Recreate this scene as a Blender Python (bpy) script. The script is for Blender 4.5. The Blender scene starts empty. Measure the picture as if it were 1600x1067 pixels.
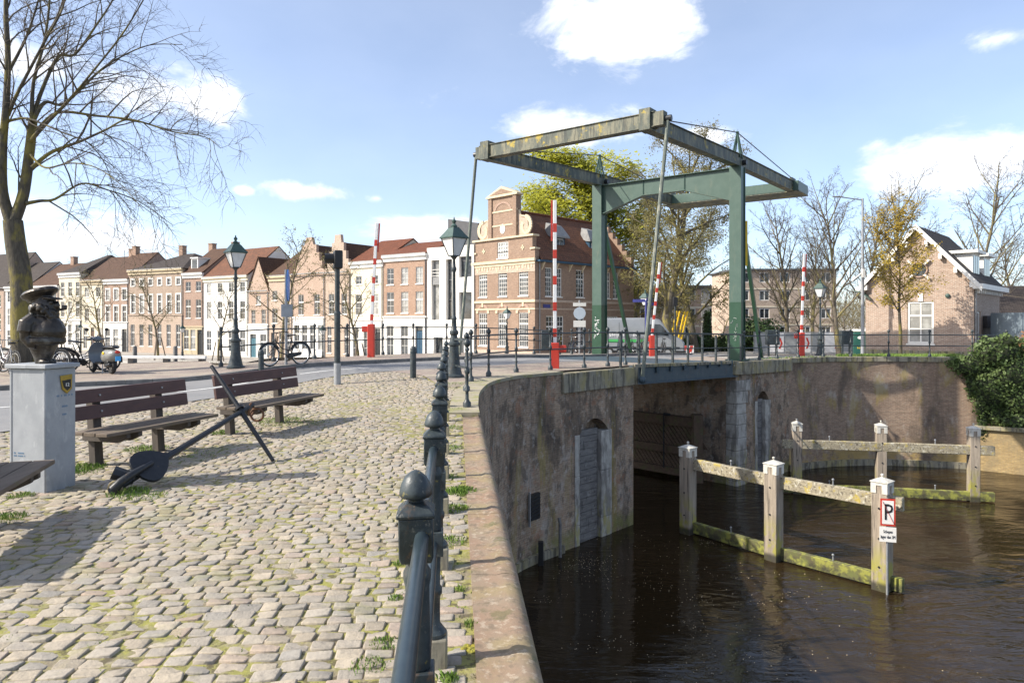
import bpy, bmesh, math, random
import numpy as np
from mathutils import Vector, Matrix
random.seed(7); RNG = np.random.default_rng(7)
S = bpy.context.scene
COL = S.collection
# ------------------------------------------------------------------ camera
F = 1067.0; CZ = 1.7; HOR = 500.0
cd = bpy.data.cameras.new('camera'); cam = bpy.data.objects.new('camera', cd); COL.objects.link(cam)
cam.location = (0, 0, CZ); cam.rotation_euler = (math.radians(90), 0, 0)
cd.sensor_width = 36.0; cd.lens = 24.0; cd.shift_y = -0.0209; cd.clip_start = 0.05; cd.clip_end = 6000
S.camera = cam
# ------------------------------------------------------------------ sun and sky
SUN_EL = math.radians(38)
sd = Vector((-0.975 * math.cos(SUN_EL), -0.22 * math.cos(SUN_EL), math.sin(SUN_EL)))
sl = bpy.data.lights.new('sun', 'SUN'); sl.energy = 4.1; sl.angle = math.radians(0.6); sl.color = (1, 0.93, 0.82)
so = bpy.data.objects.new('sun', sl); COL.objects.link(so); so.location = (-30, -10, 40)
so.rotation_euler = (-sd).to_track_quat('-Z', 'Y').to_euler()
S.view_settings.view_transform = 'Standard'; S.view_settings.look = 'None'
S.view_settings.exposure = 0.88; S.view_settings.gamma = 1
SKY_STRENGTH = 0.15
wd = bpy.data.worlds.new('World'); S.world = wd; wd.use_nodes = True
nt = wd.node_tree; nt.nodes.clear()
def wn(t, **k):
    n = nt.nodes.new(t)
    for a, b in k.items(): setattr(n, a, b)
    return n
def wmath(op, a, b=None, clamp=False):
    n = wn('ShaderNodeMath', operation=op, use_clamp=clamp)
    for i, s in enumerate((a, b)):
        if s is None: continue
        if isinstance(s, (int, float)): n.inputs[i].default_value = s
        else: nt.links.new(s, n.inputs[i])
    return n.outputs[0]
sky = wn('ShaderNodeTexSky', sky_type='NISHITA', sun_disc=False)
sky.sun_elevation = SUN_EL; sky.sun_rotation = math.atan2(sd.x, sd.y)
sky.air_density = 0.7; sky.dust_density = 1.3; sky.ozone_density = 1.0; sky.altitude = 0
tc = wn('ShaderNodeTexCoord')
nz = wn('ShaderNodeTexNoise'); nz.inputs['Scale'].default_value = 7.0; nz.inputs['Detail'].default_value = 9; nz.inputs['Roughness'].default_value = .62; nz.inputs['Distortion'].default_value = .35
mp = wn('ShaderNodeMapping'); mp.inputs['Scale'].default_value = (1, 1, 2.0)
nt.links.new(tc.outputs['Generated'], mp.inputs['Vector']); nt.links.new(mp.outputs[0], nz.inputs['Vector'])
# cumulus: soft ellipsoidal cores in the sky's own directions, broken up by fractal noise
CLOUDS = [(985, 45, 150, 58), (900, 72, 70, 26), (1560, 60, 70, 26), (890, 205, 110, 32), (1110, 215, 70, 22), (1530, 255, 150, 62), (1430, 262, 60, 22),
          (320, 165, 50, 28), (210, 150, 110, 45), (480, 300, 80, 18), (382, 298, 18, 9), (645, 355, 105, 34), (700, 400, 120, 30),
          (130, 375, 170, 42), (20, 330, 90, 30), (590, 310, 26, 11), (60, 100, 90, 40), (-250, 120, 200, 70), (1850, 150, 170, 60), (2050, 330, 200, 60)]
core = None
for (px, py, hw, hh) in CLOUDS:
    c = Vector(((px - 800) / F, 1, (HOR - py) / F)); L = c.length; c = c / L
    sw = hw / F / L; sh = hh / F / L
    m = wn('ShaderNodeVectorMath', operation='SUBTRACT'); nt.links.new(tc.outputs['Generated'], m.inputs[0]); m.inputs[1].default_value = c
    k = wn('ShaderNodeVectorMath', operation='MULTIPLY'); nt.links.new(m.outputs[0], k.inputs[0]); k.inputs[1].default_value = (1 / sw, 1 / sw, 1 / sh)
    l = wn('ShaderNodeVectorMath', operation='LENGTH'); nt.links.new(k.outputs[0], l.inputs[0])
    v = wmath('SUBTRACT', 1.0, l.outputs['Value'])
    core = v if core is None else wmath('MAXIMUM', core, v)
# the same kind of scattered cumulus over the rest of the sky, behind the photographer
n2 = wn('ShaderNodeTexNoise'); n2.inputs['Scale'].default_value = 2.3; n2.inputs['Detail'].default_value = 3
nt.links.new(mp.outputs[0], n2.inputs['Vector'])
sx = wn('ShaderNodeSeparateXYZ'); nt.links.new(tc.outputs['Generated'], sx.inputs[0])
back = wmath('SUBTRACT', wmath('MULTIPLY', wmath('SUBTRACT', n2.outputs['Fac'], .56), 6.0), wmath('MULTIPLY', wmath('ADD', sx.outputs['Y'], .05), 8.0, True))
core = wmath('MAXIMUM', core, back); core = wmath('MAXIMUM', core, -1.0)
cv = wmath('ADD', core, wmath('MULTIPLY', wmath('SUBTRACT', nz.outputs['Fac'], .5), 3.4))
mr = wn('ShaderNodeMapRange', interpolation_type='SMOOTHSTEP'); nt.links.new(cv, mr.inputs['Value'])
mr.inputs['From Min'].default_value = -.02; mr.inputs['From Max'].default_value = .75
cm = wmath('MULTIPLY', mr.outputs[0], .93)
# thin high veil that pales the blue
veil = wmath('ADD', wmath('MULTIPLY', cm, .83), .15, True)
mx = wn('ShaderNodeMix', data_type='RGBA'); nt.links.new(veil, mx.inputs['Factor'])
nt.links.new(sky.outputs[0], mx.inputs['A']); n3 = wn('ShaderNodeTexNoise'); n3.inputs['Scale'].default_value = 9; n3.inputs['Detail'].default_value = 5; nt.links.new(mp.outputs[0], n3.inputs['Vector'])
cc = wn('ShaderNodeMix', data_type='RGBA'); nt.links.new(n3.outputs['Fac'], cc.inputs['Factor']); cc.inputs['A'].default_value = (3.7, 3.9, 4.3, 1); cc.inputs['B'].default_value = (6.0, 6.05, 6.2, 1)
nt.links.new(cc.outputs['Result'], mx.inputs['B'])
bg = wn('ShaderNodeBackground'); bg.inputs['Strength'].default_value = SKY_STRENGTH
nt.links.new(mx.outputs['Result'], bg.inputs['Color'])
wo = wn('ShaderNodeOutputWorld'); nt.links.new(bg.outputs[0], wo.inputs['Surface'])

# ------------------------------------------------------------------ helpers
def sstep(x, a, b):
    t = min(1.0, max(0.0, (x - a) / (b - a))); return t * t * (3 - 2 * t)
def gz(x, y):
    s = (x - 1.5) * .7 + (y - 19.9) * .715
    h = .2 * sstep(s, -9, -4) * (1 - sstep(s, 3, 10))
    if y > 50 and x < 0: return h - 1.4 * sstep(y, 30, 58) - 1.4 * sstep(-x, 2, 9) * sstep(y, 50, 58)
    return h - 1.4 * sstep(y, 30, 60)
def W(px, py, Y): return Vector(((px - 800) / F * Y, Y, CZ - (py - HOR) / F * Y))
def G(px, py):
    z = 0.0
    for i in range(30):
        Y = F * (CZ - z) / (py - HOR); z = .5 * z + .5 * gz((px - 800) / F * Y, Y)
    return Vector(((px - 800) / F * Y, Y, gz((px - 800) / F * Y, Y)))
def V(*a): return Vector(a)
def catmull(P, n=6):
    P = [Vector(p) for p in P]; out = []
    for i in range(len(P) - 1):
        p0 = P[max(i - 1, 0)]; p1 = P[i]; p2 = P[i + 1]; p3 = P[min(i + 2, len(P) - 1)]
        for k in range(n):
            t = k / n
            out.append(.5 * ((2 * p1) + (p2 - p0) * t + (2 * p0 - 5 * p1 + 4 * p2 - p3) * t * t + (3 * p1 - p0 - 3 * p2 + p3) * t ** 3))
    out.append(P[-1]); return out
class MB:
    def __init__(s): s.v = []; s.f = []; s.uv = {}
    def add(s, vs, fs):
        o = len(s.v); s.v += [tuple(p) for p in vs]; s.f += [tuple(i + o for i in f) for f in fs]; return s
    def quad(s, a, b, c, d): return s.add([a, b, c, d], [(0, 1, 2, 3)])
    def poly(s, pts): return s.add(pts, [tuple(range(len(pts)))])
    def box(s, x0, x1, y0, y1, z0, z1):
        return s.add([(x0, y0, z0), (x1, y0, z0), (x1, y1, z0), (x0, y1, z0), (x0, y0, z1), (x1, y0, z1), (x1, y1, z1), (x0, y1, z1)],
                     [(0, 3, 2, 1), (4, 5, 6, 7), (0, 1, 5, 4), (1, 2, 6, 5), (2, 3, 7, 6), (3, 0, 4, 7)])
    def bar(s, p, q, w, h, up=(0, 0, 1)):
        p = Vector(p); q = Vector(q); d = (q - p).normalized(); up = Vector(up)
        if abs(d.dot(up)) > .98: up = Vector((1, 0, 0))
        a = d.cross(up).normalized(); b = a.cross(d)
        c = [-a * w / 2 - b * h / 2, a * w / 2 - b * h / 2, a * w / 2 + b * h / 2, -a * w / 2 + b * h / 2]
        return s.add([p + k for k in c] + [q + k for k in c], [(3, 2, 1, 0), (4, 5, 6, 7), (0, 1, 5, 4), (1, 2, 6, 5), (2, 3, 7, 6), (3, 0, 4, 7)])
    def prism(s, pts, vec):
        n = len(pts); vec = Vector(vec); a = [Vector(p) for p in pts]
        return s.add(a + [p + vec for p in a], [tuple(range(n - 1, -1, -1)), tuple(range(n, 2 * n))] + [(i, (i + 1) % n, n + (i + 1) % n, n + i) for i in range(n)])
    def loft(s, rings, cap=True):
        n = len(rings[0]); vs = [p for r in rings for p in r]; fs = []
        for i in range(len(rings) - 1):
            for j in range(n):
                fs.append((i * n + j, i * n + (j + 1) % n, (i + 1) * n + (j + 1) % n, (i + 1) * n + j))
        if cap: fs.append(tuple(range(n - 1, -1, -1))); fs.append(tuple((len(rings) - 1) * n + j for j in range(n)))
        return s.add(vs, fs)
    def tube(s, pts, r, n=8, cap=True):
        pts = [Vector(p) for p in pts]
        if not hasattr(r, '__len__'): r = [r] * len(pts)
        rings = []; pa = None
        for i, p in enumerate(pts):
            d = (pts[min(i + 1, len(pts) - 1)] - pts[max(i - 1, 0)])
            d = d.normalized() if d.length > 1e-9 else Vector((0, 0, 1))
            if pa is None:
                pa = d.cross(Vector((0, 0, 1)))
                if pa.length < .05: pa = d.cross(Vector((1, 0, 0)))
            a = (pa - d * pa.dot(d)).normalized(); pa = a; b = d.cross(a)
            rings.append([p + (a * math.cos(2 * math.pi * k / n) + b * math.sin(2 * math.pi * k / n)) * r[i] for k in range(n)])
        return s.loft(rings, cap)
    def lathe(s, prof, c=(0, 0, 0), n=12, square=False, rot=0):
        c = Vector(c); rings = []
        for r, z in prof:
            if square: rings.append([c + Vector((r * math.sqrt(2) * math.cos(rot + math.pi / 4 + k * math.pi / 2), r * math.sqrt(2) * math.sin(rot + math.pi / 4 + k * math.pi / 2), z)) for k in range(4)])
            else: rings.append([c + Vector((r * math.cos(2 * math.pi * k / n), r * math.sin(2 * math.pi * k / n), z)) for k in range(n)])
        return s.loft(rings)
    def sphere(s, c, r, n=10, m=6, sc=(1, 1, 1)):
        c = Vector(c); rings = []
        for i in range(m + 1):
            t = math.pi * i / m - math.pi / 2
            rr = max(math.cos(t), .02)
            rings.append([c + Vector((r * sc[0] * rr * math.cos(2 * math.pi * k / n), r * sc[1] * rr * math.sin(2 * math.pi * k / n), r * sc[2] * math.sin(t))) for k in range(n)])
        return s.loft(rings)
    def torus(s, c, R, r, axis='y', n=24, m=6):
        c = Vector(c); pts = []
        for k in range(n):
            a = 2 * math.pi * k / n
            ring = []
            for j in range(m):
                b = 2 * math.pi * j / m; q = R + r * math.cos(b); h = r * math.sin(b)
                p = {'y': Vector((q * math.cos(a), h, q * math.sin(a))), 'x': Vector((h, q * math.cos(a), q * math.sin(a))), 'z': Vector((q * math.cos(a), q * math.sin(a), h))}[axis]
                ring.append(c + p)
            pts.append(ring)
        return s.loft(pts + [pts[0]], False)
    def mesh(s, name, smooth=30):
        me = bpy.data.meshes.new(name); me.from_pydata(s.v, [], s.f); me.validate(); me.update()
        bm = bmesh.new(); bm.from_mesh(me); bmesh.ops.remove_doubles(bm, verts=bm.verts, dist=1e-5)
        bmesh.ops.recalc_face_normals(bm, faces=bm.faces)
        uv = bm.loops.layers.uv.new('UVMap')
        for f in bm.faces:
            n = f.normal
            if abs(n.z) > .93: t = Vector((1, 0, 0)); b = Vector((0, 1, 0))
            else:
                t = Vector((0, 0, 1)).cross(n).normalized(); b = n.cross(t)
            for l in f.loops: l[uv].uv = (l.vert.co.dot(t), l.vert.co.dot(b))
        bm.to_mesh(me); bm.free()
        if smooth:
            for p in me.polygons: p.use_smooth = True
            me.set_sharp_from_angle(angle=math.radians(smooth))
        return me
    def build(s, name, mat, parent=None, smooth=30, bevel=0, kind=None):
        me = s.mesh(name, smooth); me.materials.append(mat)
        return link(name, me, parent, bevel, kind)
def link(name, me, parent=None, bevel=0, kind=None):
    o = bpy.data.objects.new(name, me); COL.objects.link(o)
    if parent: o.parent = parent
    if bevel:
        b = o.modifiers.new('bevel', 'BEVEL'); b.width = bevel; b.segments = 2; b.limit_method = 'ANGLE'; b.angle_limit = math.radians(40)
    if kind: o['kind'] = kind
    return o
def tag(o, label, cat, group=None):
    o['label'] = label; o['category'] = cat
    if group: o['group'] = group
    return o
def thing(name, label, cat, loc=(0, 0, 0), rz=0, group=None):
    o = bpy.data.objects.new(name, None); COL.objects.link(o); o.empty_display_size = .1
    o.location = loc; o.rotation_euler = (0, 0, rz); return tag(o, label, cat, group)
def copy_tree(o, parent=None):
    c = o.copy(); COL.objects.link(c); c.parent = parent
    for ch in o.children: copy_tree(ch, c)
    return c
def text_mesh(name, txt, size, mat, parent, mtx, extrude=.002, align='CENTER'):
    cu = bpy.data.curves.new(name, 'FONT'); cu.body = txt; cu.size = size; cu.extrude = extrude; cu.align_x = align; cu.align_y = 'CENTER'; cu.resolution_u = 2
    t = bpy.data.objects.new(name + '_curve', cu); COL.objects.link(t)
    me = bpy.data.meshes.new_from_object(t); bpy.data.objects.remove(t); bpy.data.curves.remove(cu)
    me.name = name; me.materials.clear(); me.materials.append(mat); me.transform(mtx)
    return link(name, me, parent)

# ------------------------------------------------------------------ materials
def rgb(c): return (c[0], c[1], c[2], 1)
class NT:
    def __init__(s, name):
        s.m = bpy.data.materials.new(name); s.m.use_nodes = True; s.t = s.m.node_tree; s.t.nodes.clear()
        s.b = s.n('ShaderNodeBsdfPrincipled'); s.o = s.n('ShaderNodeOutputMaterial'); s.t.links.new(s.b.outputs[0], s.o.inputs[0])
    def n(s, t, **k):
        n = s.t.nodes.new(t)
        for a, b in k.items(): setattr(n, a, b)
        return n
    def L(s, a, b): s.t.links.new(a, b)
    def inp(s, n, i, v):
        if v is None: return
        if hasattr(v, 'links'): s.L(v, n.inputs[i])
        elif isinstance(v, tuple) and len(v) == 3 and n.inputs[i].type == 'RGBA': n.inputs[i].default_value = rgb(v)
        else: n.inputs[i].default_value = v
    def math(s, op, a, b=None, cl=False):
        n = s.n('ShaderNodeMath', operation=op, use_clamp=cl); s.inp(n, 0, a); s.inp(n, 1, b); return n.outputs[0]
    def mix(s, f, a, b, mode='MIX'):
        n = s.n('ShaderNodeMix', data_type='RGBA', blend_type=mode); s.inp(n, 'Factor', f)
        for k, v in (('A', a), ('B', b)):
            k2 = [i for i in n.inputs if i.name == k and i.type == 'RGBA'][0]
            if hasattr(v, 'links'): s.L(v, k2)
            else: k2.default_value = rgb(v)
        return [o for o in n.outputs if o.type == 'RGBA'][0]
    def pos(s, kind='world', sc=(1, 1, 1)):
        if kind == 'world': v = s.n('ShaderNodeNewGeometry').outputs['Position']
        elif kind == 'uv': v = s.n('ShaderNodeTexCoord').outputs['UV']
        else: v = s.n('ShaderNodeTexCoord').outputs['Object']
        if sc != (1, 1, 1):
            m = s.n('ShaderNodeMapping'); m.inputs['Scale'].default_value = sc; s.L(v, m.inputs[0]); v = m.outputs[0]
        return v
    def noise(s, vec, scale, detail=5, rough=.6, dist=0):
        n = s.n('ShaderNodeTexNoise'); s.inp(n, 'Vector', vec); n.inputs['Scale'].default_value = scale; n.inputs['Detail'].default_value = detail
        n.inputs['Roughness'].default_value = rough; n.inputs['Distortion'].default_value = dist; return n.outputs['Fac']
    def ramp(s, v, lo, hi, a=0.0, b=1.0):
        n = s.n('ShaderNodeMapRange', interpolation_type='SMOOTHSTEP'); s.inp(n, 'Value', v)
        for k, x in (('From Min', lo), ('From Max', hi), ('To Min', a), ('To Max', b)): n.inputs[k].default_value = x
        return n.outputs[0]
    def bump(s, h, strength=.5, dist=.01):
        n = s.n('ShaderNodeBump'); s.inp(n, 'Height', h); n.inputs['Strength'].default_value = strength; n.inputs['Distance'].default_value = dist
        s.L(n.outputs[0], s.b.inputs['Normal'])
    def set(s, color=None, rough=None, metal=None, spec=None):
        s.inp(s.b, 'Base Color', color); s.inp(s.b, 'Roughness', rough); s.inp(s.b, 'Metallic', metal)
        if spec is not None: s.b.inputs['Specular IOR Level'].default_value = spec
        return s.m
    def layers(s, col, layers):
        # layers: (colour, noise scale, lo, hi, amount, stretch xyz[, zlo, zhi]) stains and growth with a shape of their own
        for l in layers:
            v = s.noise(s.pos('world', l[5]), l[1], 6, .65)
            f = s.math('MULTIPLY', s.ramp(v, l[2] - .045, l[3] - .045), l[4])
            if len(l) > 6:
                z = s.n('ShaderNodeSeparateXYZ'); s.L(s.pos(), z.inputs[0]); f = s.math('MULTIPLY', f, s.ramp(z.outputs['Z'], l[6], l[7]))
            col = s.mix(f, col, l[0])
        return col
def MAT(name, c1, c2=None, scale=6, rough=.7, bump=.3, bd=.006, metal=0, spec=.4, layers=(), stretch=(1, 1, 1), kind='world', rnd=0.0, fine=40):
    k = NT(name); p = k.pos(kind, stretch); col = k.mix(k.ramp(k.noise(p, scale), .3, .7), c1, c2 or tuple(x * .8 for x in c1))
    if rnd:
        oi = k.n('ShaderNodeObjectInfo').outputs['Random']
        hs = k.n('ShaderNodeHueSaturation'); k.inp(hs, 'Color', col); k.L(k.math('ADD', k.math('MULTIPLY', oi, rnd), 1 - rnd / 2), hs.inputs['Value']); col = hs.outputs[0]
    col = k.layers(col, layers)
    if bump: k.bump(k.math('ADD', k.noise(p, fine, 4), k.noise(p, scale * 1.7, 3)), bump, bd)
    return k.set(col, rough, metal, spec)
def BRICK(name, c1, c2, mortar, bw=.22, rh=.066, ms=.009, layers=(), rough=.85, bump=.6, vary=.35, scale=1.0):
    k = NT(name); uv = k.pos('uv')
    b = k.n('ShaderNodeTexBrick'); k.L(uv, b.inputs['Vector']); b.inputs['Scale'].default_value = scale
    b.inputs['Brick Width'].default_value = bw; b.inputs['Row Height'].default_value = rh; b.inputs['Mortar Size'].default_value = ms; b.inputs['Mortar Smooth'].default_value = .2
    for i, c in (('Color1', c1), ('Color2', c2), ('Mortar', mortar)): b.inputs[i].default_value = rgb(c)
    b.inputs['Bias'].default_value = 0
    big = k.ramp(k.noise(k.pos(), .9, 5), .3, .7); fine = k.noise(k.pos(), 30, 3)
    col = k.mix(k.math('MULTIPLY', big, vary), b.outputs['Color'], tuple(x * .55 for x in c2)); col = k.mix(k.math('MULTIPLY', fine, .25), col, c1)
    mo = k.noise(k.pos('uv', (1, 2.6, 1)), 3.2, 6, .75); col = k.mix(k.math('MULTIPLY', k.ramp(mo, .42, .62), .45), col, tuple(x * .62 for x in c2)); col = k.mix(k.math('MULTIPLY', k.ramp(k.noise(k.pos('uv', (1, 3, 1)), 6.5, 3, .6), .54, .64), .4), col, tuple(min(1, x * 1.3 + .02) for x in c1))
    col = k.layers(col, layers)
    k.bump(k.math('SUBTRACT', k.math('MULTIPLY', fine, .5), b.outputs['Fac']), bump, .008)
    return k.set(col, rough, 0, .25)
def GLASS(name, c=(.02, .025, .03), rough=.04, c2=None):
    k = NT(name); col = k.mix(k.ramp(k.noise(k.pos(), 1.2, 3), .4, .6), c, c2 or tuple(x * 2.2 for x in c)); return k.set(col, rough, 0, .8)
m_iron = MAT('cast_iron_paint', (.02, .028, .032), (.034, .044, .046), 14, .42, .5, .003, layers=[((.2, .19, .16), 60, .64, .7, .5, (1, 1, 1)), ((.3, .24, .05), 26, .68, .74, .7, (1, 1, 1)), ((.1, .06, .035), 18, .62, .7, .5, (1, 1, .6)), ((.06, .075, .08), 6, .5, .62, .5, (1, 1, 1))])
m_ironrail = MAT('rail_paint', (.022, .034, .042), (.03, .045, .052), 25, .3, .1, .001)
m_green = MAT('green_steel_paint', (.055, .098, .078), (.07, .115, .092), 3, .42, .1, .002, layers=[((.16, .17, .12), 2.5, .6, .75, .35, (1, 1, .25)), ((.6, .6, .55), 30, .8, .83, .5, (1, 1, 1))])
m_greendk = MAT('dark_green_steel', (.016, .055, .03), (.022, .065, .038), 4, .4, .1, .002)
m_arm = MAT('weathered_green_beam', (.06, .075, .06), (.09, .1, .078), 5, .6, .2, .003, layers=[((.25, .23, .15), 3, .5, .66, .6, (1, 1, .35)), ((.42, .31, .03), 2.6, .62, .7, .8, (1, 1, 1)), ((.02, .022, .02), 9, .55, .65, .6, (1.2, 1.2, .1))])
m_blue = MAT('blue_grey_steel', (.035, .06, .08), (.055, .08, .095), 4, .5, .15, .002, layers=[((.35, .36, .35), 14, .68, .74, .5, (2, 2, .2)), ((.12, .07, .035), 5, .62, .75, .4, (1, 1, .3))])
m_capwhite = MAT('worn_white_cap', (.6, .58, .52), (.48, .46, .4), 9, .7, .2, .003, layers=[((.25, .22, .15), 7, .6, .7, .5, (1, 1, .6))])
m_white = MAT('white_paint', (.78, .76, .71), (.72, .7, .65), 3, .6, .08, .002)
m_whitewall = MAT('white_render', (.8, .77, .71), (.72, .69, .63), 1.2, .8, .15, .003, layers=[((.5, .46, .4), 1.6, .62, .8, .35, (1, 1, .25))])
m_cream = MAT('cream_render', (.72, .65, .5), (.64, .57, .44), 1.2, .8, .15, .003, layers=[((.42, .37, .29), 1.6, .6, .8, .35, (1, 1, .25))])
m_creamdk = MAT('ochre_render', (.56, .46, .3), (.5, .41, .28), 1.2, .8, .15, .003)
m_sandstone = MAT('sandstone_trim', (.62, .52, .36), (.52, .43, .3), 4, .8, .2, .003)
m_red = MAT('red_barrier_paint', (.55, .05, .03), (.46, .045, .028), 6, .45, .05, .001)
m_barwhite = MAT('white_barrier_paint', (.8, .8, .78), (.7, .7, .68), 8, .45, .05, .001)
m_asphalt = MAT('asphalt', (.19, .19, .19), (.225, .22, .215), 1.0, .9, .5, .004, fine=160, layers=[((.14, .14, .14), .5, .55, .7, .5, (1, 1, 1))])
m_line = MAT('road_marking_paint', (.78, .78, .75), (.6, .6, .57), 9, .7, .1, .002)
m_kerb = MAT('kerb_stone', (.12, .115, .11), (.2, .19, .175), 4, .8, .3, .004)
m_glass = GLASS('window_glass'); m_glasscurt = GLASS('curtained_glass', (.2, .2, .19), .12, (.35, .35, .33))
m_roofred = BRICK('red_roof_tiles', (.22, .075, .035), (.14, .05, .028), (.05, .025, .018), .24, .32, .03, vary=.5)
m_roofbrown = BRICK('brown_roof_tiles', (.13, .07, .042), (.09, .05, .034), (.035, .024, .018), .24, .32, .03, vary=.5)
m_roofdark = BRICK('dark_roof_tiles', (.075, .06, .052), (.055, .045, .04), (.025, .02, .018), .24, .32, .03, vary=.4)
m_roofwarm = BRICK('mottled_roof_tiles', (.26, .11, .06), (.15, .07, .042), (.04, .025, .018), .24, .3, .03, vary=.6, layers=[((.06, .04, .03), 3, .5, .65, .5, (1, 1, 1)), ((.28, .12, .06), 6, .6, .7, .5, (1, 1, 1))])
m_slate = MAT('slate_cladding', (.07, .07, .075), (.09, .09, .095), 3, .6, .1)
m_lead = MAT('lead_sheet', (.28, .28, .27), (.2, .2, .2), 4, .5, .1)
m_plank_br = MAT('brown_stained_plank', (.1, .05, .042), (.075, .038, .034), 14, .6, .35, .003, stretch=(1, .12, 1), layers=[((.2, .16, .13), 8, .66, .76, .6, (1, .3, 1))])
m_plank_old = MAT('weathered_seat_plank', (.16, .125, .095), (.11, .085, .062), 14, .8, .5, .004, stretch=(1, .12, 1), layers=[((.13, .14, .05), 6, .6, .75, .5, (1, 1, 1))])
m_post_wood = MAT('dark_bench_post', (.085, .07, .058), (.06, .05, .042), 14, .8, .4, .004, stretch=(1, 1, .15))
m_timber = MAT('grey_mooring_timber', (.36, .3, .23), (.22, .185, .145), 9, .85, .6, .008, stretch=(1.4, 1.4, .12), layers=[((.06, .05, .04), 7, .58, .68, .7, (2.5, 2.5, .1)), ((.3, .28, .04), 3, .5, .62, .8, (1, 1, .5), -3.6, -4.5), ((.03, .028, .02), 3, .3, .5, .9, (1, 1, 1), -4.72, -4.86)])
m_beam = MAT('lichen_beam', (.38, .335, .23), (.25, .215, .155), 6, .85, .5, .008, layers=[((.07, .06, .045), 16, .58, .64, .8, (1, 1, 1)), ((.5, .38, .05), 4, .6, .68, .6, (1, 1, 1)), ((.62, .6, .5), 9, .6, .68, .6, (1, 1, 1))])
m_mossbeam = MAT('mossy_beam', (.13, .14, .045), (.1, .085, .05), 5, .85, .5, .008, layers=[((.3, .3, .06), 4, .5, .62, .8, (1, 1, 1)), ((.03, .03, .02), 5, .5, .6, .7, (1, 1, 1), -4.72, -4.9)])
m_concrete = MAT('stained_concrete', (.3, .27, .2), (.22, .2, .15), 3, .85, .4, .006, layers=[((.32, .27, .1), 2.2, .5, .64, .6, (1, 1, .5)), ((.05, .046, .04), 4, .52, .64, .7, (1.5, 1.5, .2)), ((.45, .43, .38), 8, .64, .72, .5, (1, 1, 1))])
m_coping = MAT('red_sandstone_coping', (.25, .165, .11), (.235, .185, .13), 3, .85, .5, .006, layers=[((.26, .21, .1), 2.2, .5, .66, .55, (1, 1, 1)), ((.42, .36, .28), 22, .58, .68, .5, (1, 1, 1)), ((.13, .1, .07), 12, .56, .68, .6, (1, 1, 1)), ((.1, .1, .04), 4, .62, .7, .6, (1, 1, 1))])
m_stone = MAT('pale_quoin_stone', (.42, .4, .36), (.3, .285, .255), 4, .8, .4, .006, layers=[((.1, .09, .08), 4, .5, .62, .6, (1, 1, .3)), ((.34, .3, .08), 3, .5, .65, .7, (1, 1, .4), -3.2, -4.4)])
m_lockwood = MAT('grey_lock_planks', (.19, .18, .17), (.12, .115, .11), 10, .85, .5, .006, stretch=(.3, .3, 1.5), layers=[((.35, .34, .33), 5, .6, .7, .5, (1, 1, 1)), ((.04, .038, .035), 7, .6, .7, .6, (1, 1, .3))])
m_gatewood = MAT('brown_gate_wood', (.13, .085, .055), (.09, .06, .04), 8, .85, .5, .006, layers=[((.1, .11, .04), 3, .55, .68, .6, (1, 1, 1))])
m_sett = None
m_soil = MAT('mossy_joint_soil', (.23, .195, .13), (.18, .15, .1), 14, .95, .8, .008, layers=[((.22, .21, .06), 1.3, .46, .58, .85, (1, 1, 1)), ((.27, .26, .06), 6, .5, .62, .7, (1, 1, 1)), ((.3, .26, .18), 16, .56, .66, .6, (1, 1, 1)), ((.07, .055, .035), 13, .56, .64, .75, (1, 1, 1))])
m_grass = MAT('grass_blades', (.1, .19, .025), (.17, .24, .04), 5, .6, 0)
m_moss = MAT('yellow_moss', (.3, .25, .03), (.17, .18, .035), 20, .95, .9, .02)
m_turf = MAT('turf', (.11, .15, .035), (.2, .2, .07), 3, .9, .5, .02)
m_pave = BRICK('pavement_clinkers', (.36, .28, .23), (.29, .24, .21), (.2, .185, .15), .2, .1, .008, vary=.3, layers=[((.36, .32, .24), 1.5, .5, .65, .6, (1, 1, 1))])
m_sand = MAT('sandy_verge', (.34, .3, .22), (.26, .235, .17), 2.5, .95, .5, .01, layers=[((.22, .22, .07), 2, .55, .66, .7, (1, 1, 1))])
m_quaypave = MAT('far_quay_paving', (.36, .33, .29), (.3, .28, .25), 1.0, .9, .3, .01)
m_bark = MAT('mossy_bark', (.115, .1, .075), (.065, .058, .046), 9, .95, .9, .02, stretch=(1.5, 1.5, .4), layers=[((.24, .2, .045), 1.8, .5, .64, .75, (1, 1, .5))])
m_barkgrey = MAT('grey_brown_bark', (.17, .14, .105), (.1, .085, .065), 6, .95, .5, .02, stretch=(1.5, 1.5, .5), layers=[((.22, .19, .06), 1.2, .5, .64, .7, (1, 1, .5))])
m_twig = MAT('twigs', (.12, .1, .075), (.085, .07, .052), 3, .9, 0)
m_twigwarm = MAT('budding_twigs', (.19, .16, .085), (.14, .12, .07), 1.5, .9, 0)
def LEAF(name, c1, c2, tr=.35):
    k = NT(name); c = k.mix(k.ramp(k.noise(k.pos(), 2.2, 4), .3, .7), c1, c2); k.set(c, .55, 0, .3)
    k.t.links.remove(k.o.inputs[0].links[0])
    t = k.n('ShaderNodeBsdfTranslucent'); k.L(c, t.inputs['Color']); m = k.n('ShaderNodeMixShader'); m.inputs[0].default_value = tr
    k.L(k.b.outputs[0], m.inputs[1]); k.L(t.outputs[0], m.inputs[2]); k.L(m.outputs[0], k.o.inputs[0]); return k.m
m_leafyel = LEAF('young_yellow_green_leaves', (.5, .48, .07), (.38, .4, .05), .5)
m_leaforange = LEAF('ochre_buds', (.42, .29, .045), (.3, .24, .04))
m_leafolive = LEAF('olive_buds', (.23, .2, .07), (.18, .165, .06))
m_leafdark = LEAF('evergreen_leaves', (.035, .07, .018), (.06, .1, .03), .15)
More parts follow.
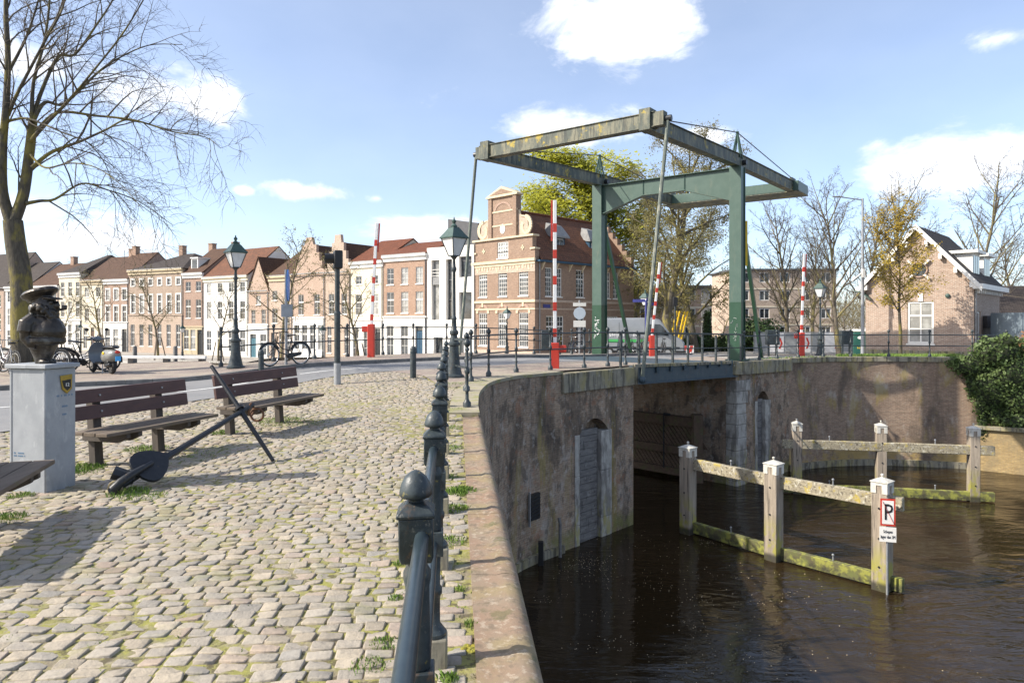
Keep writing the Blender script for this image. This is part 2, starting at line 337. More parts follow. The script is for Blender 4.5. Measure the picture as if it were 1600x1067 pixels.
m_ivy = LEAF('ivy_leaves', (.06, .1, .03), (.15, .2, .07), .2)
m_beech = LEAF('brown_hedge_leaves', (.3, .15, .06), (.22, .11, .05), .2)
m_bronze = MAT('dark_bronze', (.04, .036, .033), (.07, .062, .055), 9, .38, .5, .006, metal=.7, layers=[((.2, .19, .17), 5, .58, .7, .5, (1, 1, 1))])
m_granite = MAT('blue_stone', (.33, .345, .36), (.27, .285, .3), 5, .6, .15, .002, layers=[((.42, .43, .44), 14, .6, .68, .5, (1, 1, .4)), ((.2, .21, .22), 4, .6, .72, .4, (1, 1, .3))])
m_brass = MAT('brass_plate', (.42, .3, .07), (.3, .22, .06), 20, .3, .1, .001, metal=.8)
m_black = MAT('black_paint', (.012, .012, .013), (.018, .018, .019), 10, .4, .05, .001)
m_rubber = MAT('tyre_rubber', (.018, .018, .018), (.025, .025, .025), 20, .8, .2, .001)
m_chrome = MAT('bare_metal', (.5, .5, .5), (.4, .4, .4), 20, .25, 0, metal=.9)
m_anchor = MAT('anchor_iron', (.014, .016, .02), (.022, .024, .028), 22, .45, .3, .003, layers=[((.16, .1, .04), 12, .68, .76, .6, (1, 1, 1))])
m_rust = MAT('rusty_ring', (.17, .08, .04), (.09, .05, .03), 18, .85, .5, .004)
m_galv = MAT('galvanised_steel', (.36, .37, .38), (.28, .29, .3), 6, .45, .05, .001, metal=.4)
m_navy = MAT('navy_paint', (.03, .035, .16), (.04, .045, .2), 6, .4, 0)
m_bluedoor = MAT('blue_door_paint', (.02, .06, .11), (.03, .08, .13), 4, .4, 0)
m_blackdoor = MAT('black_door_paint', (.018, .02, .022), (.03, .032, .034), 4, .35, 0)
m_yellow = MAT('yellow_paint', (.75, .5, .02), (.68, .44, .02), 5, .45, 0)
m_toilet = MAT('green_plastic', (.012, .07, .055), (.016, .085, .066), 3, .45, 0)
m_ink = MAT('black_lettering', (.01, .01, .012), (.014, .014, .016), 9, .6, 0)
m_inkwhite = MAT('white_lettering', (.8, .8, .78), (.75, .75, .73), 9, .6, 0)
m_inkblue = MAT('blue_lettering', (.12, .2, .3), (.14, .22, .32), 9, .6, 0)
m_lampglass = MAT('milky_lantern_glass', (.72, .72, .7), (.62, .62, .6), 6, .25, 0)
m_patina = MAT('patina_green_metal', (.04, .075, .066), (.06, .1, .085), 10, .45, .15, .002)
# ------------------------------------------------------------------ ground, water, road
ZW = -5.0
D2 = Vector((.698, .716)); I2 = Vector((-.716, .698))
A0 = Vector((1.45, 19.75)); A1 = Vector((3.98, 22.4)); R0 = Vector((9.05, 27.6)); R1 = Vector((12.3, 30.3))
LEFT = [V(1.3, -12, 0), V(.6, -3, 0)] + catmull([V(.6, -3, 0), V(.105, 3.2, 0), V(-.56, 11.5, 0), V(-.68, 13.2, 0), V(-.70, 14.8, 0), V(-.48, 16.7, 0), V(.03, 18.1, 0), V(.75, 19.05, 0), V(1.45, 19.75, 0)], 8)[1:]
RIGHT = [V(9.05, 27.6, 0), V(12.3, 30.3, 0)] + catmull([V(12.3, 30.3, 0), V(14.2, 31.2, 0), V(16.4, 31.6, 0), V(18.4, 31.4, 0), V(20.9, 30.7, 0)], 8)[1:]
def sheet(name, poly, dz, mat, xs=(), ys=(), parent=None, kind='structure', hfun=gz):
    bm = bmesh.new(); bm.faces.new([bm.verts.new((p[0], p[1], 0)) for p in poly])
    bmesh.ops.triangulate(bm, faces=bm.faces[:])
    for x in xs: bmesh.ops.bisect_plane(bm, geom=bm.verts[:] + bm.edges[:] + bm.faces[:], plane_co=(x, 0, 0), plane_no=(1, 0, 0), dist=1e-4)
    for y in ys: bmesh.ops.bisect_plane(bm, geom=bm.verts[:] + bm.edges[:] + bm.faces[:], plane_co=(0, y, 0), plane_no=(0, 1, 0), dist=1e-4)
    for v in bm.verts: v.co.z = hfun(v.co.x, v.co.y) + dz
    bmesh.ops.recalc_face_normals(bm, faces=bm.faces)
    if sum(f.normal.z for f in bm.faces) < 0: bmesh.ops.reverse_faces(bm, faces=bm.faces[:])
    uv = bm.loops.layers.uv.new('UVMap')
    for f in bm.faces:
        for l in f.loops: l[uv].uv = (l.vert.co.x * .7 + l.vert.co.y * .71, l.vert.co.y * .7 - l.vert.co.x * .71)
    me = bpy.data.meshes.new(name); bm.to_mesh(me); bm.free(); me.materials.append(mat)
    for p in me.polygons: p.use_smooth = True
    o = link(name, me, parent)
    if kind: o['kind'] = kind
    return o
def wall_ribbon(name, pts, ztop, zbot, mat, parent, nz=1, u0=0.0):
    """upright wall along a plan line, brick courses laid out along its length"""
    vs, fs, us = [], [], []; u = u0
    for i, p in enumerate(pts):
        if i: u += (Vector(p[:2]) - Vector(pts[i - 1][:2])).length
        zt = ztop(p[0], p[1])
        for k in range(nz + 1): vs.append((p[0], p[1], zbot + (zt - zbot) * k / nz)); us.append((u, zbot + (zt - zbot) * k / nz))
    n = nz + 1
    for i in range(len(pts) - 1):
        for k in range(nz): fs.append((i * n + k, (i + 1) * n + k, (i + 1) * n + k + 1, i * n + k + 1))
    me = bpy.data.meshes.new(name); me.from_pydata(vs, [], fs); uv = me.uv_layers.new(name='UVMap')
    for l in me.loops: uv.data[l.index].uv = us[l.vertex_index]
    for p in me.polygons: p.use_smooth = True
    me.materials.append(mat); return link(name, me, parent)
rng = lambda a, b, s: [a + s * i for i in range(int((b - a) / s) + 1)]
LOCK_L = A1 + I2 * 9.5; LOCK_R = R0 + I2 * 11
BASIN_A = [(LOCK_L.x, LOCK_L.y), (-4.4, 28.55), (-6.1, 26.9), (-7.45, 24.4), (-9.7, 22.3), (-11, 24.4), (-30, 26.5), (-80, 30)]
landA = [(p.x, p.y) for p in LEFT] + [(A1.x, A1.y)] + BASIN_A + [(-80, -12)]
sheet('quay_ground', landA, -.07, m_soil, rng(-14, 4, 1.5), rng(2, 30, 1.5))
QUAY_C = [(-1.5, 50), (-6, 53), (-11, 54.5), (-43.7, 79.5), (-81, 100.5), (-300, 205), (-2500, 1300)]
landB = [(p.x, p.y) for p in RIGHT] + [(27, 31.6), (80, 30), (500, 20), (2600, 0), (2600, 2600), (-2600, 2600)] + [QUAY_C[-1]] + QUAY_C[::-1][1:] + [(.2, 40), (LOCK_R.x, LOCK_R.y)]
sheet('far_ground', landB, -.03, m_quaypave, rng(-16, 30, 3), rng(28, 64, 2))
# water
k = NT('dark_harbour_water'); p = k.pos('world', (.55, 1.25, 1)); big = k.noise(p, .75, 3, .55, .8); mid = k.noise(p, 2.6, 4, .6, .6); sm = k.noise(k.pos('world', (.8, 1.2, 1)), 9, 3)
calm = k.ramp(k.noise(k.pos(), .16, 2), .38, .62, .22, 1.0)
hh = k.math('MULTIPLY', k.math('ADD', k.math('ADD', k.math('MULTIPLY', big, 1.3), k.math('MULTIPLY', mid, .5)), k.math('MULTIPLY', sm, .07)), calm)
k.bump(hh, 1.0, .072); k.set((.024, .0155, .0072), .012, 0, .5); k.b.inputs['IOR'].default_value = 1.33
mb = MB(); mb.quad((-2500, -400, ZW), (2500, -400, ZW), (2500, 1500, ZW), (-2500, 1500, ZW)); mb.build('water', k.m, None, 0, 0, 'structure')
# floating blossom and leaf litter, too small to count
rs = np.random.default_rng(5); vs, fs = [], []
def petals(n, cx, cy, sx, sy, pred):
    c = 0
    while c < n:
        x = rs.normal(cx, sx); y = rs.normal(cy, sy)
        if not pred(x, y): continue
        c += 1; s = rs.uniform(.006, .016); a = rs.uniform(0, 6.28); o = len(vs)
        for q in range(5): vs.append((x + s * math.cos(a + q * 1.257) * rs.uniform(.6, 1.1), y + s * math.sin(a + q * 1.257) * rs.uniform(.6, 1.1), ZW + .012 + rs.uniform(0, .01)))
        fs.append((o, o + 1, o + 2, o + 3, o + 4))
wet = lambda x, y: (x > 1.0 + max(0, (y - 18.5)) * .95 and y > 8) and x < 9.5 and (x - A1.x) * -.716 + (y - A1.y) * .698 < 1.5
petals(260, 3.5, 17.5, 1.9, 2.6, wet); petals(90, 5.5, 14.5, 2.5, 2.0, wet); petals(160, 1.9, 18.7, .5, .5, wet)
for _ in range(20): petals(16, rs.normal(4, 1.9), rs.normal(17, 2.4), .35, .14, lambda x, y: x > 1.0 + max(0, (y - 18.5)) * .95 or True)
me = bpy.data.meshes.new('floating_blossom'); me.from_pydata(vs, [], fs); me.materials.append(MAT('pale_petals', (.62, .52, .36), (.5, .38, .22), 40, .8, 0))
o = link('floating_blossom', me, None, 0, 'stuff'); o['label'] = 'pale fallen blossom floating on the dark water by the lock'
# road
near_edge = [(-15, 3), (-10.5, 6.5), (-7.9, 10), (-6.9, 13.75), (-5.5, 17.3), (-4.34, 19.3), (-2.37, 22.0)]
far_edge = [(-18, 11), (-14.5, 14.6), (-11.3, 17.2), (-8.6, 19.0), (-6.6, 21.7), (-2.75, 26.2)]
bn0 = A1 + I2 * 3.1; bf0 = A1 + I2 * 6.5
nb = [(bn0 + D2 * t) for t in (-4, 0, 7.26, 12.5)]; fb = [(bf0 + D2 * t) for t in (-3.6, 0, 7.26, 12.5)]
far_n = [(14.5, 36.5), (22, 41), (34, 45), (60, 50)]; far_f = [(11.5, 41), (19, 47), (33, 51), (60, 56)]
N_E = catmull([V(a[0], a[1], 0) for a in near_edge[:-1]] + [V(-1.6, 21.7, 0)] + [V(a.x, a.y, 0) for a in nb[1:]] + [V(*a, 0) for a in far_n], 5)
F_E = catmull([V(a[0], a[1], 0) for a in far_edge[:-1]] + [V(-3.2, 25.0, 0)] + [V(a.x, a.y, 0) for a in fb[1:]] + [V(*a, 0) for a in far_f], 5)
sheet('road', [(p.x, p.y) for p in N_E] + [(p.x, p.y) for p in F_E[::-1]], .004, m_asphalt, rng(-14, 20, 1.5), rng(2, 56, 1.5))
road = bpy.data.objects['road']
# painted dashes down the middle of the carriageway
def centre(i):
    return (N_E[i] + F_E[i]) / 2
cl = [centre(i) for i in range(min(len(N_E), len(F_E)))]
acc = 0; mb = MB()
for i in range(len(cl) - 1):
    a, b = cl[i], cl[i + 1]; L = (b - a).length; n = max(1, int(L / .25)); d = (b - a) / n; nn = Vector((-d.y, d.x, 0)).normalized() * .05
    for j in range(n):
        p = a + d * j; q = p + d; acc += d.length
        if acc % 4.2 < 2.4:
            mb.quad(*[(r.x, r.y, gz(r.x, r.y) + .009) for r in (p - nn, q - nn, q + nn, p + nn)])
mb.build('lane_marking', m_line, road)
# pavements
sheet('bridge_footpath', [(p.x, p.y) for p in N_E[25:44]] + [(R0.x + 1.0, R0.y + 1.4), (R0.x + .05, R0.y + .25), (A1.x - .2, A1.y + .02), (A0.x - .25, A0.y + .1), (.5, 19.3), (-.35, 18.1), (-.95, 16.6), (-1.0, 15.6), (-1.6, 15.6), (-2.4, 18.4), (-3.6, 20.0)], .006, m_pave, rng(-4, 12, 1), rng(15, 34, 1))
sheet('far_footpath', [(p.x, p.y) for p in F_E[5:44]] + [(9.0, 40), (6.0, 38), (1.6, 35.0), (LOCK_L.x - .3, LOCK_L.y - .1)] + [(a + .12, b - .12) for a, b in BASIN_A[1:4]] + [(-9.6, 22.1), (-10.9, 24.3), (-30, 26.4), (-40, 20)], .10, m_pave, rng(-16, 10, 1.5), rng(10, 40, 1.5))
rd = road
for i in range(2, 44):
    a, b = F_E[i], F_E[i + 1]; n = max(1, round((b - a).length / 1.0))
    for j in range(n):
        p = a + (b - a) * (j / n); q = a + (b - a) * ((j + 1) / n) - (b - a).normalized() * .008
        nn = Vector((-(b - a).y, (b - a).x, 0)).normalized()
        z0 = gz(p.x, p.y); z1 = gz(q.x, q.y); kb = MB()
        kb.prism([(p.x, p.y, z0 - .1), (p.x, p.y, z0 + .118), (p.x + nn.x * .15, p.y + nn.y * .15, z0 + .125), (p.x + nn.x * .15, p.y + nn.y * .15, z0 - .1)], (q.x - p.x, q.y - p.y, z1 - z0))
        kb.build('kerb_stone', m_kerb, rd)
# ------------------------------------------------------------------ cobbles
inner = lambda y: .105 - (y - 3.2) * .0801 - .26
cob_poly = [(inner(1.2), 1.2), (inner(11.6), 11.6), (-1.15, 13.5), (-1.05, 15.6), (-1.6, 15.7), (-2.4, 18.4), (-3.5, 20.1)] + [(p.x + .03, p.y - .02) for p in N_E[24:4:-1]] + [(-9.5, 4), (-5, 1.2)]
cob = sheet('cobbled_quay', cob_poly, -.0075, m_soil, rng(-10, 0, 1.5), rng(2, 20, 1.5))
CP = np.array(cob_poly)
def inside(x, y, P=CP):
    r = np.zeros(x.shape, bool); j = len(P) - 1
    for i in range(len(P)):
        c = ((P[i, 1] > y) != (P[j, 1] > y)) & (x < (P[j, 0] - P[i, 0]) * (y - P[i, 1]) / (P[j, 1] - P[i, 1] + 1e-12) + P[i, 0]); r ^= c; j = i
    return r
k = NT('granite_setts'); oi = k.n('ShaderNodeObjectInfo').outputs['Random']; at = k.n('ShaderNodeAttribute'); at.attribute_name = 'rnd'
rn = k.math('FRACT', k.math('ADD', oi, at.outputs['Fac'])); r2 = k.math('FRACT', k.math('MULTIPLY', rn, 7.31)); r3 = k.math('FRACT', k.math('MULTIPLY', rn, 23.7))
c = k.mix(k.ramp(r2, .3, .75), (.345, .295, .225), (.315, .28, .23)); c = k.mix(k.math('MULTIPLY', k.ramp(r3, .75, .92), .6), c, (.245, .235, .215)); c = k.mix(k.math('MULTIPLY', k.ramp(r3, .0, .2, 1, 0), .6), c, (.32, .235, .185))
vv = k.n('ShaderNodeHueSaturation'); k.L(c, vv.inputs['Color']); k.L(k.math('ADD', k.math('MULTIPLY', rn, .28), .87), vv.inputs['Value'])
ps = k.pos(); c = k.mix(k.math('MULTIPLY', k.ramp(k.noise(ps, 28, 5, .7), .45, .7), .45), vv.outputs[0], (.2, .18, .15)); c = k.mix(k.math('MULTIPLY', k.ramp(k.noise(ps, 90, 3), .6, .72), .4), c, (.5, .46, .4))
c = k.mix(k.math('MULTIPLY', k.ramp(k.noise(ps, 1.4, 5, .7), .52, .66), .4), c, (.22, .22, .08))
k.bump(k.math('ADD', k.noise(ps, 45, 5, .7), k.math('MULTIPLY', k.noise(ps, 14, 3), 1.6)), .7, .008); m_sett = k.set(c, .8, 0, .3)
NV = 24; variants = []
for i in range(NV):
    g = np.random.default_rng(100 + i); ang = [0.18, 1.39, 1.75, 2.96, 3.32, 4.53, 4.89, 6.1]
    cx = np.array([1, .9, -.9, -1, -1, -.9, .9, 1.0]); cy = np.array([.84, 1, 1, .84, -.84, -1, -1, -.84])
    jx = g.uniform(-.11, .07, 4).repeat(2); jy = g.uniform(-.16, .08, 4).repeat(2)
    cx = cx + jx * .8 + g.uniform(-.05, .05, 8); cy = cy + jy + g.uniform(-.1, .07, 8)
    tilt = g.uniform(-.006, .006, 2); vs = []
    for sc, z in ((1.01, -.05), (1.0, -.006), (.97, -.0012), (.86, .0)):
        vs += [(x * sc, y * sc, z + (tilt[0] * x + tilt[1] * y + (g.uniform(-.003, .003) if sc < .95 else 0) if z > -.05 else 0)) for x, y in zip(cx, cy)]
    vs.append((0, 0, g.uniform(-.0025, .0015))); fs = []
    for r in range(3):
        for j in range(8): fs.append((r * 8 + j, r * 8 + (j + 1) % 8, (r + 1) * 8 + (j + 1) % 8, (r + 1) * 8 + j))
    for j in range(8): fs.append((24 + j, 24 + (j + 1) % 8, 32))
    variants.append((np.array(vs), fs))
TH = math.radians(2.5); rows = []; g = np.random.default_rng(3)
b = 0.2; kr = 0
while b < 21.5:
    pitch = g.uniform(.096, .104); a = -12 + g.uniform(0, .15)
    while a < 1.5:
        L = g.uniform(.1, .142); rows.append((a + L / 2, b, L, pitch)); a += L + g.uniform(.012, .022)
    b += pitch
R = np.array(rows); aa, bb = R[:, 0], R[:, 1] + .04 * np.sin(R[:, 0] * .7 + R[:, 1] * .25)
X = aa * math.cos(TH) - bb * math.sin(TH) + .05 * np.sin(bb * 1.3); Y = aa * math.sin(TH) + bb * math.cos(TH)
X = X + g.normal(0, .004, len(X)); Y = Y + g.normal(0, .004, len(Y))
ok = inside(X + .05, Y) & inside(X - .03, Y) & inside(X, Y + .05)
X, Y, R = X[ok], Y[ok], R[ok]; N = len(X)
SX = R[:, 2] / 2; SY = R[:, 3] / 2 - .0042 - g.uniform(0, .0035, N); ROT = TH + .028 * np.cos(R[:, 0] * .7) + g.normal(0, .02, N); VAR = g.integers(0, NV, N); ZJ = g.normal(0, .0028, N) + .0035 * np.sin(X * 2.3 + 1.3 * np.sin(Y * 1.7)) * np.sin(Y * 2.9)
ZZ = np.array([gz(x, y) for x, y in zip(X, Y)]) + ZJ
PX = 800 + F * X / Y; PY = HOR + F * CZ / Y
vis = (PX > 5) & (PX < 1590) & (PY < 1060)
order = np.argsort(np.where(vis, Y, 1e9)); near_ids = order[:300]; isnear = np.zeros(N, bool); isnear[near_ids] = True
vmesh = []
for i, (vs, fs) in enumerate(variants):
    me = bpy.data.meshes.new('cobble'); me.from_pydata((vs * np.array([.066, .047, 1])).tolist(), [], fs); me.materials.append(m_sett)
    for p in me.polygons: p.use_smooth = True
    vmesh.append(me)
for i in near_ids:
    o = bpy.data.objects.new('cobble', vmesh[VAR[i]]); COL.objects.link(o); o.parent = cob
    o.location = (X[i], Y[i], ZZ[i]); o.rotation_euler = (0, 0, ROT[i]); o.scale = (SX[i] / .066, SY[i] / .047, 1)
VS, FS, RN = [], [], []; off = 0; fb_ = np.array([list(f) + [f[-1]] * (4 - len(f)) for f in variants[0][1]])
for i in np.nonzero(~isnear)[0]:
    v = variants[VAR[i]][0]; c, s = math.cos(ROT[i]), math.sin(ROT[i]); x = v[:, 0] * SX[i]; y = v[:, 1] * SY[i]
    VS.append(np.stack([X[i] + c * x - s * y, Y[i] + s * x + c * y, v[:, 2] + ZZ[i]], 1)); RN.append(np.full(33, g.uniform()))
VS = np.concatenate(VS); nst = len(VS) // 33; base = variants[0][1]
allf = [tuple(q + 33 * i for q in f) for i in range(nst) for f in base]
me = bpy.data.meshes.new('cobble_field'); me.from_pydata(VS.tolist(), [], allf); me.materials.append(m_sett)
me.polygons.foreach_set('use_smooth', [True] * len(me.polygons)); at = me.attributes.new('rnd', 'FLOAT', 'POINT'); at.data.foreach_set('value', np.concatenate(RN).astype(np.float32))
link('cobble_field', me, cob, 0, 'stuff')
# grass and weeds in the joints
def blades(name, spots, mat, label, dens=2.2, hmin=.015, hmax=.06, w=.0032):
    vs, fs = [], []; r = np.random.default_rng(11)
    for (x, y, z, rad, n, hs) in spots:
        for i in range(int(n * dens)):
            q = rad * math.sqrt(r.uniform()); a = r.uniform(0, 6.283); px = x + q * math.cos(a); py = y + q * math.sin(a)
            h = r.uniform(hmin, hmax) * hs * (1.2 - .7 * q / max(rad, .01)); t = r.uniform(0, 6.283); le = r.uniform(.2, .9) * h; ww = w * (.7 + .6 * r.uniform()) * (1 + hs * .3)
            dx, dy = math.cos(t), math.sin(t); o = len(vs)
            vs += [(px - dy * ww / 2, py + dx * ww / 2, z - .02), (px + dy * ww / 2, py - dx * ww / 2, z - .02), (px + dx * le * .4 + dy * ww * .35, py + dy * le * .4 - dx * ww * .35, z + h * .6), (px + dx * le, py + dy * le, z + h)]
            fs += [(0 + o, 1 + o, 2 + o), (0 + o, 2 + o, 3 + o)]
    me = bpy.data.meshes.new(name); me.from_pydata(vs, [], fs); me.materials.append(mat); o = link(name, me, None, 0, 'stuff'); o['label'] = label; return o
spots = []; r = np.random.default_rng(2)
def patch(px, py, rad, n, hs):
    p = G(px, py); spots.append((p.x, p.y, p.z, rad, n, hs))
for i in range(2600):
    y = r.uniform(2.9, 15) ; x = r.uniform(-.78 * y, inner(y))
    dens = .5 + .5 * math.sin(x * 1.7 + 2 * math.sin(y * .9)) * math.cos(y * 1.1 - x)
    if r.uniform() < dens * .85 and inside(np.array([x]), np.array([y]))[0]: spots.append((x, y, gz(x, y) - .02, .045, 5, .55))
for a in [(230, 702, .28, 260, 1.1), (128, 732, .25, 260, 1.2), (112, 738, .3, 160, .9), (350, 676, .22, 160, 1.0), (437, 656, .4, 240, .9), (470, 660, .5, 180, .7), (420, 662, .4, 120, .7), (200, 770, .2, 220, 1.2), (225, 775, .22, 120, .8), (300, 712, .5, 150, .6), (5, 810, .2, 160, .9), (33, 775, .12, 90, .9),
          (720, 768, .16, 320, 1.1), (712, 795, .14, 160, .8), (706, 845, .12, 120, .7), (700, 745, .12, 100, .7), (705, 700, .2, 120, .8), (708, 668, .2, 120, .8), (715, 640, .3, 160, .8), (715, 600, .5, 260, .8), (745, 596, .3, 140, .7), (625, 880, .05, 40, .6), (618, 935, .05, 40, .6), (600, 1005, .08, 60, .6), (575, 1040, .1, 80, .6), (700, 1062, .05, 70, .9), (735, 975, .04, 30, .6), (720, 920, .04, 30, .6), (640, 815, .07, 40, .6)]: patch(*a)
blades('grass', spots, m_grass, 'bright green grass and weeds growing between the cobbles')
# moss cushions beside the coping
vs = MB()
for (px, py, sx, sy) in [(775, 1015, .075, .05), (738, 1011, .05, .035), (760, 1030, .06, .04), (785, 1000, .04, .03), (748, 905, .022, .05)]:
    p = G(px, py)
    for i in range(26):
        a = random.uniform(0, 6.28); q = math.sqrt(random.random()); vs.sphere((p.x + sx * q * math.cos(a), p.y + sy * q * math.sin(a), p.z - .006), random.uniform(.012, .022), 6, 4, (1, 1, .55))
o = vs.build('moss_cushion', m_moss, None, 60, 0, 'stuff'); o['label'] = 'yellow green moss cushions beside the coping stones'
# ------------------------------------------------------------------ quay walls and lock
m_wallbrick = BRICK('stained_lock_brick', (.4, .285, .195), (.29, .21, .15), (.42, .365, .285), .2, .062, .009, vary=.5, bump=.9, layers=[((.45, .42, .38), 1.3, .58, .7, .45, (1.2, 1.2, .6)), ((.055, .045, .037), .8, .52, .68, .72, (1.4, 1.4, .4)), ((.06, .052, .045), 2.6, .54, .66, .6, (1, 1, .7)), ((.3, .24, .07), .7, .61, .7, .55, (1.6, 1.6, .2)), ((.5, .46, .41), 5, .6, .7, .4, (1, 1, .8)), ((.33, .16, .09), 2.2, .6, .7, .5, (1, 1, 1)), ((.2, .2, .06), 1.5, .45, .6, .7, (1, 1, 1), -4.3, -4.75)])
m_rightbrick = BRICK('weathered_quay_brick', (.38, .26, .18), (.28, .195, .14), (.38, .33, .26), .2, .062, .009, vary=.5, bump=.9, layers=[((.5, .46, .4), 1.3, .58, .72, .55, (1.2, 1.2, .6)), ((.07, .06, .05), .7, .55, .7, .65, (1.3, 1.3, .4)), ((.34, .26, .07), 1.3, .58, .7, .5, (1.2, 1.2, .5)), ((.42, .3, .1), 1.5, .45, .6, .7, (1, 1, 1), -3.6, -4.5)])
m_yellowbrick = BRICK('yellow_quay_brick', (.46, .33, .15), (.36, .25, .12), (.3, .25, .16), .2, .062, .009, vary=.35, bump=.8, layers=[((.25, .2, .12), 1.5, .5, .65, .5, (1, 1, 1))])
lw = thing('quay_wall', 'tall stained brick quay wall curving beside the railing to the bridge', 'wall', (0, 0, 0))
curve = [p for p in LEFT]
wall_ribbon('brickwork', [(p.x, p.y) for p in curve], lambda x, y: gz(x, y) - .02, -6, m_wallbrick, lw, 6)
wall_ribbon('footing', [(p.x + .13 * (1 if p.y < 17 else .6), p.y - .1 * (0 if p.y < 15 else 1)) for p in curve], lambda x, y: -4.78, -6, m_concrete, lw)
mb = MB(); prev = None
for p in curve:
    q = (p.x + .13 * (1 if p.y < 17 else .6), p.y - .1 * (0 if p.y < 15 else 1))
    if prev: mb.quad((prev[0].x, prev[0].y, -4.775), (p.x, p.y, -4.775), (q[0], q[1], -4.782), (prev[1][0], prev[1][1], -4.782))
    prev = (p, q)
mb.build('footing_ledge', m_concrete, lw)
# coping stones with a rounded nose, laid end to end along the straight part
y = -2.6; i = 0
while y < 11.5:
    L = random.uniform(1.25, 1.5); y1 = min(y + L, 11.55); mb = MB(); xo = lambda t: .105 - (t - 3.2) * .0801
    prof = [(-.27, -.18), (-.27, .012), (-.10, .010), (-.06, .022), (-.01, .018), (.035, -.002), (.052, -.04), (.052, -.09), (.02, -.12), (-.02, -.18)]
    ra = []
    for t in (y, y + .015, y1 - .02, y1 - .008):
        sh = .994 if t in (y, y1 - .008) else 1
        ra.append([Vector((xo(t) + a * sh, t, (gz(xo(t), t)) + b * sh)) for a, b in prof])
    mb.loft(ra); mb.build('coping_stone', m_coping, lw, 50); y = y1; i += 1
# flat concrete capping that follows the curved bay
cap = [p for p in curve if p.y > 11.5]; mb = MB(); rings = []
for j, p in enumerate(cap):
    d = (cap[min(j + 1, len(cap) - 1)] - cap[max(j - 1, 0)]).normalized(); n = Vector((-d.y, d.x, 0)); z = gz(p.x, p.y)
    rings.append([p - n * .03 + V(0, 0, z - .07), p - n * .03 + V(0, 0, z + .012), p + n * .5 + V(0, 0, z + .012), p + n * .5 + V(0, 0, z - .07)])
mb.loft(rings); mb.build('capping', m_sand, lw)
# abutment with its planked stop-log recess
AD = (A1 - A0).normalized(); AN = Vector((AD.y, -AD.x)); AL = (A1 - A0).length
aang = math.atan2(AD.y, AD.x)
ab = thing('bridge_abutment', 'brick bridge abutment with planked recess between stone jambs', 'abutment', (A0.x, A0.y, 0), aang)
def recess_wall(par, L, zt, zb, x0, x1, zs, za, depth, mat):
    """local: x along the face, -y outward; opening x0..x1 with a segmental arch springing at zs, crown za"""
    mb = MB(); n = 8; arc = []
    for k_ in range(n + 1):
        t = k_ / n; arc.append((x0 + (x1 - x0) * t, zs + (za - zs) * math.sin(math.pi * t) ** .8))
    mb.quad((0, 0, zb), (x0, 0, zb), (x0, 0, zt), (0, 0, zt)); mb.quad((x1, 0, zb), (L, 0, zb), (L, 0, zt), (x1, 0, zt))
    for k_ in range(n):
        a, b_ = arc[k_], arc[k_ + 1]
        mb.quad((a[0], 0, a[1]), (b_[0], 0, b_[1]), (b_[0], 0, zt), (a[0], 0, zt)); mb.quad((a[0], 0, a[1]), (a[0], depth, a[1]), (b_[0], depth, b_[1]), (b_[0], 0, b_[1]))
    mb.quad((x0, 0, zb), (x0, depth, zb), (x0, depth, zs), (x0, 0, zs)); mb.quad((x1, 0, zb), (x1, 0, zs), (x1, depth, zs), (x1, depth, zb))
    mb.quad((x0, depth, zb), (x1, depth, zb), (x1, depth, za), (x0, depth, za))
    mb.quad((0, 0, zt), (L, 0, zt), (L, .6, zt), (0, .6, zt))
    return mb.build('brickwork', mat, par, 0)
recess_wall(ab, AL, -.3, -6, .79, 2.3, -1.75, -1.3, .45, m_wallbrick)
mb = MB(); mb.quad((AL, 0, -6), (AL, 0, .1), (AL, 0, .1), (AL, 0, -6))
for zz0, zz1 in ((-5.6, -4.4), (-4.39, -2.95), (-2.94, -1.72)):
    mb = MB(); mb.box(.58, .80, -.025, .43, zz0, zz1); mb.build('jamb_stone', m_stone, ab, 30, .012)
    mb = MB(); mb.box(1.88, 2.42, -.03, .43, zz0, zz1); mb.build('jamb_stone', m_stone, ab, 30, .012)
z = -5.4; j = 0
while z < -1.75:
    h = random.uniform(.19, .23); mb = MB(); mb.box(.82, 1.86, .12 + random.uniform(-.01, .01), .2, z, z + h - .012)
    for q in (1.0, 1.25, 1.5, 1.7):
        if random.random() < .6: mb.box(q, q + .03, .10, .13, z + h * .35, z + h * .5)
    mb.build('plank', m_lockwood, ab, 30, .006); z += h
mb = MB(); rings = []
pr = [(-.25, -.1), (-.12, .1)]
mb.box(-.05, AL + .12, -.12, .75, -.42, .155); o = mb.build('cap_stone', m_concrete, ab, 30, .02)
# iron grating and pipe in the curved wall
gp = W(822, 790, 18.9); t = thing('wall_grating', 'small dark barred hatch set in the curved brick wall', 'grating', (.62, 18.82, gp.z), math.radians(50))
mb = MB(); mb.box(-.22, .22, -.03, .05, -.36, .36); mb.build('frame', m_black, t)
for q in range(7):
    mb = MB(); mb.bar((-.2, -.045, -.33 + q * .1), (.2, -.045, -.28 + q * .1), .02, .03); mb.build('bar', m_anchor, t)
mb = MB(); mb.box(-.27, -.24, -.06, .0, -.5, .45); mb.build('edge_strip', m_galv, t)
pp = W(866, 845, 19.3); mb = MB(); mb.tube([(1.33, 19.35, -3.9), (1.36, 19.3, -4.05), (1.36, 19.3, -5.3)], .045, 8); tag(mb.build('drain_pipe', m_lockwood, None), 'short grey pipe standing against the curved wall at waterline', 'pipe')
mb = MB(); mb.box(.72, .86, 18.62, 18.76, -5.6, -4.35); tag(mb.build('mooring_stake', m_black, None, 30, .01), 'short black stake standing in water at wall foot', 'stake')
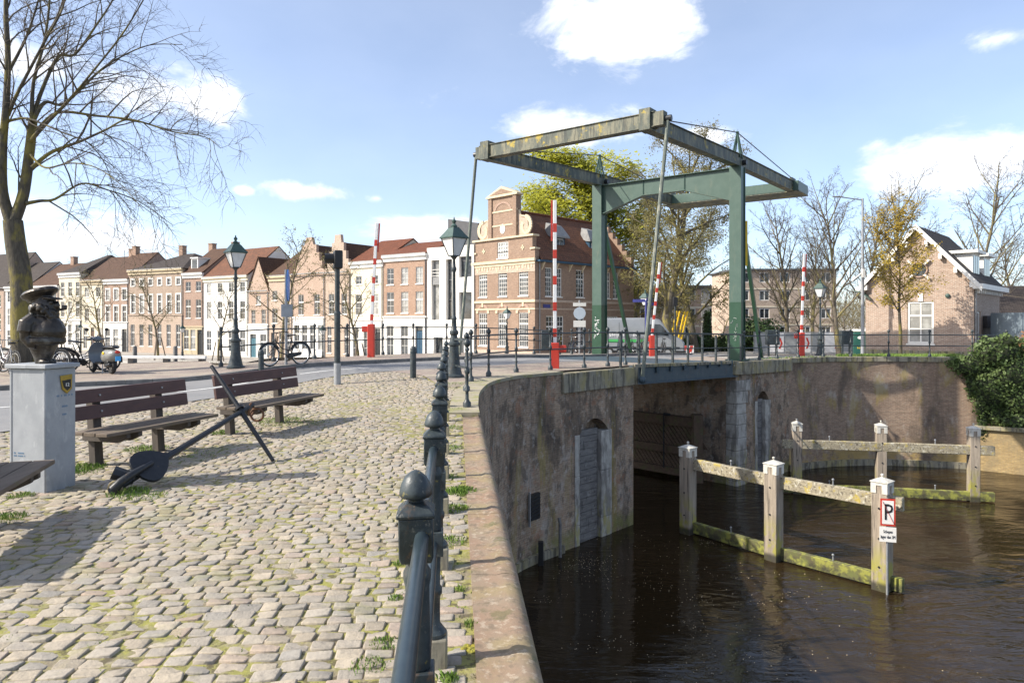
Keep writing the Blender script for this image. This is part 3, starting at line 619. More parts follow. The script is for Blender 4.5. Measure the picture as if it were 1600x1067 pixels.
# inner lock walls
li = thing('lock_wall', 'dark brick wall inside the lock below the left abutment', 'wall')
wall_ribbon('brickwork', [(A1.x, A1.y), (LOCK_L.x, LOCK_L.y)] + BASIN_A[1:], lambda x, y: gz(x, y) - .07, -6, m_wallbrick, li, 2)
ri = thing('lock_wall', 'dark brick wall inside the lock behind the open gate', 'wall')
wall_ribbon('brickwork', [(R0.x, R0.y), (LOCK_R.x, LOCK_R.y), (.2, 40)] + QUAY_C[:1], lambda x, y: gz(x, y) - .03, -6, m_wallbrick, ri, 2)
oq = thing('quay_wall', 'low brown quay wall on the far side of the basin before the houses', 'wall')
wall_ribbon('brickwork', QUAY_C, lambda x, y: gz(x, y) - .03, -6, BRICK('far_quay_brick', (.3, .22, .16), (.22, .17, .13), (.18, .15, .12), .4, .12, .02, layers=[((.42, .37, .3), .25, .5, .65, .5, (1, 1, 2)), ((.1, .085, .07), .3, .55, .68, .6, (1, 1, .5))]), oq)
mb = MB()
for a, b_ in zip(QUAY_C[:5], QUAY_C[1:6]):
    mb.bar((a[0], a[1], gz(*a) + .0), (b_[0], b_[1], gz(*b_) + .0), .5, .16)
mb.build('coping', m_stone, oq)
# right-hand abutment, pier and curved quay
RD = (R1 - R0).normalized(); RL = (R1 - R0).length; rang = math.atan2(RD.y, RD.x)
rb = thing('bridge_abutment', 'right bridge abutment with pale stone pier and narrow arched recess', 'abutment', (R0.x, R0.y, 0), rang)
recess_wall(rb, RL, -.35, -6, 1.55, 2.55, -1.75, -1.3, .45, m_wallbrick)
for zz0, zz1 in ((-5.6, -3.4), (-3.39, -1.7)):
    mb = MB(); mb.box(1.42, 1.6, -.025, .43, zz0, zz1); mb.build('jamb_stone', m_stone, rb, 30, .012)
    mb = MB(); mb.box(2.2, 2.62, -.03, .43, zz0, zz1); mb.build('jamb_stone', m_stone, rb, 30, .012)
z = -5.4
while z < -1.75:
    mb = MB(); mb.box(1.62, 2.18, .12, .2, z, z + .3); mb.build('plank', m_lockwood, rb, 30, .006); z += .315
zq = -5.7
for hq, wq in ((.9, .7), (.62, .66), (.6, .74), (.5, .7), (.55, .72), (.42, .68), (.42, .68), (.5, .8), (.45, 1.0)):
    mb = MB(); mb.box(-.07, wq * .95, -.07 - .02 * random.random(), .42, zq, zq + hq - .012); mb.build('quoin_stone', m_stone, rb, 30, .02); zq += hq
mb = MB(); mb.prism([(-.15, .7, -.6), (-.15, .7, .02), (RL + .05, .7, .0), (RL + .05, .7, -.55)], (0, 0.01, 0))
mb = MB(); mb.loft([[V(-.25, -.02, -.5), V(-.25, -.02, .0), V(-.25, .6, .0), V(-.25, .6, -.5)], [V(.25, -.16, -.52), V(.25, -.16, .0), V(.25, .6, .0), V(.25, .6, -.52)], [V(RL, -.16, -.55), V(RL, -.16, -.03), V(RL, .6, -.03), V(RL, .6, -.55)]]); mb.build('cap_stone', m_concrete, rb, 30, .02)
rw = thing('quay_wall', 'high weathered brick quay wall behind the far mooring posts', 'wall')
rp = [(p.x, p.y) for p in RIGHT[1:]]
wall_ribbon('brickwork', rp + [(22.5, 30.9), (27, 31.6), (60, 31)], lambda x, y: gz(x, y) - .02, -6, m_rightbrick, rw, 4)
wall_ribbon('footing', [(a, b - .12) for a, b in rp], lambda x, y: -4.72, -6, m_concrete, rw)
mb = MB()
for a, b_ in zip(rp[:-1], rp[1:]): mb.quad((a[0], a[1], -4.72), (b_[0], b_[1], -4.72), (b_[0], b_[1] - .12, -4.73), (a[0], a[1] - .12, -4.73))
mb.build('footing_ledge', m_concrete, rw)
for a, b_ in zip(rp[:-1:2], rp[2::2]):
    mb = MB(); d = Vector((b_[0] - a[0], b_[1] - a[1])).normalized() * .006; mb.bar((a[0] + d.x, a[1] + .16, gz(*a) - .1), (b_[0] - d.x, b_[1] + .16, gz(*b_) - .1), .42, .22); mb.build('cap_stone', m_concrete, rw, 30, .01)
lo = thing('quay_wall', 'low yellow brick quay wall below the ivy at right', 'wall')
LOWP = [(20.75, 30.55), (22.2, 29.5), (27, 26.6), (40, 19)]
wall_ribbon('brickwork', LOWP, lambda x, y: -3.15, -6, m_yellowbrick, lo)
for a, b_ in ((LOWP[0], LOWP[1]), (LOWP[1], LOWP[2]), (LOWP[2], LOWP[3])):
    mb = MB(); mb.bar((a[0], a[1] + .12, -3.08), (b_[0], b_[1] + .12, -3.08), .5, .16); mb.build('cap_stone', m_concrete, lo, 30, .01)
mb = MB(); mb.poly([(20.8, 30.7, -3.16), (22.2, 29.6, -3.16), (27, 26.7, -3.16), (40, 19.1, -3.16), (60, 31.2, -3.16), (22, 31.2, -3.16)]); o = mb.build('terrace_ground', m_turf, None, 0, 0, 'structure')
# open lock gate leaf against the right-hand lock wall
gt = thing('lock_gate', 'open wooden lock gate with diagonal planks under the bridge', 'gate')
def gpt(t, off, z): p = R0 + I2 * t + D2 * -off; return V(p.x, p.y, z)
for z0, z1, w in ((-2.75, -2.35, .34), (-3.95, -3.62, .3), (-4.85, -4.55, .3)):
    mb = MB(); mb.bar(gpt(1.3, .5, (z0 + z1) / 2), gpt(7, .5, (z0 + z1) / 2), w, z1 - z0); mb.build('beam', m_gatewood, gt, 30, .015)
mb = MB(); mb.bar(gpt(1.45, .5, -5.5), gpt(1.45, .5, -2.2), .42, .4); mb.build('heel_post', m_gatewood, gt, 30, .015)
for (za, zb) in ((-2.76, -3.61), (-3.96, -4.54)):
    t = .95
    while t < 6.8:
        mb = MB(); h = za - zb; mb.prism([gpt(t + h * .8, .47, za), gpt(t + h * .8 + .165, .47, za), gpt(t + .165, .47, zb), gpt(t, .47, zb)], gpt(0, .06, 0) - gpt(0, 0, 0)); mb.build('plank', m_gatewood, gt, 0); t += .2
mb = MB(); mb.tube([gpt(2.9, .72, -2.3), gpt(2.9, .72, -4.6)], .03, 6); mb.tube([gpt(2.9, .72, -2.3), gpt(2.6, .72, -2.3)], .06, 8); mb.build('sluice_rod', m_anchor, gt)

# ------------------------------------------------------------------ drawbridge
CR = Vector((9.526, 28.858)); th = .9224; U = Vector((-math.cos(th), -math.sin(th))); VV = Vector((-math.sin(th), math.cos(th))); CLp = CR + VV * 6.656
db = thing('drawbridge', 'green steel drawbridge with overhead balance beams across the lock', 'bridge')
def P3(c, z): return V(c.x, c.y, z)
def obox(mb, c, ax, hx, hy, z0, z1):
    ay = Vector((-ax.y, ax.x)); q = [c + ax * a * hx + ay * b * hy for a, b in ((-1, -1), (1, -1), (1, 1), (-1, 1))]
    mb.prism([P3(p, z0) for p in q], (0, 0, z1 - z0)); return mb
for c, zt in ((CR, 8.16), (CLp, 8.16)):
    g0 = gz(c.x, c.y)
    o = obox(MB(), c, U, .27, .2, g0 + 2.45, zt).build('column', m_green, db, 30, .012)
    for sgn in (-1, 1):
        ay = Vector((-U.y, U.x)); obox(MB(), c + U * .27 * sgn, U, .012, .25, g0 + 2.45, zt).build('flange', m_green, o)
    o = obox(MB(), c, U, .274, .204, g0 - .05, g0 + 2.45).build('column_base', m_greendk, db, 30, .012)
    for sgn in (-1, 1): obox(MB(), c + U * .27 * sgn, U, .015, .254, g0 - .05, g0 + 2.449).build('flange', m_greendk, o)
    obox(MB(), c, U, .42, .38, g0 - .06, g0 + .05).build('base_plate', m_greendk, db, 30, .01)
Lf, Lb = 8.515, 9.68; zp, ze, zb = 8.425, 8.046, 8.648
for c in (CR, CLp):
    e = c + U * (Lf + .15); b_ = c - U * Lb; a = MB()
    a.bar(P3(e, ze), P3(c, zp), .26, .48); a.bar(P3(c, zp), P3(b_, zb), .26, .5)
    o = a.build('balance_beam', m_arm, db, 30, .012)
    f = MB()
    for dz in (-.245, .245):
        f.bar(P3(e, ze + dz), P3(c, zp + dz), .36, .022); f.bar(P3(c, zp + dz * 1.04), P3(b_, zb + dz * 1.04), .36, .022)
    f.build('flange', m_arm, o)
    m = MB(); ap = P3(c, 9.62); ay = Vector((-U.y, U.x))
    for k_ in (-1, 1):
        for k2 in (-1, 1): m.bar(P3(c + U * .16 * k_ + ay * .17 * k2, zp + .1), ap, .05, .07)
    m.sphere(ap, .07, 8, 5); m.build('mast', m_green, db)
    s = MB(); s.tube([P3(c + U * (Lf - .6), ze + .3), ap], .022, 6); s.build('stay_rod', m_anchor, db)
    s = MB(); s.tube([P3(c - U * (Lb - 1.5), zb + .42), ap], .022, 6); s.build('stay_rod', m_anchor, db)
    q = MB(); obox(q, c - U * (Lb - 1.2), U, .35, .06, zb + .2, zb + .44); q.build('stay_bracket', m_arm, db)
    pv = MB(); ay = Vector((-U.y, U.x)); pv.tube([P3(c - U * .3 - ay * .3, zp - .05), P3(c - U * .3 + ay * .3, zp - .05)], .11, 10); pv.build('pivot_pin', m_anchor, db)
eR = CR + U * Lf; eL = CLp + U * Lf
m = MB(); m.bar(P3(eR - VV * .62, ze + .06), P3(eL + VV * .5, ze + .06), .3, .46); o = m.build('front_cross_beam', m_arm, db, 30, .012)
m = MB()
for dz in (-.235, .235): m.bar(P3(eR - VV * .3, ze + .06 + dz), P3(eL + VV * .3, ze + .06 + dz), .38, .022)
m.build('flange', m_arm, o)
for e in (eR, eL):
    obox(MB(), e, U, .24, .2, ze - .26, ze + .44).build('end_block', m_arm, db, 30, .012)
for e, sg, in ((eR, -1), (eL, 1)):
    top = e + VV * (.72 if sg < 0 else .58) * sg; m = MB(); m.tube([P3(top - U * .02 - VV * .1, ze + .05), P3(top + VV * .1, ze + .05)], .1, 10); m.build('hanger_pin', m_anchor, db)
    bot = (A1 + D2 * (.1 if sg < 0 else -.6) + I2 * (-.28 if sg < 0 else 8.0)) ; bz = -.25
    m = MB(); m.tube([P3(top, ze + .1), P3(bot, bz)], .062, 8); m.build('hanger_rod', MAT('hanger_paint%d' % sg, (.17, .19, .16), (.12, .14, .12), 8, .6, .2, layers=[((.4, .38, .3), 5, .58, .68, .6, (1, 1, .4))]), db)
    m = MB(); m.sphere(P3(bot, bz), .13, 8, 6); m.build('hanger_joint', m_blue, db)
# raking struts behind the columns
for c in (CR, CLp):
    m = MB(); m.bar(P3(c - U * .3, 6.65), P3(c - U * 3.3, gz(c.x, c.y) - .1), .14, .16); m.build('raking_strut', m_greendk, db)
# arched portal girder between the columns
def portal(off, name, z_top, mat):
    a = CR + U * off; b_ = CLp + U * off; L = (b_ - a).length; d = (b_ - a).normalized()
    pts = [(0.2, 6.75), (2.3, 7.42), (4.3, 7.42), (L - .2, 6.75), (L - .2, z_top), (0.2, z_top)]
    mb = MB(); mb.prism([P3(a + d * s, z) for s, z in pts], V(U.x * .04, U.y * .04, 0)); o = mb.build(name, mat, db, 0)
    f = MB()
    for (s0, z0), (s1, z1) in ((pts[0], pts[1]), (pts[1], pts[2]), (pts[2], pts[3]), (pts[4], pts[5])): f.bar(P3(a + d * s0 + U * .02, z0), P3(a + d * s1 + U * .02, z1), .3, .03)
    f.build('flange', mat, o)
    for s in (2.3, 4.3):
        f = MB(); f.bar(P3(a + d * s + U * .05, 7.4), P3(a + d * s + U * .05, z_top), .03, .06); f.build('stiffener', mat, o)
portal(.05, 'portal_girder', 8.12, m_green)
# counterweight box between the tail ends of the balance beams
a = CR - U * (Lb - .55); b_ = CLp - U * (Lb - .55)
m = MB(); q = [a - U * .8, b_ - U * .8, b_ + U * 1.1, a + U * 1.1]; m.prism([P3(p - VV * (0.4 if i in (0, 3) else -.4), zb - .28) for i, p in enumerate(q)], (0, 0, .5)); m.build('counterweight', m_green, db, 30, .015)
m = MB(); m.prism([P3(p - VV * (0.42 if i in (0, 3) else -.42), zb - .33) for i, p in enumerate(q)], (0, 0, .045)); m.build('counterweight_tray', m_arm, db)
# caged ladder rail on the right column
m = MB(); c = CR - U * .34 - VV * .26
m.bar(P3(c, 4.0), P3(c, 5.9), .07, .09); m.build('rubbing_strip', m_yellow, db)
# graffiti strokes on the column bases
def graffiti(c, seed, n, mat):
    g = random.Random(seed); ay = Vector((-U.y, U.x)); m = MB(); face = c + U * .292; zc = gz(c.x, c.y)
    for i in range(n):
        s = g.uniform(-.14, .14); z = zc + .9 + i * 1.0 / n; p = [P3(face + ay * (s + g.uniform(-.08, .08)), z + g.uniform(-.07, .09)) for _ in range(4)]
        m.tube(p, .012, 4)
    m.build('graffiti', mat, db)
graffiti(CLp, 4, 16, m_inkwhite); graffiti(CR, 9, 7, MAT('grey_spray', (.35, .38, .35), (.3, .33, .3), 9, .6, 0))
# deck: plate, girders, stiffeners
LW = (R0 - A1).length; W2 = 8.1
def dk(t, w, z): p = A1 + (R0 - A1).normalized() * t + I2 * w; return V(p.x, p.y, z)
dz0, dz1 = gz(A1.x, A1.y), gz(R0.x, R0.y)
m = MB(); m.loft([[dk(-.05, .0, dz0 + .0), dk(-.05, W2, dz0 + .0), dk(-.05, W2, dz0 - .09), dk(-.05, .0, dz0 - .09)], [dk(LW + .1, .0, dz1 + .0), dk(LW + .1, W2, dz1), dk(LW + .1, W2, dz1 - .09), dk(LW + .1, .0, dz1 - .09)]]); m.build('deck_plate', m_blue, db)
for w in (.04, 2.0, 4.0, 6.0, W2 - .04):
    m = MB(); m.bar(dk(.02, w, dz0 - .35), dk(LW + .05, w, dz1 - .32), .06, .5); o = m.build('girder', m_blue, db, 30)
    m = MB(); m.bar(dk(.02, w, dz0 - .6), dk(LW + .05, w, dz1 - .57), .26, .03); m.build('flange', m_blue, o)
for i in range(8):
    t = .5 + i * .9; m = MB(); m.bar(dk(t, -.04, dz0 - .1), dk(t, -.04, dz0 - .3), .1, .09); m.build('stiffener', m_blue, db)
m = MB(); m.bar(dk(.0, -.02, dz0 + .0), dk(LW + .05, -.02, dz1 + .0), .1, .1); m.build('edge_angle', m_concrete, db)
# ------------------------------------------------------------------ cast-iron quay railing (square heads)
qr = thing('quay_railing', 'dark cast-iron railing with acorn topped posts along the quay edge', 'railing')
PD = Vector((-.0905, 1)).normalized()
posts = [Vector((-.271 - .0905 * (1.325 * i), 2.065 + 1.325 * i)) for i in range(-1, 9)]
rotp = math.atan2(PD.y, PD.x)
bodym = MB()
bodym.lathe([(.066, .14), (.066, .158), (.052, .175), (.034, .2), (.033, .33), (.043, .345), (.043, .37), (.033, .385), (.034, .5), (.036, .535)], (0, 0, 0), 14)
bodym.lathe([(.047, .535), (.047, .655)], (0, 0, 0), 4, True)
bodym.lathe([(.036, .655), (.0375, .68), (.0365, .9), (.042, .925), (.042, .945), (.03, .965), (.03, .985)], (0, 0, 0), 14)
bodym.lathe([(.044, .98), (.051, 1.0), (.051, 1.115)], (0, 0, 0), 4, True)
bodym.lathe([(.056, 1.115), (.057, 1.128), (.04, 1.146), (.024, 1.156)], (0, 0, 0), 4, True)
bm_ = bodym.mesh('post', 35); bm_.materials.append(m_iron)
fin = MB(); fin.lathe([(.022, 1.15), (.023, 1.162), (.03, 1.166), (.045, 1.17), (.0495, 1.177), (.049, 1.188), (.044, 1.208), (.033, 1.229), (.016, 1.244), (.003, 1.25)], (0, 0, 0), 18); fm_ = fin.mesh('finial', 50); fm_.materials.append(m_iron)
blk = MB(); blk.box(-.07, .07, -.07, .07, -.06, .14); km_ = blk.mesh('plinth', 30); km_.materials.append(m_concrete)
for p in posts:
    o = link('post', bm_, qr, .004); o.location = (p.x, p.y, gz(p.x, p.y)); o.rotation_euler = (random.gauss(0, .007), random.gauss(0, .007), rotp + random.gauss(0, .03))
    link('finial', fm_, o); link('plinth', km_, o, .012)
for z in (1.058, .595):
    for a, b_ in zip(posts[:-1], posts[1:]):
        mb = MB(); mb.tube([V(a.x, a.y, gz(a.x, a.y) + z), V(b_.x, b_.y, gz(b_.x, b_.y) + z)], .0215, 12); mb.build('rail', m_ironrail, qr, 60)
# ------------------------------------------------------------------ ball-topped railings
def ballpost(h):
    m = MB(); s = h / 1.28
    m.lathe([(.075, 0), (.075, .1), (.05, .13), (.033, .17), (.03, .3), (.042, .31), (.042, .33), (.028, .35), (.028, .62), (.045, .64), (.05, .68), (.045, .72), (.028, .74), (.028, 1.05), (.042, 1.06), (.042, 1.1), (.025, 1.12), (.05, 1.15), (.062, 1.19), (.055, 1.23), (.03, 1.26), (.012, 1.28)], (0, 0, 0), 10)
    m.v = [(a, b_, c * s) for a, b_, c in m.v]; me = m.mesh('post', 40); me.materials.append(m_iron); return me
bp = ballpost(1.28)
def ball_rail(name, label, pts, zs=(1.1, .62), r=.022, raise_=0, posts_from=None):
    t = thing(name, label, 'railing'); pts = [Vector(p) for p in pts]
    for p in pts:
        o = link('post', bp, t); o.location = (p.x, p.y, gz(p.x, p.y) + raise_)
    for z in zs:
        for a, b_ in zip(pts[:-1], pts[1:]):
            mb = MB(); mb.tube([V(a.x, a.y, gz(a.x, a.y) + z + raise_), V(b_.x, b_.y, gz(b_.x, b_.y) + z + raise_)], r, 8); mb.build('rail', m_ironrail, t, 60)
    return t
ball_rail('bay_railing', 'dark ball topped railing curving round the bay to the bridge', [(-.83, 12.6), (-.98, 14.7), (-1.0, 16.6), (-.62, 18.15), (.12, 19.55), (1.15, 20.45), (2.25, 21.25), (3.1, 22.1), (3.78, 22.75)])
# bridge railing: plain square posts standing on the deck edge
br = thing('bridge_railing', 'plain green-grey railing with square posts along near edge of the bridge deck', 'railing')
Lb2 = (R0 - A1).length; dd = (R0 - A1).normalized()
for i in range(9):
    t = -.6 + i * (Lb2 + 1.2) / 8; p = A1 + dd * t + I2 * .08; z = gz(p.x, p.y); mb = MB(); mb.bar((p.x, p.y, z - .1), (p.x, p.y, z + 1.1), .07, .07, (D2.x, D2.y, 0)); mb.build('post', m_iron, br, 30, .006)
for z, w in ((1.1, .075), (.56, .05)):
    a = A1 + dd * -.8 + I2 * .08; b_ = A1 + dd * (Lb2 + .8) + I2 * .08
    mb = MB(); mb.bar((a.x, a.y, gz(a.x, a.y) + z), (b_.x, b_.y, gz(b_.x, b_.y) + z), w, w * .8); mb.build('rail', m_iron, br, 30, .01)
ball_rail('far_quay_railing', 'ball topped railing along the right-hand quay before the brick house', [(9.7, 28.55), (10.6, 29.25), (11.7, 30.15), (13.0, 31.0), (14.4, 31.6), (15.8, 31.85), (17.6, 31.9), (19.3, 31.55), (20.9, 31.0), (22.6, 31.2)], (1.02, .52))
fr = [(-9.25, 21.7), (-8.1, 23.2), (-7.1, 24.55), (-6.3, 26.1), (-5.2, 27.5), (-4.1, 28.35), (-2.75, 28.75)] + [tuple(A1 + I2 * 8.25 + D2 * t) for t in (.6, 2.4, 4.2, 6.0)]
ball_rail('basin_railing', 'ball topped railing on the basin side of the road behind the bicycle', fr, (1.1, .62), .022, .1)
fr2 = [tuple(A1 + I2 * 8.25 + D2 * t) for t in (6.9, 8.3, 9.7, 11.1, 12.5, 13.9)]
ball_rail('far_bridge_railing', 'ball topped railing at far side of the bridge near the left column', fr2, (1.1, .62), .022, .05)
# ------------------------------------------------------------------ street lamps
lampb = MB(); lampb.lathe([(.27, 0), (.27, .05), (.215, .09), (.2, .16), (.16, .35), (.135, .6), (.125, .82), (.165, .85), (.165, .9), (.11, .94), (.085, 1.1), (.12, 1.14), (.12, 1.2), (.075, 1.25), (.06, 1.5), (.075, 1.53), (.07, 1.56), (.05, 1.6), (.04, 2.75), (.065, 2.8), (.07, 2.86), (.045, 2.9), (.035, 3.08), (.06, 3.12), (.1, 3.16)], (0, 0, 0), 14)
lm1 = lampb.mesh('column', 40); lm1.materials.append(m_iron)
fr_ = MB(); q0, q1, z0, z1 = .105, .24, 3.18, 3.64
for k_ in range(4):
    a = math.pi / 4 + k_ * math.pi / 2; b_ = a + math.pi / 2; s2 = math.sqrt(2)
    A_ = V(q0 * s2 * math.cos(a), q0 * s2 * math.sin(a), z0); B_ = V(q1 * s2 * math.cos(a), q1 * s2 * math.sin(a), z1); A2 = V(q0 * s2 * math.cos(b_), q0 * s2 * math.sin(b_), z0); B2 = V(q1 * s2 * math.cos(b_), q1 * s2 * math.sin(b_), z1)
    fr_.bar(A_, B_, .022, .022); fr_.bar(A_, A2, .022, .022); fr_.bar(B_, B2, .025, .025)
lm2 = fr_.mesh('lantern_frame', 30); lm2.materials.append(m_iron)
lm3 = []
pn = MB(); s = 1; pn.quad((-q0 * .95, -q0 * .97, z0), (q0 * .95, -q0 * .97, z0), (q1 * .95, -q1 * .97, z1), (-q1 * .95, -q1 * .97, z1)); lm3 = pn.mesh('pane', 0); lm3.materials.append(m_lampglass)
rf = MB(); rf.lathe([(.27, 3.63), (.275, 3.66), (.19, 3.78), (.115, 3.9), (.1, 3.9), (.1, 3.93)], (0, 0, 0), 4, True); rf.lathe([(.075, 3.93), (.09, 3.96), (.06, 4.0), (.03, 4.03), (.055, 4.07), (.06, 4.1), (.025, 4.14), (.012, 4.2)], (0, 0, 0), 10)
lm4 = rf.mesh('lantern_roof', 35); lm4.materials.append(m_patina)
def lamp(pos, h, label, rot=.78):
    t = thing('street_lamp', label, 'street lamp', pos, rot, 'old style lantern posts'); t.scale = (h / 4.2,) * 3 if h < 3.9 else (1, 1, h / 4.2)
    link('column', lm1, t); l = link('lantern_frame', lm2, t)
    for k_ in range(4): o = link('pane', lm3, l); o.rotation_euler = (0, 0, k_ * math.pi / 2)
    link('lantern_roof', lm4, t)
p = V(-1.52, 17.9, gz(-1.52, 17.9)); lamp(p, 4.2, 'tall lantern street lamp at end of the acorn railing')
mb = MB(); mb.bar((-1.52, 17.9, p.z + 1.0), (-1.0, 16.6, p.z + 1.0), .04, .05); mb.bar((-1.52, 17.9, p.z + .32), (-1.0, 16.6, p.z + .32), .04, .05); tag(mb.build('stay_bar', m_iron, None), 'short iron tie bars joining the lamp foot to railing post', 'bracket')
p = G(368, 580); lamp((p.x, p.y, p.z + .1), 4.1, 'lantern street lamp beside the parked bicycle and basin railing')
p = V(15.35, 34.0, gz(15.35, 34)); lamp(p, 3.85, 'lantern street lamp between striped barrier and right brick house')
p = V(-.4, 55.5, gz(-.4, 55.5)); lamp(p, 4.2, 'lantern street lamp standing before the gabled brick house front')
p = V(8.2, 42, gz(8.2, 42)); lamp(p, 4.1, 'lantern street lamp beside the grey van')
for px, Y, lb in ((125, 92, 'far lantern lamp on opposite quay before cream house'), (285, 77, 'far lantern lamp on opposite quay before narrow shop house'), (504, 63.5, 'far lantern lamp on opposite quay before stepped gable house')):
    x = (px - 800) / F * Y; lamp((x, Y, gz(x, Y)), 4.1, lb)
# ------------------------------------------------------------------ barriers
def barrier(base, h_box, top, label, boxw=.22, side=1, seg=5):
    t = thing('road_barrier', label, 'barrier', base, 0, 'red and white lifting barriers'); b0 = Vector(base); tp = Vector(top) - b0
    m = MB(); m.box(-boxw / 2, boxw / 2, -boxw / 2, boxw / 2, -.05, h_box); m.box(-boxw * .9 * side - .12, -boxw * .9 * side + .12, -.09, .09, h_box - .3, h_box - .08); m.build('housing', m_red, t, 30, .02)
    s = Vector((0, 0, h_box - .1)); d = tp - s; w = boxw * .42; L = d.length
    m = MB(); m.bar(s, tp, w, w * .8, (0, 1, 0)); arm = m.build('arm', m_barwhite, t, 30, .008)
    for k_ in range(seg):
        f0 = .06 + k_ * .9 / seg; f1 = f0 + .3 / seg; m = MB(); m.bar(s + d * f0, s + d * f1, w * 1.03, w * .83, (0, 1, 0)); m.build('red_band', m_red, arm)
    m = MB(); off = Vector((w * .9 * side, 0, 0)); m.bar(s + d * .72 + off, tp * 1.0 + off, .05, .03, (0, 1, 0)); m.build('hanging_skirt', m_red, arm)
    return t
p = G(580, 562); barrier((p.x, p.y, p.z + .1), 1.25, W(589, 349, p.y), 'red and white barrier raised beyond the road at left', .25)
p = V(1.33, 21.2, gz(1.33, 21.2)); t = barrier(p, .8, W(867, 313, 21.2), 'red and white barrier raised at near left end of the bridge', .26, -1)
m = MB(); m.box(-.42, -.16, -.12, .12, .55, 1.18); m.build('control_cabinet', m_iron, t, 30, .012)
p = V(6.7, 32.7, gz(6.7, 32.7)); barrier(p, 1.0, W(1031, 410, 32.7), 'red and white barrier leaning beside the grey van', .24)
p = V(14.5, 34.2, gz(14.5, 34.2)); barrier(p, 1.15, W(1257, 397, 34.2), 'red and white barrier raised left of the right-hand lamp', .25)
# signal, bollards, sign poles
p = G(527, 600); t = thing('signal_post', 'dark bridge signal post with single hooded lamp', 'signal', p)
m = MB(); m.tube([(0, 0, -.05), (0, 0, .52)], .085, 14); m.build('sleeve', m_galv, t, 60)
m = MB(); m.tube([(0, 0, .5), (0, 0, 1.75)], .075, 14); m.tube([(0, 0, 1.74), (0, 0, 2.86)], .062, 14); m.lathe([(.08, 1.72), (.085, 1.76), (.07, 1.8)], (0, 0, 0), 14); m.build('pole', m_iron, t, 60)
m = MB(); m.box(-.09, .12, -.15, .15, 2.85, 3.3); hd = m.build('signal_head', m_black, t, 30, .03)
m = MB(); n = 16; rings = []
for x, r, cut in ((-.08, .125, 0), (-.3, .125, .0), (-.3, .112, 0), (-.09, .11, 0)): rings.append([V(x - (.12 * (math.cos(2 * math.pi * k_ / n) > .0) * 0), r * math.sin(2 * math.pi * k_ / n), 3.1 + r * math.cos(2 * math.pi * k_ / n)) for k_ in range(n)])
m.loft(rings); m.build('visor', m_black, hd, 60)
m = MB(); m.tube([(-.085, 0, 3.1), (-.1, 0, 3.1)], .1, 16); m.build('lens', GLASS('dark_lens', (.03, .02, .015), .1), hd, 60)
t.rotation_euler = (0, 0, .35)
for px, py, h, lb in ((645.5, 590.5, .82, 'dark bollard at the road edge left of the tall lamp'), (408, 582, .68, 'dark bollard in front of the bicycle front wheel')):
    p = G(px, py); t = thing('bollard', lb, 'bollard', p); m = MB(); m.lathe([(.08, -.03), (.08, h * .93), (.07, h * .97), (.04, h)], (0, 0, 0), 12); m.build('post', m_iron, t, 40); m = MB(); m.lathe([(.083, h * .78), (.083, h * .84)], (0, 0, 0), 12); m.build('band', m_ironrail, t, 40)
p = G(447, 575); t = thing('sign_post', 'grey pole with blue road sign seen edge-on behind the bicycle', 'sign', (p.x, p.y, p.z + .08))
Y = p.y; zt = CZ + (HOR - 425) / F * Y - p.z; m = MB(); m.tube([(0, 0, -.1), (0, 0, zt)], .045, 10); m.build('pole', m_galv, t, 60)
m = MB(); rr = .5; zc = zt - .5; m.loft([[V(x_, rr * .42 * math.cos(a), zc + rr * math.sin(a)) for a in [2 * math.pi * k_ / 20 for k_ in range(20)]] for x_ in (.05, .075)]); o = m.build('sign_disc', MAT('blue_sign', (.05, .2, .55), (.06, .22, .6), 5, .4, 0), t, 50); o.rotation_euler = (0, 0, .12)
m = MB(); m.box(.05, .07, -.18, .18, zt - 1.5, zt - 1.1); o = m.build('sub_plate', m_galv, t); o.rotation_euler = (0, 0, -.9)
# ------------------------------------------------------------------ benches
def bench(c, d, L, label, name_plate=False):
    t = thing('park_bench', label, 'bench', (c[0], c[1], gz(*c)), math.atan2(-d[0], d[1]), 'wooden benches on the quay'); s = L / 2
    for y in (-s + .38, s - .42):
        m = MB(); m.box(-.05, .05, y - .055, y + .055, -.08, .93 - .04); m.v = [(a - max(0, c_ - .45) * .16, b_, c_) for a, b_, c_ in m.v]; m.build('leg', m_post_wood, t, 30, .006)
        m = MB(); m.prism([(-.1, y - .11, .30), (-.1, y - .11, .41), (.56, y - .11, .41), (.56, y - .11, .36), (.42, y - .11, .30)], (0, .055, 0)); m.build('seat_bearer', m_post_wood, t, 30, .005)
        m = MB(); m.prism([(-.1, y + .056, .30), (-.1, y + .056, .41), (.56, y + .056, .41), (.56, y + .056, .36), (.42, y + .056, .30)], (0, .055, 0)); m.build('seat_bearer', m_post_wood, t, 30, .005)
    for x in (.06, .235, .41):
        m = MB(); m.box(x, x + .165, -s, s, .412, .452); m.build('seat_plank', m_plank_old, t, 30, .006)
    for k_, z in enumerate((.56, .745)):
        x = .05 - max(0, z - .45) * .16; m = MB(); m.prism([(x, -s, z), (x + .045, -s, z), (x + .045 - .024, -s, z + .155), (x - .024, -s, z + .155)], (0, L, 0)); o = m.build('back_plank', m_plank_br, t, 30, .006)
        for y in (-s + .38, s - .42):
            b_ = MB(); b_.tube([(x + .03, y, z + .08), (x + .046, y, z + .08)], .012, 8); b_.build('bolt', m_galv, o, 60)
    if name_plate:
        m = MB(); m.box(.05, .053, -.1, .22, .79, .86); m.v = [(a - .045, b_, c_) for a, b_, c_ in m.v]; m.v = [(a + (.9 - c_) * .16 - .0, b_, c_) for a, b_, c_ in m.v]; m.build('name_plate', MAT('worn_plate', (.34, .31, .28), (.22, .2, .18), 30, .7, .1), t)
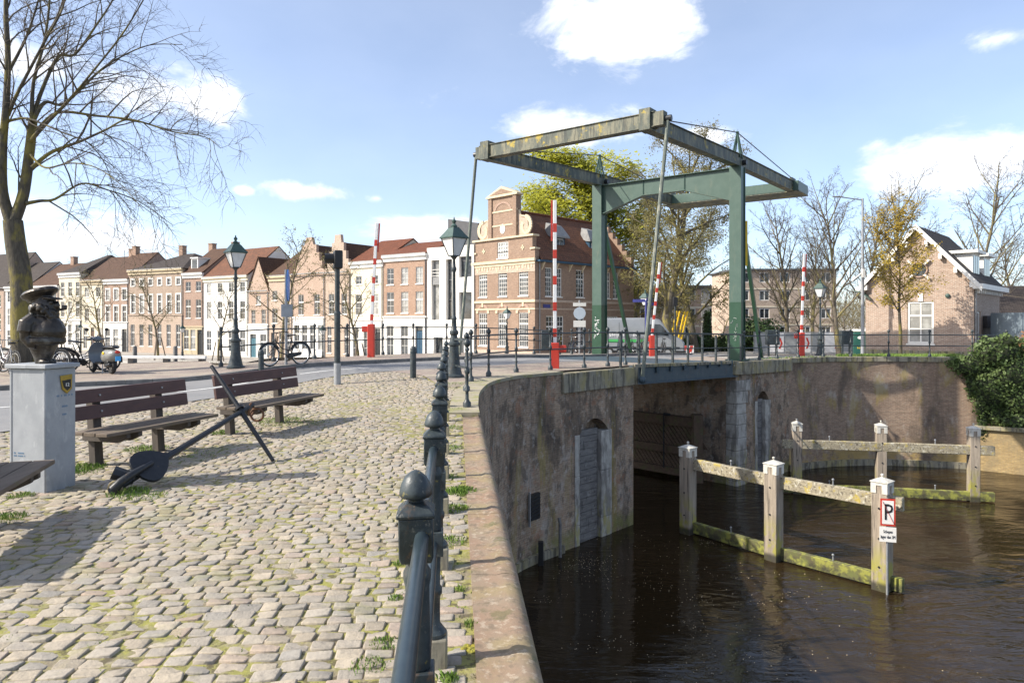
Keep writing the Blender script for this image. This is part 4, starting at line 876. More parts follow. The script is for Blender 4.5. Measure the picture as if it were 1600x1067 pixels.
bench((-4.72, 8.46), Vector((.3, .954)), 1.72, 'brown bench between stone pedestal and black anchor', True)
bench((-4.02, 10.78), Vector((.287, .958)), 2.0, 'brown bench behind the upper end of the black anchor')
bench((-4.37, 5.07), Vector((-.3, .954)), 1.85, 'bench cut by left frame edge before the stone pedestal')
# ------------------------------------------------------------------ pedestal and bronze
pd = thing('pedestal', 'blue-grey stone pedestal with small brass shield carrying the bronze', 'pedestal', (-4.76, 6.93, 0), math.radians(-14))
hx, hy = .225, .17
m = MB(); m.box(-hx, hx, -hy, hy, -.05, 1.215); m.build('shaft', m_granite, pd, 30, .008)
for sx_ in (-1, 1):
    m = MB(); m.box(sx_ * (hx - .02) - .012, sx_ * (hx - .02) + .012, -hy - .006, -hy + .0, -.03, 1.2); m.build('edge_strip', m_granite, pd, 30, .003)
m = MB(); m.box(-hx - .03, hx + .03, -hy - .03, hy + .03, 1.218, 1.262); m.build('top_slab', m_granite, pd, 30, .008)
m = MB(); m.prism([(hx + .002, -.02, 1.14), (hx + .002, .12, 1.15), (hx + .002, .115, 1.0), (hx + .002, .06, .955), (hx + .002, .005, 1.0)], (.012, 0, 0)); pl = m.build('brass_shield', m_brass, pd, 30, .003)
m = MB(); m.prism([(hx + .0145, .0, 1.09), (hx + .0145, .1, 1.1), (hx + .0145, .1, 1.02), (hx + .0145, .06, .985), (hx + .0145, .02, 1.02)], (.002, 0, 0)); m.build('shield_field', m_black, pl)
rotx = Matrix.Translation((hx + .0185, .055, 1.045)) @ Matrix.Rotation(math.radians(90), 4, 'Z') @ Matrix.Rotation(math.radians(90), 4, 'X')
text_mesh('number', '12', .05, m_inkwhite, pl, rotx)
for z, w in ((.93, .2), (.82, .08), (.74, .07)):
    m = MB(); x0 = .05 - w / 2; n = int(w / .017)
    for i in range(n):
        if random.random() < .88: m.box(hx + .001, hx + .0025, x0 + i * .017, x0 + i * .017 + .011, z, z + random.choice((.018, .018, .024)))
    m.build('carved_line', m_inkblue, pd)
for z, w in ((.372, .13), (.345, .15)):
    m = MB(); n = int(w / .013)
    for i in range(n):
        if random.random() < .85: m.box(-.17 + i * .013, -.17 + i * .013 + .009, -hy - .0025, -hy - .001, z, z + .014)
    m.build('carved_line', m_inkblue, pd)
st = MB()   # stout seaman in a peaked cap, facing the bench side
st.lathe([(.075, 0), (.08, .03), (.1, .09), (.135, .17), (.16, .25), (.165, .29)], (0, 0, 0), 18)
st.sphere((.04, 0, .32), .2, 18, 12, (1.0, .85, .75)); st.sphere((-.02, 0, .41), .165, 16, 10, (1.0, .95, .55)); st.sphere((.1, 0, .34), .13, 14, 10)
st.lathe([(.17, .19), (.195, .215), (.19, .26)], (.03, 0, 0), 20)
for sy_ in (-1, 1):
    st.tube([(-.03, sy_ * .1, .45), (-.06, sy_ * .16, .4), (-.065, sy_ * .165, .32)], [.07, .08, .082], 12); st.tube([(-.065, sy_ * .165, .32), (-.07, sy_ * .16, .26), (-.02, sy_ * .15, .2), (.03, sy_ * .13, .19)], [.06, .055, .05, .045], 10)
    st.sphere((.05, sy_ * .055, .015), .05, 10, 6, (1.3, .8, .6))
st.sphere((.02, 0, .57), .125, 16, 10, (1.0, .92, 1.0)); st.sphere((.085, 0, .52), .09, 12, 8, (.9, 1, .7)); st.sphere((.155, 0, .585), .036, 10, 6, (1.2, .8, 1)); st.sphere((-.075, 0, .555), .085, 12, 8, (.85, 1.1, .8))
g = random.Random(5)
for i in range(90):
    a = g.uniform(-2.9, 2.9); q = g.uniform(.46, .58) if abs(a) > .7 else g.uniform(.45, .525); st.sphere((.02 + .128 * math.cos(a), .12 * math.sin(a), q), g.uniform(.014, .028), 6, 4)
for sy_ in (-1, 1): st.sphere((.132, sy_ * .045, .615), .018, 8, 5)
rings = []
for r, dz in ((.105, .64), (.112, .66), (.15, .685), (.165, .712), (.14, .742), (.05, .755)): rings.append([V(-.04 + r * math.cos(a) * 1.15, r * math.sin(a), dz + .3 * (r * math.cos(a))) for a in [2 * math.pi * k_ / 20 for k_ in range(20)]])
st.loft(rings)
st.loft([[V(.06 + s_ * (.15 - abs(y_) * .5), y_ * 1.0, .655 - s_ * .012 + dz) for y_, dz in ((-.09, 0), (-.05, 0), (0, 0), (.05, 0), (.09, 0), (.09, .018), (.05, .018), (0, .02), (-.05, .018), (-.09, .018))] for s_ in (0, .5, 1)])
st.tube([(.14, .02, .54), (.2, .03, .545), (.225, .03, .55)], .012, 8); st.lathe([(.024, 0), (.028, .03), (.026, .05)], (.228, .03, .54), 10)
bz = st.build('bronze_figure', m_bronze, None, 60); bz.location = (-4.76, 6.93, 1.262); bz.rotation_euler = (0, 0, -.1); bz.scale = (.93, .9, 1)
rm = bz.modifiers.new('remesh', 'REMESH'); rm.mode = 'VOXEL'; rm.voxel_size = .007; rm.use_smooth_shade = True
sm_ = bz.modifiers.new('smooth', 'SMOOTH'); sm_.iterations = 3; sm_.factor = .5
tag(bz, 'dark bronze figure of a stout seaman in cap with pipe on stone pedestal', 'statue')
# ------------------------------------------------------------------ anchor
an = thing('anchor', 'black iron anchor leaning on its stock on the cobbles', 'anchor')
C0 = V(-3.87, 6.66, .06); J = V(-3.33, 8.4, .574); Up = V(-3.80, 8.63, 1.12); Lo = V(-2.86, 8.17, .02); s_ = (J - C0).normalized(); t_ = (Up - Lo).normalized(); a_ = s_.cross(t_).normalized(); t_ = a_.cross(s_)
rings = []
for f_, w in ((0, .045), (.25, .041), (.6, .034), (1.0, .03), (1.07, .036), (1.12, .027)):
    c = C0 + (J - C0) * f_; rings.append([c + (a_ * math.cos(q) + t_ * math.sin(q)) * w for q in [math.pi / 4 + k_ * math.pi / 4 for k_ in range(8)]])
m = MB(); m.loft(rings); m.build('shank', m_anchor, an, 30)
m = MB(); m.tube([Lo, J + (Lo - J) * .12, J, J + (Up - J) * .12, Up], [.023, .03, .032, .03, .023], 12); o = m.build('stock', m_anchor, an, 40)
m = MB(); m.tube([J + (Up - J) * .05, J + (Up - J) * .09], .056, 12); m.build('collar', m_anchor, o, 40)
pc = C0 + s_ * .42 + a_ * .05; m = MB(); pts = []
for k_ in range(20):
    q = 2 * math.pi * k_ / 20; w = .17 * math.sin(q) * (1.05 - .35 * math.cos(q)); pts.append(pc + s_ * (.2 * math.cos(q) + (.05 if abs(math.sin(q)) < .1 and math.cos(q) > 0 else 0)) + t_ * w)
m.prism(pts, a_ * .03); m.build('palm', m_anchor, an, 40)
m = MB(); m.tube([C0 - s_ * .02, C0 + s_ * .03 + a_ * .08, C0 + s_ * .16 + a_ * .11, C0 + s_ * .42 + a_ * .09], [.05, .044, .036, .025], 10); m.build('arm', m_anchor, an, 40)
m = MB(); m.tube([C0 - s_ * .02, C0 + s_ * .02 - a_ * .06, C0 + s_ * .1 - a_ * .2], [.05, .045, .038], 10); m.tube([C0 + s_ * .22 - t_ * .02, C0 + s_ * .12 + t_ * .16 - a_ * .02], [.06, .07], 8); m.build('arm', m_anchor, an, 40)
m = MB(); m.torus(C0 + V(0, 0, .0), .062, .016, 'y', 16, 6); m.build('crown_band', MAT('old_brass', (.22, .18, .09), (.15, .12, .07), 9, .6, .2), an, 60)
for c, R_, ax in ((J + s_ * .19 + V(0, 0, -.05), .075, 'x'), (J + s_ * .26 + V(0.03, 0, -.14), .08, 'y')):
    m = MB(); m.torus(c, R_, .015, ax, 22, 8); m.build('ring', m_rust, an, 60)
# ------------------------------------------------------------------ mooring guide rows in the water
capm = MB(); capm.lathe([(.19, .2), (.19, .215), (.215, .218), (.215, .24), (.05, .33), (.03, .34)], (0, 0, 0), 4, True); capm.lathe([(.02, .33), (.02, .39)], (0, 0, 0), 8); capm.sphere((0, 0, .41), .04, 10, 6)
for a_ in (-1, 1):
    for b_ in (-1, 1): capm.box(min(a_ * .197, a_ * .07), max(a_ * .197, a_ * .07), b_ * .188 - .01, b_ * .188 + .01, -.1, .2); capm.box(a_ * .188 - .0095, a_ * .188 + .0095, min(b_ * .178, b_ * .07), max(b_ * .178, b_ * .07), -.1, .2)
capm.lathe([(.196, .13), (.196, .2)], (0, 0, 0), 4, True)
cm_ = capm.mesh('cap', 40); cm_.materials.append(m_capwhite)
def guide(label, pts, over0, over1, side, zt=-2.3, sc=1.0, hw=.19, zbeam=-2.82):
    t = thing('mooring_guide', label, 'mooring posts'); P = [Vector(p) for p in pts]; d = (P[-1] - P[0]).normalized(); n = Vector((-d.y, d.x)) * side; rz = math.atan2(d.y, d.x)
    for p in P:
        m = MB(); m.lathe([(hw, -6), (hw * 1.0, zt - .34), (hw * .93, zt - .27), (hw * .93, zt)], (0, 0, 0), 4, True); o = m.build('post', m_timber, t, 30, .02); o.location = (p.x, p.y, 0); o.rotation_euler = (0, 0, rz + random.uniform(-.03, .03))
        c = link('cap', cm_, o); c.location = (0, 0, zt - .2); c.scale = (hw / .19, hw / .19, .85)
        for z in (-2.95, -3.7, -4.4):
            b_ = MB(); b_.tube([V(0, -hw - .02, z), V(0, -hw + .02, z)], .025, 8); b_.build('bolt', m_anchor, o)
    for z, h, mt, nm in ((zbeam, .34, m_beam, 'upper_beam'), (-4.8, .34, m_mossbeam, 'water_beam')):
        for i in range(len(P) - 1):
            a = P[i] - d * (over0 if i == 0 else -.02); b_ = P[i + 1] + d * (over1 if i == len(P) - 2 else .0); m = MB()
            o_ = n * (hw * .55); m.bar((a.x + o_.x, a.y + o_.y, z), (b_.x + o_.x, b_.y + o_.y, z), .17, h); o = m.build(nm, mt, t, 30, .02)
            mid = a + (b_ - a) * .48 + o_; b2 = MB(); b2.tube([V(mid.x, mid.y, z + h / 2), V(mid.x, mid.y, z + h / 2 + .13)], .018, 6); b2.sphere((mid.x, mid.y, z + h / 2 + .15), .035, 8, 5); b2.build('stud', m_galv, o)
    return t
g1 = guide('near row of three white capped mooring posts with parking sign', [(5.54, 21.5), (7.32, 19.1), (9.22, 17.0)], -.15, .45, 1)
guide('far row of three white capped mooring posts before the curved wall', [(11.05, 26.5), (14.05, 26.0), (17.1, 25.3)], .55, .65, -1, -2.3, 1, .17, -3.1)
sg = thing('waterway_sign', 'no-parking sign for boats on steel pole at rightmost near mooring post', 'sign', (9.22, 17.0, 0), math.radians(-15))
m = MB(); m.tube([(.03, -.33, -5.6), (.03, -.33, -2.65)], .028, 8); m.build('pole', m_galv, sg, 60)
yy = -.375; zc = -2.98
m = MB(); m.box(-.13, .2, yy, yy + .012, zc - .33, zc + .33); pa = m.build('red_border', m_red, sg, 30)
m = MB(); m.box(-.095, .165, yy - .004, yy - .001, zc - .285, zc + .285); m.build('white_field', m_white, pa)
m = MB(); m.bar((-.09, yy - .008, zc + .27), (.16, yy - .008, zc - .27), .004, .035, (0, 1, 0)); m.build('red_diagonal', m_red, pa)
text_mesh('letter', 'P', .56, m_ink, pa, Matrix.Translation((.04, yy - .011, zc - .01)) @ Matrix.Rotation(math.radians(90), 4, 'X') @ Matrix.Diagonal((.75, 1, 1, 1)))
m = MB(); m.box(-.15, .22, yy, yy + .012, zc - .72, zc - .36); pb = m.build('text_plate', m_white, sg, 30)
for i, s in enumerate(('Schepen', 'lager dan 3M')):
    text_mesh('text_line', s, .1, m_ink, pb, Matrix.Translation((.035, yy - .004, zc - .47 - i * .13)) @ Matrix.Rotation(math.radians(90), 4, 'X') @ Matrix.Diagonal((.62, 1.1, 1, 1)))
# ------------------------------------------------------------------ bicycles
def wheel_meshes(r, col):
    a = MB(); a.torus((0, 0, 0), r, .019, 'y', 32, 8); ta = a.mesh('tyre', 60); ta.materials.append(m_rubber)
    b_ = MB(); b_.torus((0, 0, 0), r - .03, .012, 'y', 32, 6); b_.tube([(0, -.04, 0), (0, .04, 0)], .025, 8)
    for k_ in range(14):
        q = 2 * math.pi * k_ / 14; b_.tube([(0, .02 * (-1) ** k_, 0), ((r - .03) * math.cos(q), 0, (r - .03) * math.sin(q))], .0022, 3)
    tb = b_.mesh('rim', 60); tb.materials.append(m_chrome); return ta, tb
WT, WR = wheel_meshes(.335, None)
def bicycle(pos, rz, label, col, lean=.06, first=None):
    t = thing('bicycle', label, 'bicycle', pos, rz, 'parked bicycles'); t.rotation_euler = (lean, 0, rz)
    for x in (-.54, .56):
        w = link('wheel', WT, t); w.location = (x, 0, .355); link('rim', WR, w)
    bb = V(-.08, 0, .3); hd0, hd1 = V(.4, 0, .62), V(.33, 0, .85); stp = V(-.22, 0, .8); f = MB()
    f.tube([bb, stp + V(-.02, 0, .08)], .017, 8); f.tube([hd0, V(.2, 0, .42), bb + V(0, 0, .02)], .019, 8); f.tube([hd1 + V(.02, 0, -.05), V(.1, 0, .52), V(-.14, 0, .48)], .016, 8); f.tube([hd0, hd1], .021, 8)
    for y in (-.05, .05): f.tube([bb, V(-.54, y, .355), stp], .010, 6); f.tube([hd0 + V(0, y * .6, 0), V(.56, y, .355)], .012, 6)
    f.build('frame', col, t, 60)
    h = MB(); h.tube([hd1, hd1 + V(-.03, 0, .17)], .013, 8); h.tube([V(.14, -.29, 1.03), V(.24, -.26, 1.05), V(.33, -.1, 1.03), V(.33, .1, 1.03), V(.24, .26, 1.05), V(.14, .29, 1.03)], .012, 8); hb = h.build('handlebar', m_chrome if col is not m_black else m_black, t, 60)
    for y in (-1, 1):
        g_ = MB(); g_.tube([V(.06, y * .3, 1.025), V(.17, y * .285, 1.037)], .017, 8); g_.build('grip', m_rubber, hb, 60)
    s = MB(); s.loft([[V(x, w * math.sin(q), .93 + .025 * math.cos(q) + dz) for q in [2 * math.pi * k_ / 10 for k_ in range(10)]] for x, w, dz in ((-.36, .06, .02), (-.32, .1, .02), (-.24, .09, .01), (-.14, .035, .0), (-.08, .02, -.005))]); s.build('saddle', m_black, t, 60)
    k_ = MB(); k_.bar((-.3, -.06, .74), (-.72, -.06, .74), .012, .012); k_.bar((-.3, .06, .74), (-.72, .06, .74), .012, .012); k_.bar((-.7, -.06, .74), (-.7, .06, .74), .012, .012)
    for y in (-.06, .06): k_.tube([V(-.62, y, .74), V(-.54, y, .36)], .006, 5)
    k_.build('rear_rack', m_black, t)
    for x in (-.54, .56):
        g_ = MB(); pts = [V(x + .375 * math.cos(q), 0, .355 + .375 * math.sin(q)) for q in [math.radians(d_) for d_ in (range(20, 200, 18) if x < 0 else range(-10, 160, 18))]]
        for p_, q_ in zip(pts[:-1], pts[1:]): g_.bar(p_, q_, .05, .006, (0, 1, 0))
        g_.build('mudguard', m_black, t)
    ch = MB(); ch.loft([[V(-.52, .03 + e, .36 - .05), V(-.52, .03 + e, .36 + .05), V(-.06, .03 + e, .3 + .09), V(.02, .03 + e, .3), V(-.06, .03 + e, .3 - .09)] for e in (0, .03)]); ch.build('chain_case', m_black, t); cr = MB(); cr.bar((-.08, .08, .3), (-.0, .08, .16), .02, .02); cr.box(-.04, .05, .08, .17, .14, .165); cr.build('crank', m_black, t)
    return t
mk = m_black; mbl = MAT('dark_blue_frame', (.03, .045, .08), (.04, .055, .1), 8, .35, 0); msl = MAT('silver_frame', (.4, .41, .42), (.32, .33, .34), 8, .35, 0, metal=.4); mrd = MAT('maroon_frame', (.12, .03, .03), (.09, .02, .02), 8, .35, 0)
p = V(-7.05, 21.3, gz(-7.05, 21.3) + .1); bicycle(p, math.atan2(-.78, -.62), 'black city bicycle parked at basin railing behind the bench', mk)
for i, (x, y, r_, c, lb) in enumerate([(-14.6, 19.6, 2.6, msl, 'silver bicycle at the far left behind the pedestal'), (-13.9, 20.3, 2.9, mbl, 'blue bicycle against the tree trunk behind the pedestal'), (-13.0, 20.9, .35, mk, 'black bicycle between pedestal and grey scooter'), (-15.1, 20.9, 3.0, mrd, 'maroon bicycle furthest left near the tree trunk'), (-13.6, 21.6, .2, msl, 'silver bicycle behind the black one near the scooter')]):
    bicycle((x, y, gz(x, y) + .1), r_, lb, c, .1)
ri_ = 0
for i, (x, y) in enumerate([(4.6, 37.2), (5.2, 37.5), (5.9, 37.9), (6.6, 38.2), (7.3, 38.6), (2.6, 38.6), (3.4, 39.0), (8.0, 39.0), (8.7, 39.4)]):
    bicycle((x, y, gz(x, y)), 1.2 + .15 * (i % 3), ['first', 'second', 'third', 'fourth', 'fifth', 'leftmost', 'next-to-leftmost', 'sixth', 'seventh'][i] + ' bicycle in the far rack behind the bridge railing', [mk, msl, mbl, mk, mrd, mk, mbl, msl, mk][i], .05)
# ------------------------------------------------------------------ scooter
p = G(160, 588); sc = thing('scooter', 'grey motor scooter with blue licence plate parked by the basin', 'scooter', (p.x, p.y, p.z + .1), math.radians(180 - 36))
m_scoot = MAT('grey_scooter_paint', (.2, .2, .19), (.24, .24, .22), 3, .25, 0, spec=.6); m_scoot2 = MAT('slate_scooter_paint', (.09, .11, .13), (.12, .14, .16), 3, .25, 0, spec=.6)
for x in (.64, -.62):
    m = MB(); m.torus((x, 0, .215), .16, .055, 'y', 26, 10); w = m.build('wheel', m_rubber, sc, 60); m = MB(); m.tube([(x, -.045, .215), (x, .045, .215)], .11, 16); m.build('rim', m_chrome, w, 60)
def ell(x, cy, cz, ry, rz, n=14): return [V(x, cy + ry * math.cos(q), cz + rz * math.sin(q)) for q in [2 * math.pi * k_ / n for k_ in range(n)]]
m = MB(); m.loft([ell(-.98, 0, .6, .04, .05), ell(-.92, 0, .58, .13, .13), ell(-.75, 0, .55, .19, .19), ell(-.5, 0, .53, .21, .22), ell(-.28, 0, .52, .17, .21), ell(-.15, 0, .5, .12, .17), ell(-.1, 0, .48, .09, .12)]); m.build('rear_body', m_scoot, sc, 60)
m = MB(); m.loft([ell(-.95, 0, .78, .05, .02), ell(-.85, 0, .8, .12, .045), ell(-.55, 0, .8, .14, .05), ell(-.25, 0, .78, .11, .04), ell(-.12, 0, .74, .06, .02)]); m.build('seat', m_black, sc, 60)
m = MB(); m.loft([[V(.2 + dx, -.13, .28), V(.2 + dx, .13, .28), V(-.2 + dx, .14, .28), V(-.2 + dx, -.14, .28)] for dx in (0,)] + [[V(.2, -.13, .34), V(.2, .13, .34), V(-.2, .14, .34), V(-.2, -.14, .34)]]); m.build('floorboard', m_black, sc)
m = MB(); m.loft([[V(x_, y_, z_) for x_, y_ in ((xx + .02, -w), (xx + .05, -w * .5), (xx + .06, 0), (xx + .05, w * .5), (xx + .02, w), (xx - .0, w), (xx + .02, 0), (xx - .0, -w))] for z_, xx, w in ((.3, .3, .16), (.45, .36, .23), (.65, .38, .24), (.8, .35, .2), (.93, .32, .09))]); m.build('leg_shield', m_scoot2, sc, 50)
m = MB(); m.loft([ell(.42, 0, .4, .05, .04), ell(.55, 0, .42, .08, .06), ell(.68, 0, .4, .075, .055), ell(.84, 0, .3, .04, .04)]); m.tube([(.36, 0, .9), (.62, 0, .25)], .03, 8); m.build('front_mudguard', m_scoot2, sc, 60)
m = MB(); m.sphere((.36, 0, 1.02), .11, 12, 8, (1, 1.2, .8)); m.tube([(.3, -.34, 1.04), (.34, -.12, 1.02), (.34, .12, 1.02), (.3, .34, 1.04)], .018, 8); hb = m.build('headset', m_scoot2, sc, 60)
for y in (-1, 1):
    m = MB(); m.tube([(.33, y * .2, 1.05), (.38, y * .27, 1.28)], .006, 5); m.sphere((.38, y * .28, 1.31), .05, 10, 6, (.4, 1.2, 1)); m.build('mirror', m_black, hb, 60)
m = MB(); m.sphere((.46, 0, 1.03), .065, 12, 8, (.5, 1, 1)); m.build('headlight', m_lampglass, hb, 60)
m = MB(); m.tube([(-.85, -.12, .84), (-.85, -.12, 1.03), (-.85, .12, 1.03), (-.85, .12, .84)], .009, 6); m.tube([(-.7, -.12, .84), (-1.05, -.12, .86), (-1.05, .12, .86), (-.7, .12, .84)], .009, 6); m.tube([(-1.05, -.12, .86), (-1.08, -.12, 1.03), (-1.08, .12, 1.03), (-1.05, .12, .86)], .008, 6); m.tube([(-.85, -.12, 1.03), (-1.08, -.12, 1.03)], .008, 6); m.tube([(-.85, .12, 1.03), (-1.08, .12, 1.03)], .008, 6); m.build('luggage_rack', m_black, sc, 60)
m = MB(); m.sphere((-.975, 0, .66), .06, 10, 6, (.5, 1.3, .8)); m.build('tail_light', m_red, sc, 60)
m = MB(); m.box(-1.01, -1.0, -.075, .075, .4, .54); m.build('licence_plate', MAT('blue_plate', (.05, .35, .75), (.06, .38, .78), 5, .4, 0), sc)
m = MB(); m.box(-.66, -.4, -.14, .14, .2, .4); m.tube([(-.6, .16, .25), (-.9, .17, .3)], .05, 10); m.build('engine', m_black, sc, 30, .03)
m = MB()
for y in (-.13, .13): m.tube([(-.2, y * .6, .28), (-.28, y, .0)], .014, 6)
m.build('stand', m_chrome, sc, 60)
m = MB(); m.sphere((-.5, .2, .62), .05, 10, 6, (1.2, .3, 1)); m.sphere((-.5, -.2, .62), .05, 10, 6, (1.2, .3, 1)); m.build('sticker', m_yellow, sc, 60)
# low white guard beam along the basin edge
gb = thing('guard_beam', 'low white guard beam on short posts along the basin edge', 'barrier')
for (x0, y0), (x1, y1) in (((-10.8, 24.1), (-15.2, 24.5)), ((-15.3, 24.5), (-22, 25.2))):
    m = MB(); m.bar((x0, y0, .38), (x1, y1, .38), .1, .1); m.build('beam', m_barwhite, gb, 30, .01)
    for f_ in (.05, .35, .65, .95):
        m = MB(); x = x0 + (x1 - x0) * f_; y = y0 + (y1 - y0) * f_; m.box(x - .1, x + .1, y + .07, y + .25, -.1, .36); m.build('post', m_kerb, gb, 30, .01)
for i, (px, lb) in enumerate(((214, 'grey mooring bollard post behind the guard beam near the scooter'), (277, 'grey mooring post behind the guard beam left of the lamp'))):
    x = (px - 800) / F * 24.9; m = MB(); m.lathe([(.075, -.2), (.075, .62), (.05, .66)], (x, 24.75, .1), 10); tag(m.build('mooring_post', m_kerb, None, 40), lb, 'post')
# ------------------------------------------------------------------ house kit
def facade(mb, x0, x1, z0, z1, ops, y=0.0, dep=.16, top=None):
    xs = sorted({x0, x1} | {o[0] for o in ops} | {o[0] + o[2] for o in ops}); zs = sorted({z0, z1} | {o[1] for o in ops} | {o[1] + o[3] for o in ops})
    xs = [x for x in xs if x0 <= x <= x1]; zs = [z for z in zs if z0 <= z <= z1]
    for i in range(len(xs) - 1):
        for j in range(len(zs) - 1):
            cx, cz = (xs[i] + xs[i + 1]) / 2, (zs[j] + zs[j + 1]) / 2
            if any(o[0] < cx < o[0] + o[2] and o[1] < cz < o[1] + o[3] for o in ops): continue
            mb.quad((xs[i], y, zs[j]), (xs[i + 1], y, zs[j]), (xs[i + 1], y, zs[j + 1]), (xs[i], y, zs[j + 1]))
    for (x, z, w, h) in [o[:4] for o in ops]:
        mb.quad((x, y, z), (x, y + dep, z), (x, y + dep, z + h), (x, y, z + h)); mb.quad((x + w, y, z), (x + w, y, z + h), (x + w, y + dep, z + h), (x + w, y + dep, z))
        mb.quad((x, y, z + h), (x, y + dep, z + h), (x + w, y + dep, z + h), (x + w, y, z + h)); mb.quad((x, y, z), (x + w, y, z), (x + w, y + dep, z), (x, y + dep, z))
def window(par, x, z, w, h, nx=2, nz_=3, fm=None, gl=None, y=.08, fw=.07, sill=True, bar=.03, split=None, mtx=None):
    fm = fm or m_white; m = MB(); d = .07
    m.box(x, x + fw, y, y + d, z, z + h); m.box(x + w - fw, x + w, y, y + d, z, z + h); m.box(x + fw, x + w - fw, y, y + d, z, z + fw); m.box(x + fw, x + w - fw, y, y + d, z + h - fw, z + h)
    iw, ih = w - 2 * fw, h - 2 * fw
    for i in range(1, nx): q = x + fw + iw * i / nx; m.box(q - bar / 2, q + bar / 2, y + .01, y + d - .01, z + fw, z + h - fw)
    for j in range(1, nz_): q = z + fw + ih * j / nz_; m.box(x + fw, x + w - fw, y + .012, y + d - .012, q - bar / 2, q + bar / 2)
    if split: q = z + h * split; m.box(x + fw, x + w - fw, y - .005, y + d, q - .05, q + .05)
    if sill: m.box(x - .06, x + w + .06, -.07, y + .02, z - .09, z - .002)
    if mtx: m.v = [tuple(mtx @ Vector(p)) for p in m.v]
    o = m.build('window', fm, par, 0)
    g_ = MB(); g_.quad((x + fw * .5, y + .045, z + fw * .5), (x + w - fw * .5, y + .045, z + fw * .5), (x + w - fw * .5, y + .045, z + h - fw * .5), (x + fw * .5, y + .045, z + h - fw * .5))
    if mtx: g_.v = [tuple(mtx @ Vector(p)) for p in g_.v]
    g_.build('pane', gl or (m_glass if random.random() < .85 else m_glasscurt), o, 0); return o
def door(par, x, z, w, h, mat, y=.1, fan=.5):
    m = MB(); m.box(x, x + w, y, y + .05, z, z + h - fan); o = m.build('door', mat, par, 0)
    for k_ in range(2):
        p = MB(); p.box(x + .12 + k_ * (w / 2 - .06), x + w / 2 - .06 + k_ * (w / 2 - .06), y - .015, y, z + .2, z + h - fan - .2); p.build('panel', mat, o, 0)
    if fan > .15:
        g_ = MB(); g_.box(x, x + w, y + .02, y + .04, z + h - fan + .05, z + h); g_.build('fanlight', m_glass, o, 0)
    return o
ROW = [Vector((-3.5, 63.3)), Vector((-38, 87)), Vector((-62, 99)), Vector((-130, 132))]
def row_at(px):
    k_ = (px - 800) / F
    for a, b_ in zip(ROW[:-1], ROW[1:]):
        d = b_ - a; t = (k_ * a.y - a.x) / (d.x - k_ * d.y)
        if -.3 <= t <= 1.0 or b_ is ROW[-1]: return a + d * t
B = lambda n, c1, c2, mo=(.42, .38, .32): BRICK(n, c1, c2, mo, .22, .07, .012, vary=.25)
b_pink = B('pink_brick', (.52, .36, .27), (.45, .31, .23)); b_red = B('warm_red_brick', (.43, .27, .2), (.36, .225, .165)); b_brown = B('brown_facade_brick', (.44, .32, .24), (.37, .27, .2)); b_light = B('light_buff_brick', (.56, .42, .32), (.48, .36, .275)); b_rust = B('rust_brick', (.42, .25, .165), (.36, .21, .14))
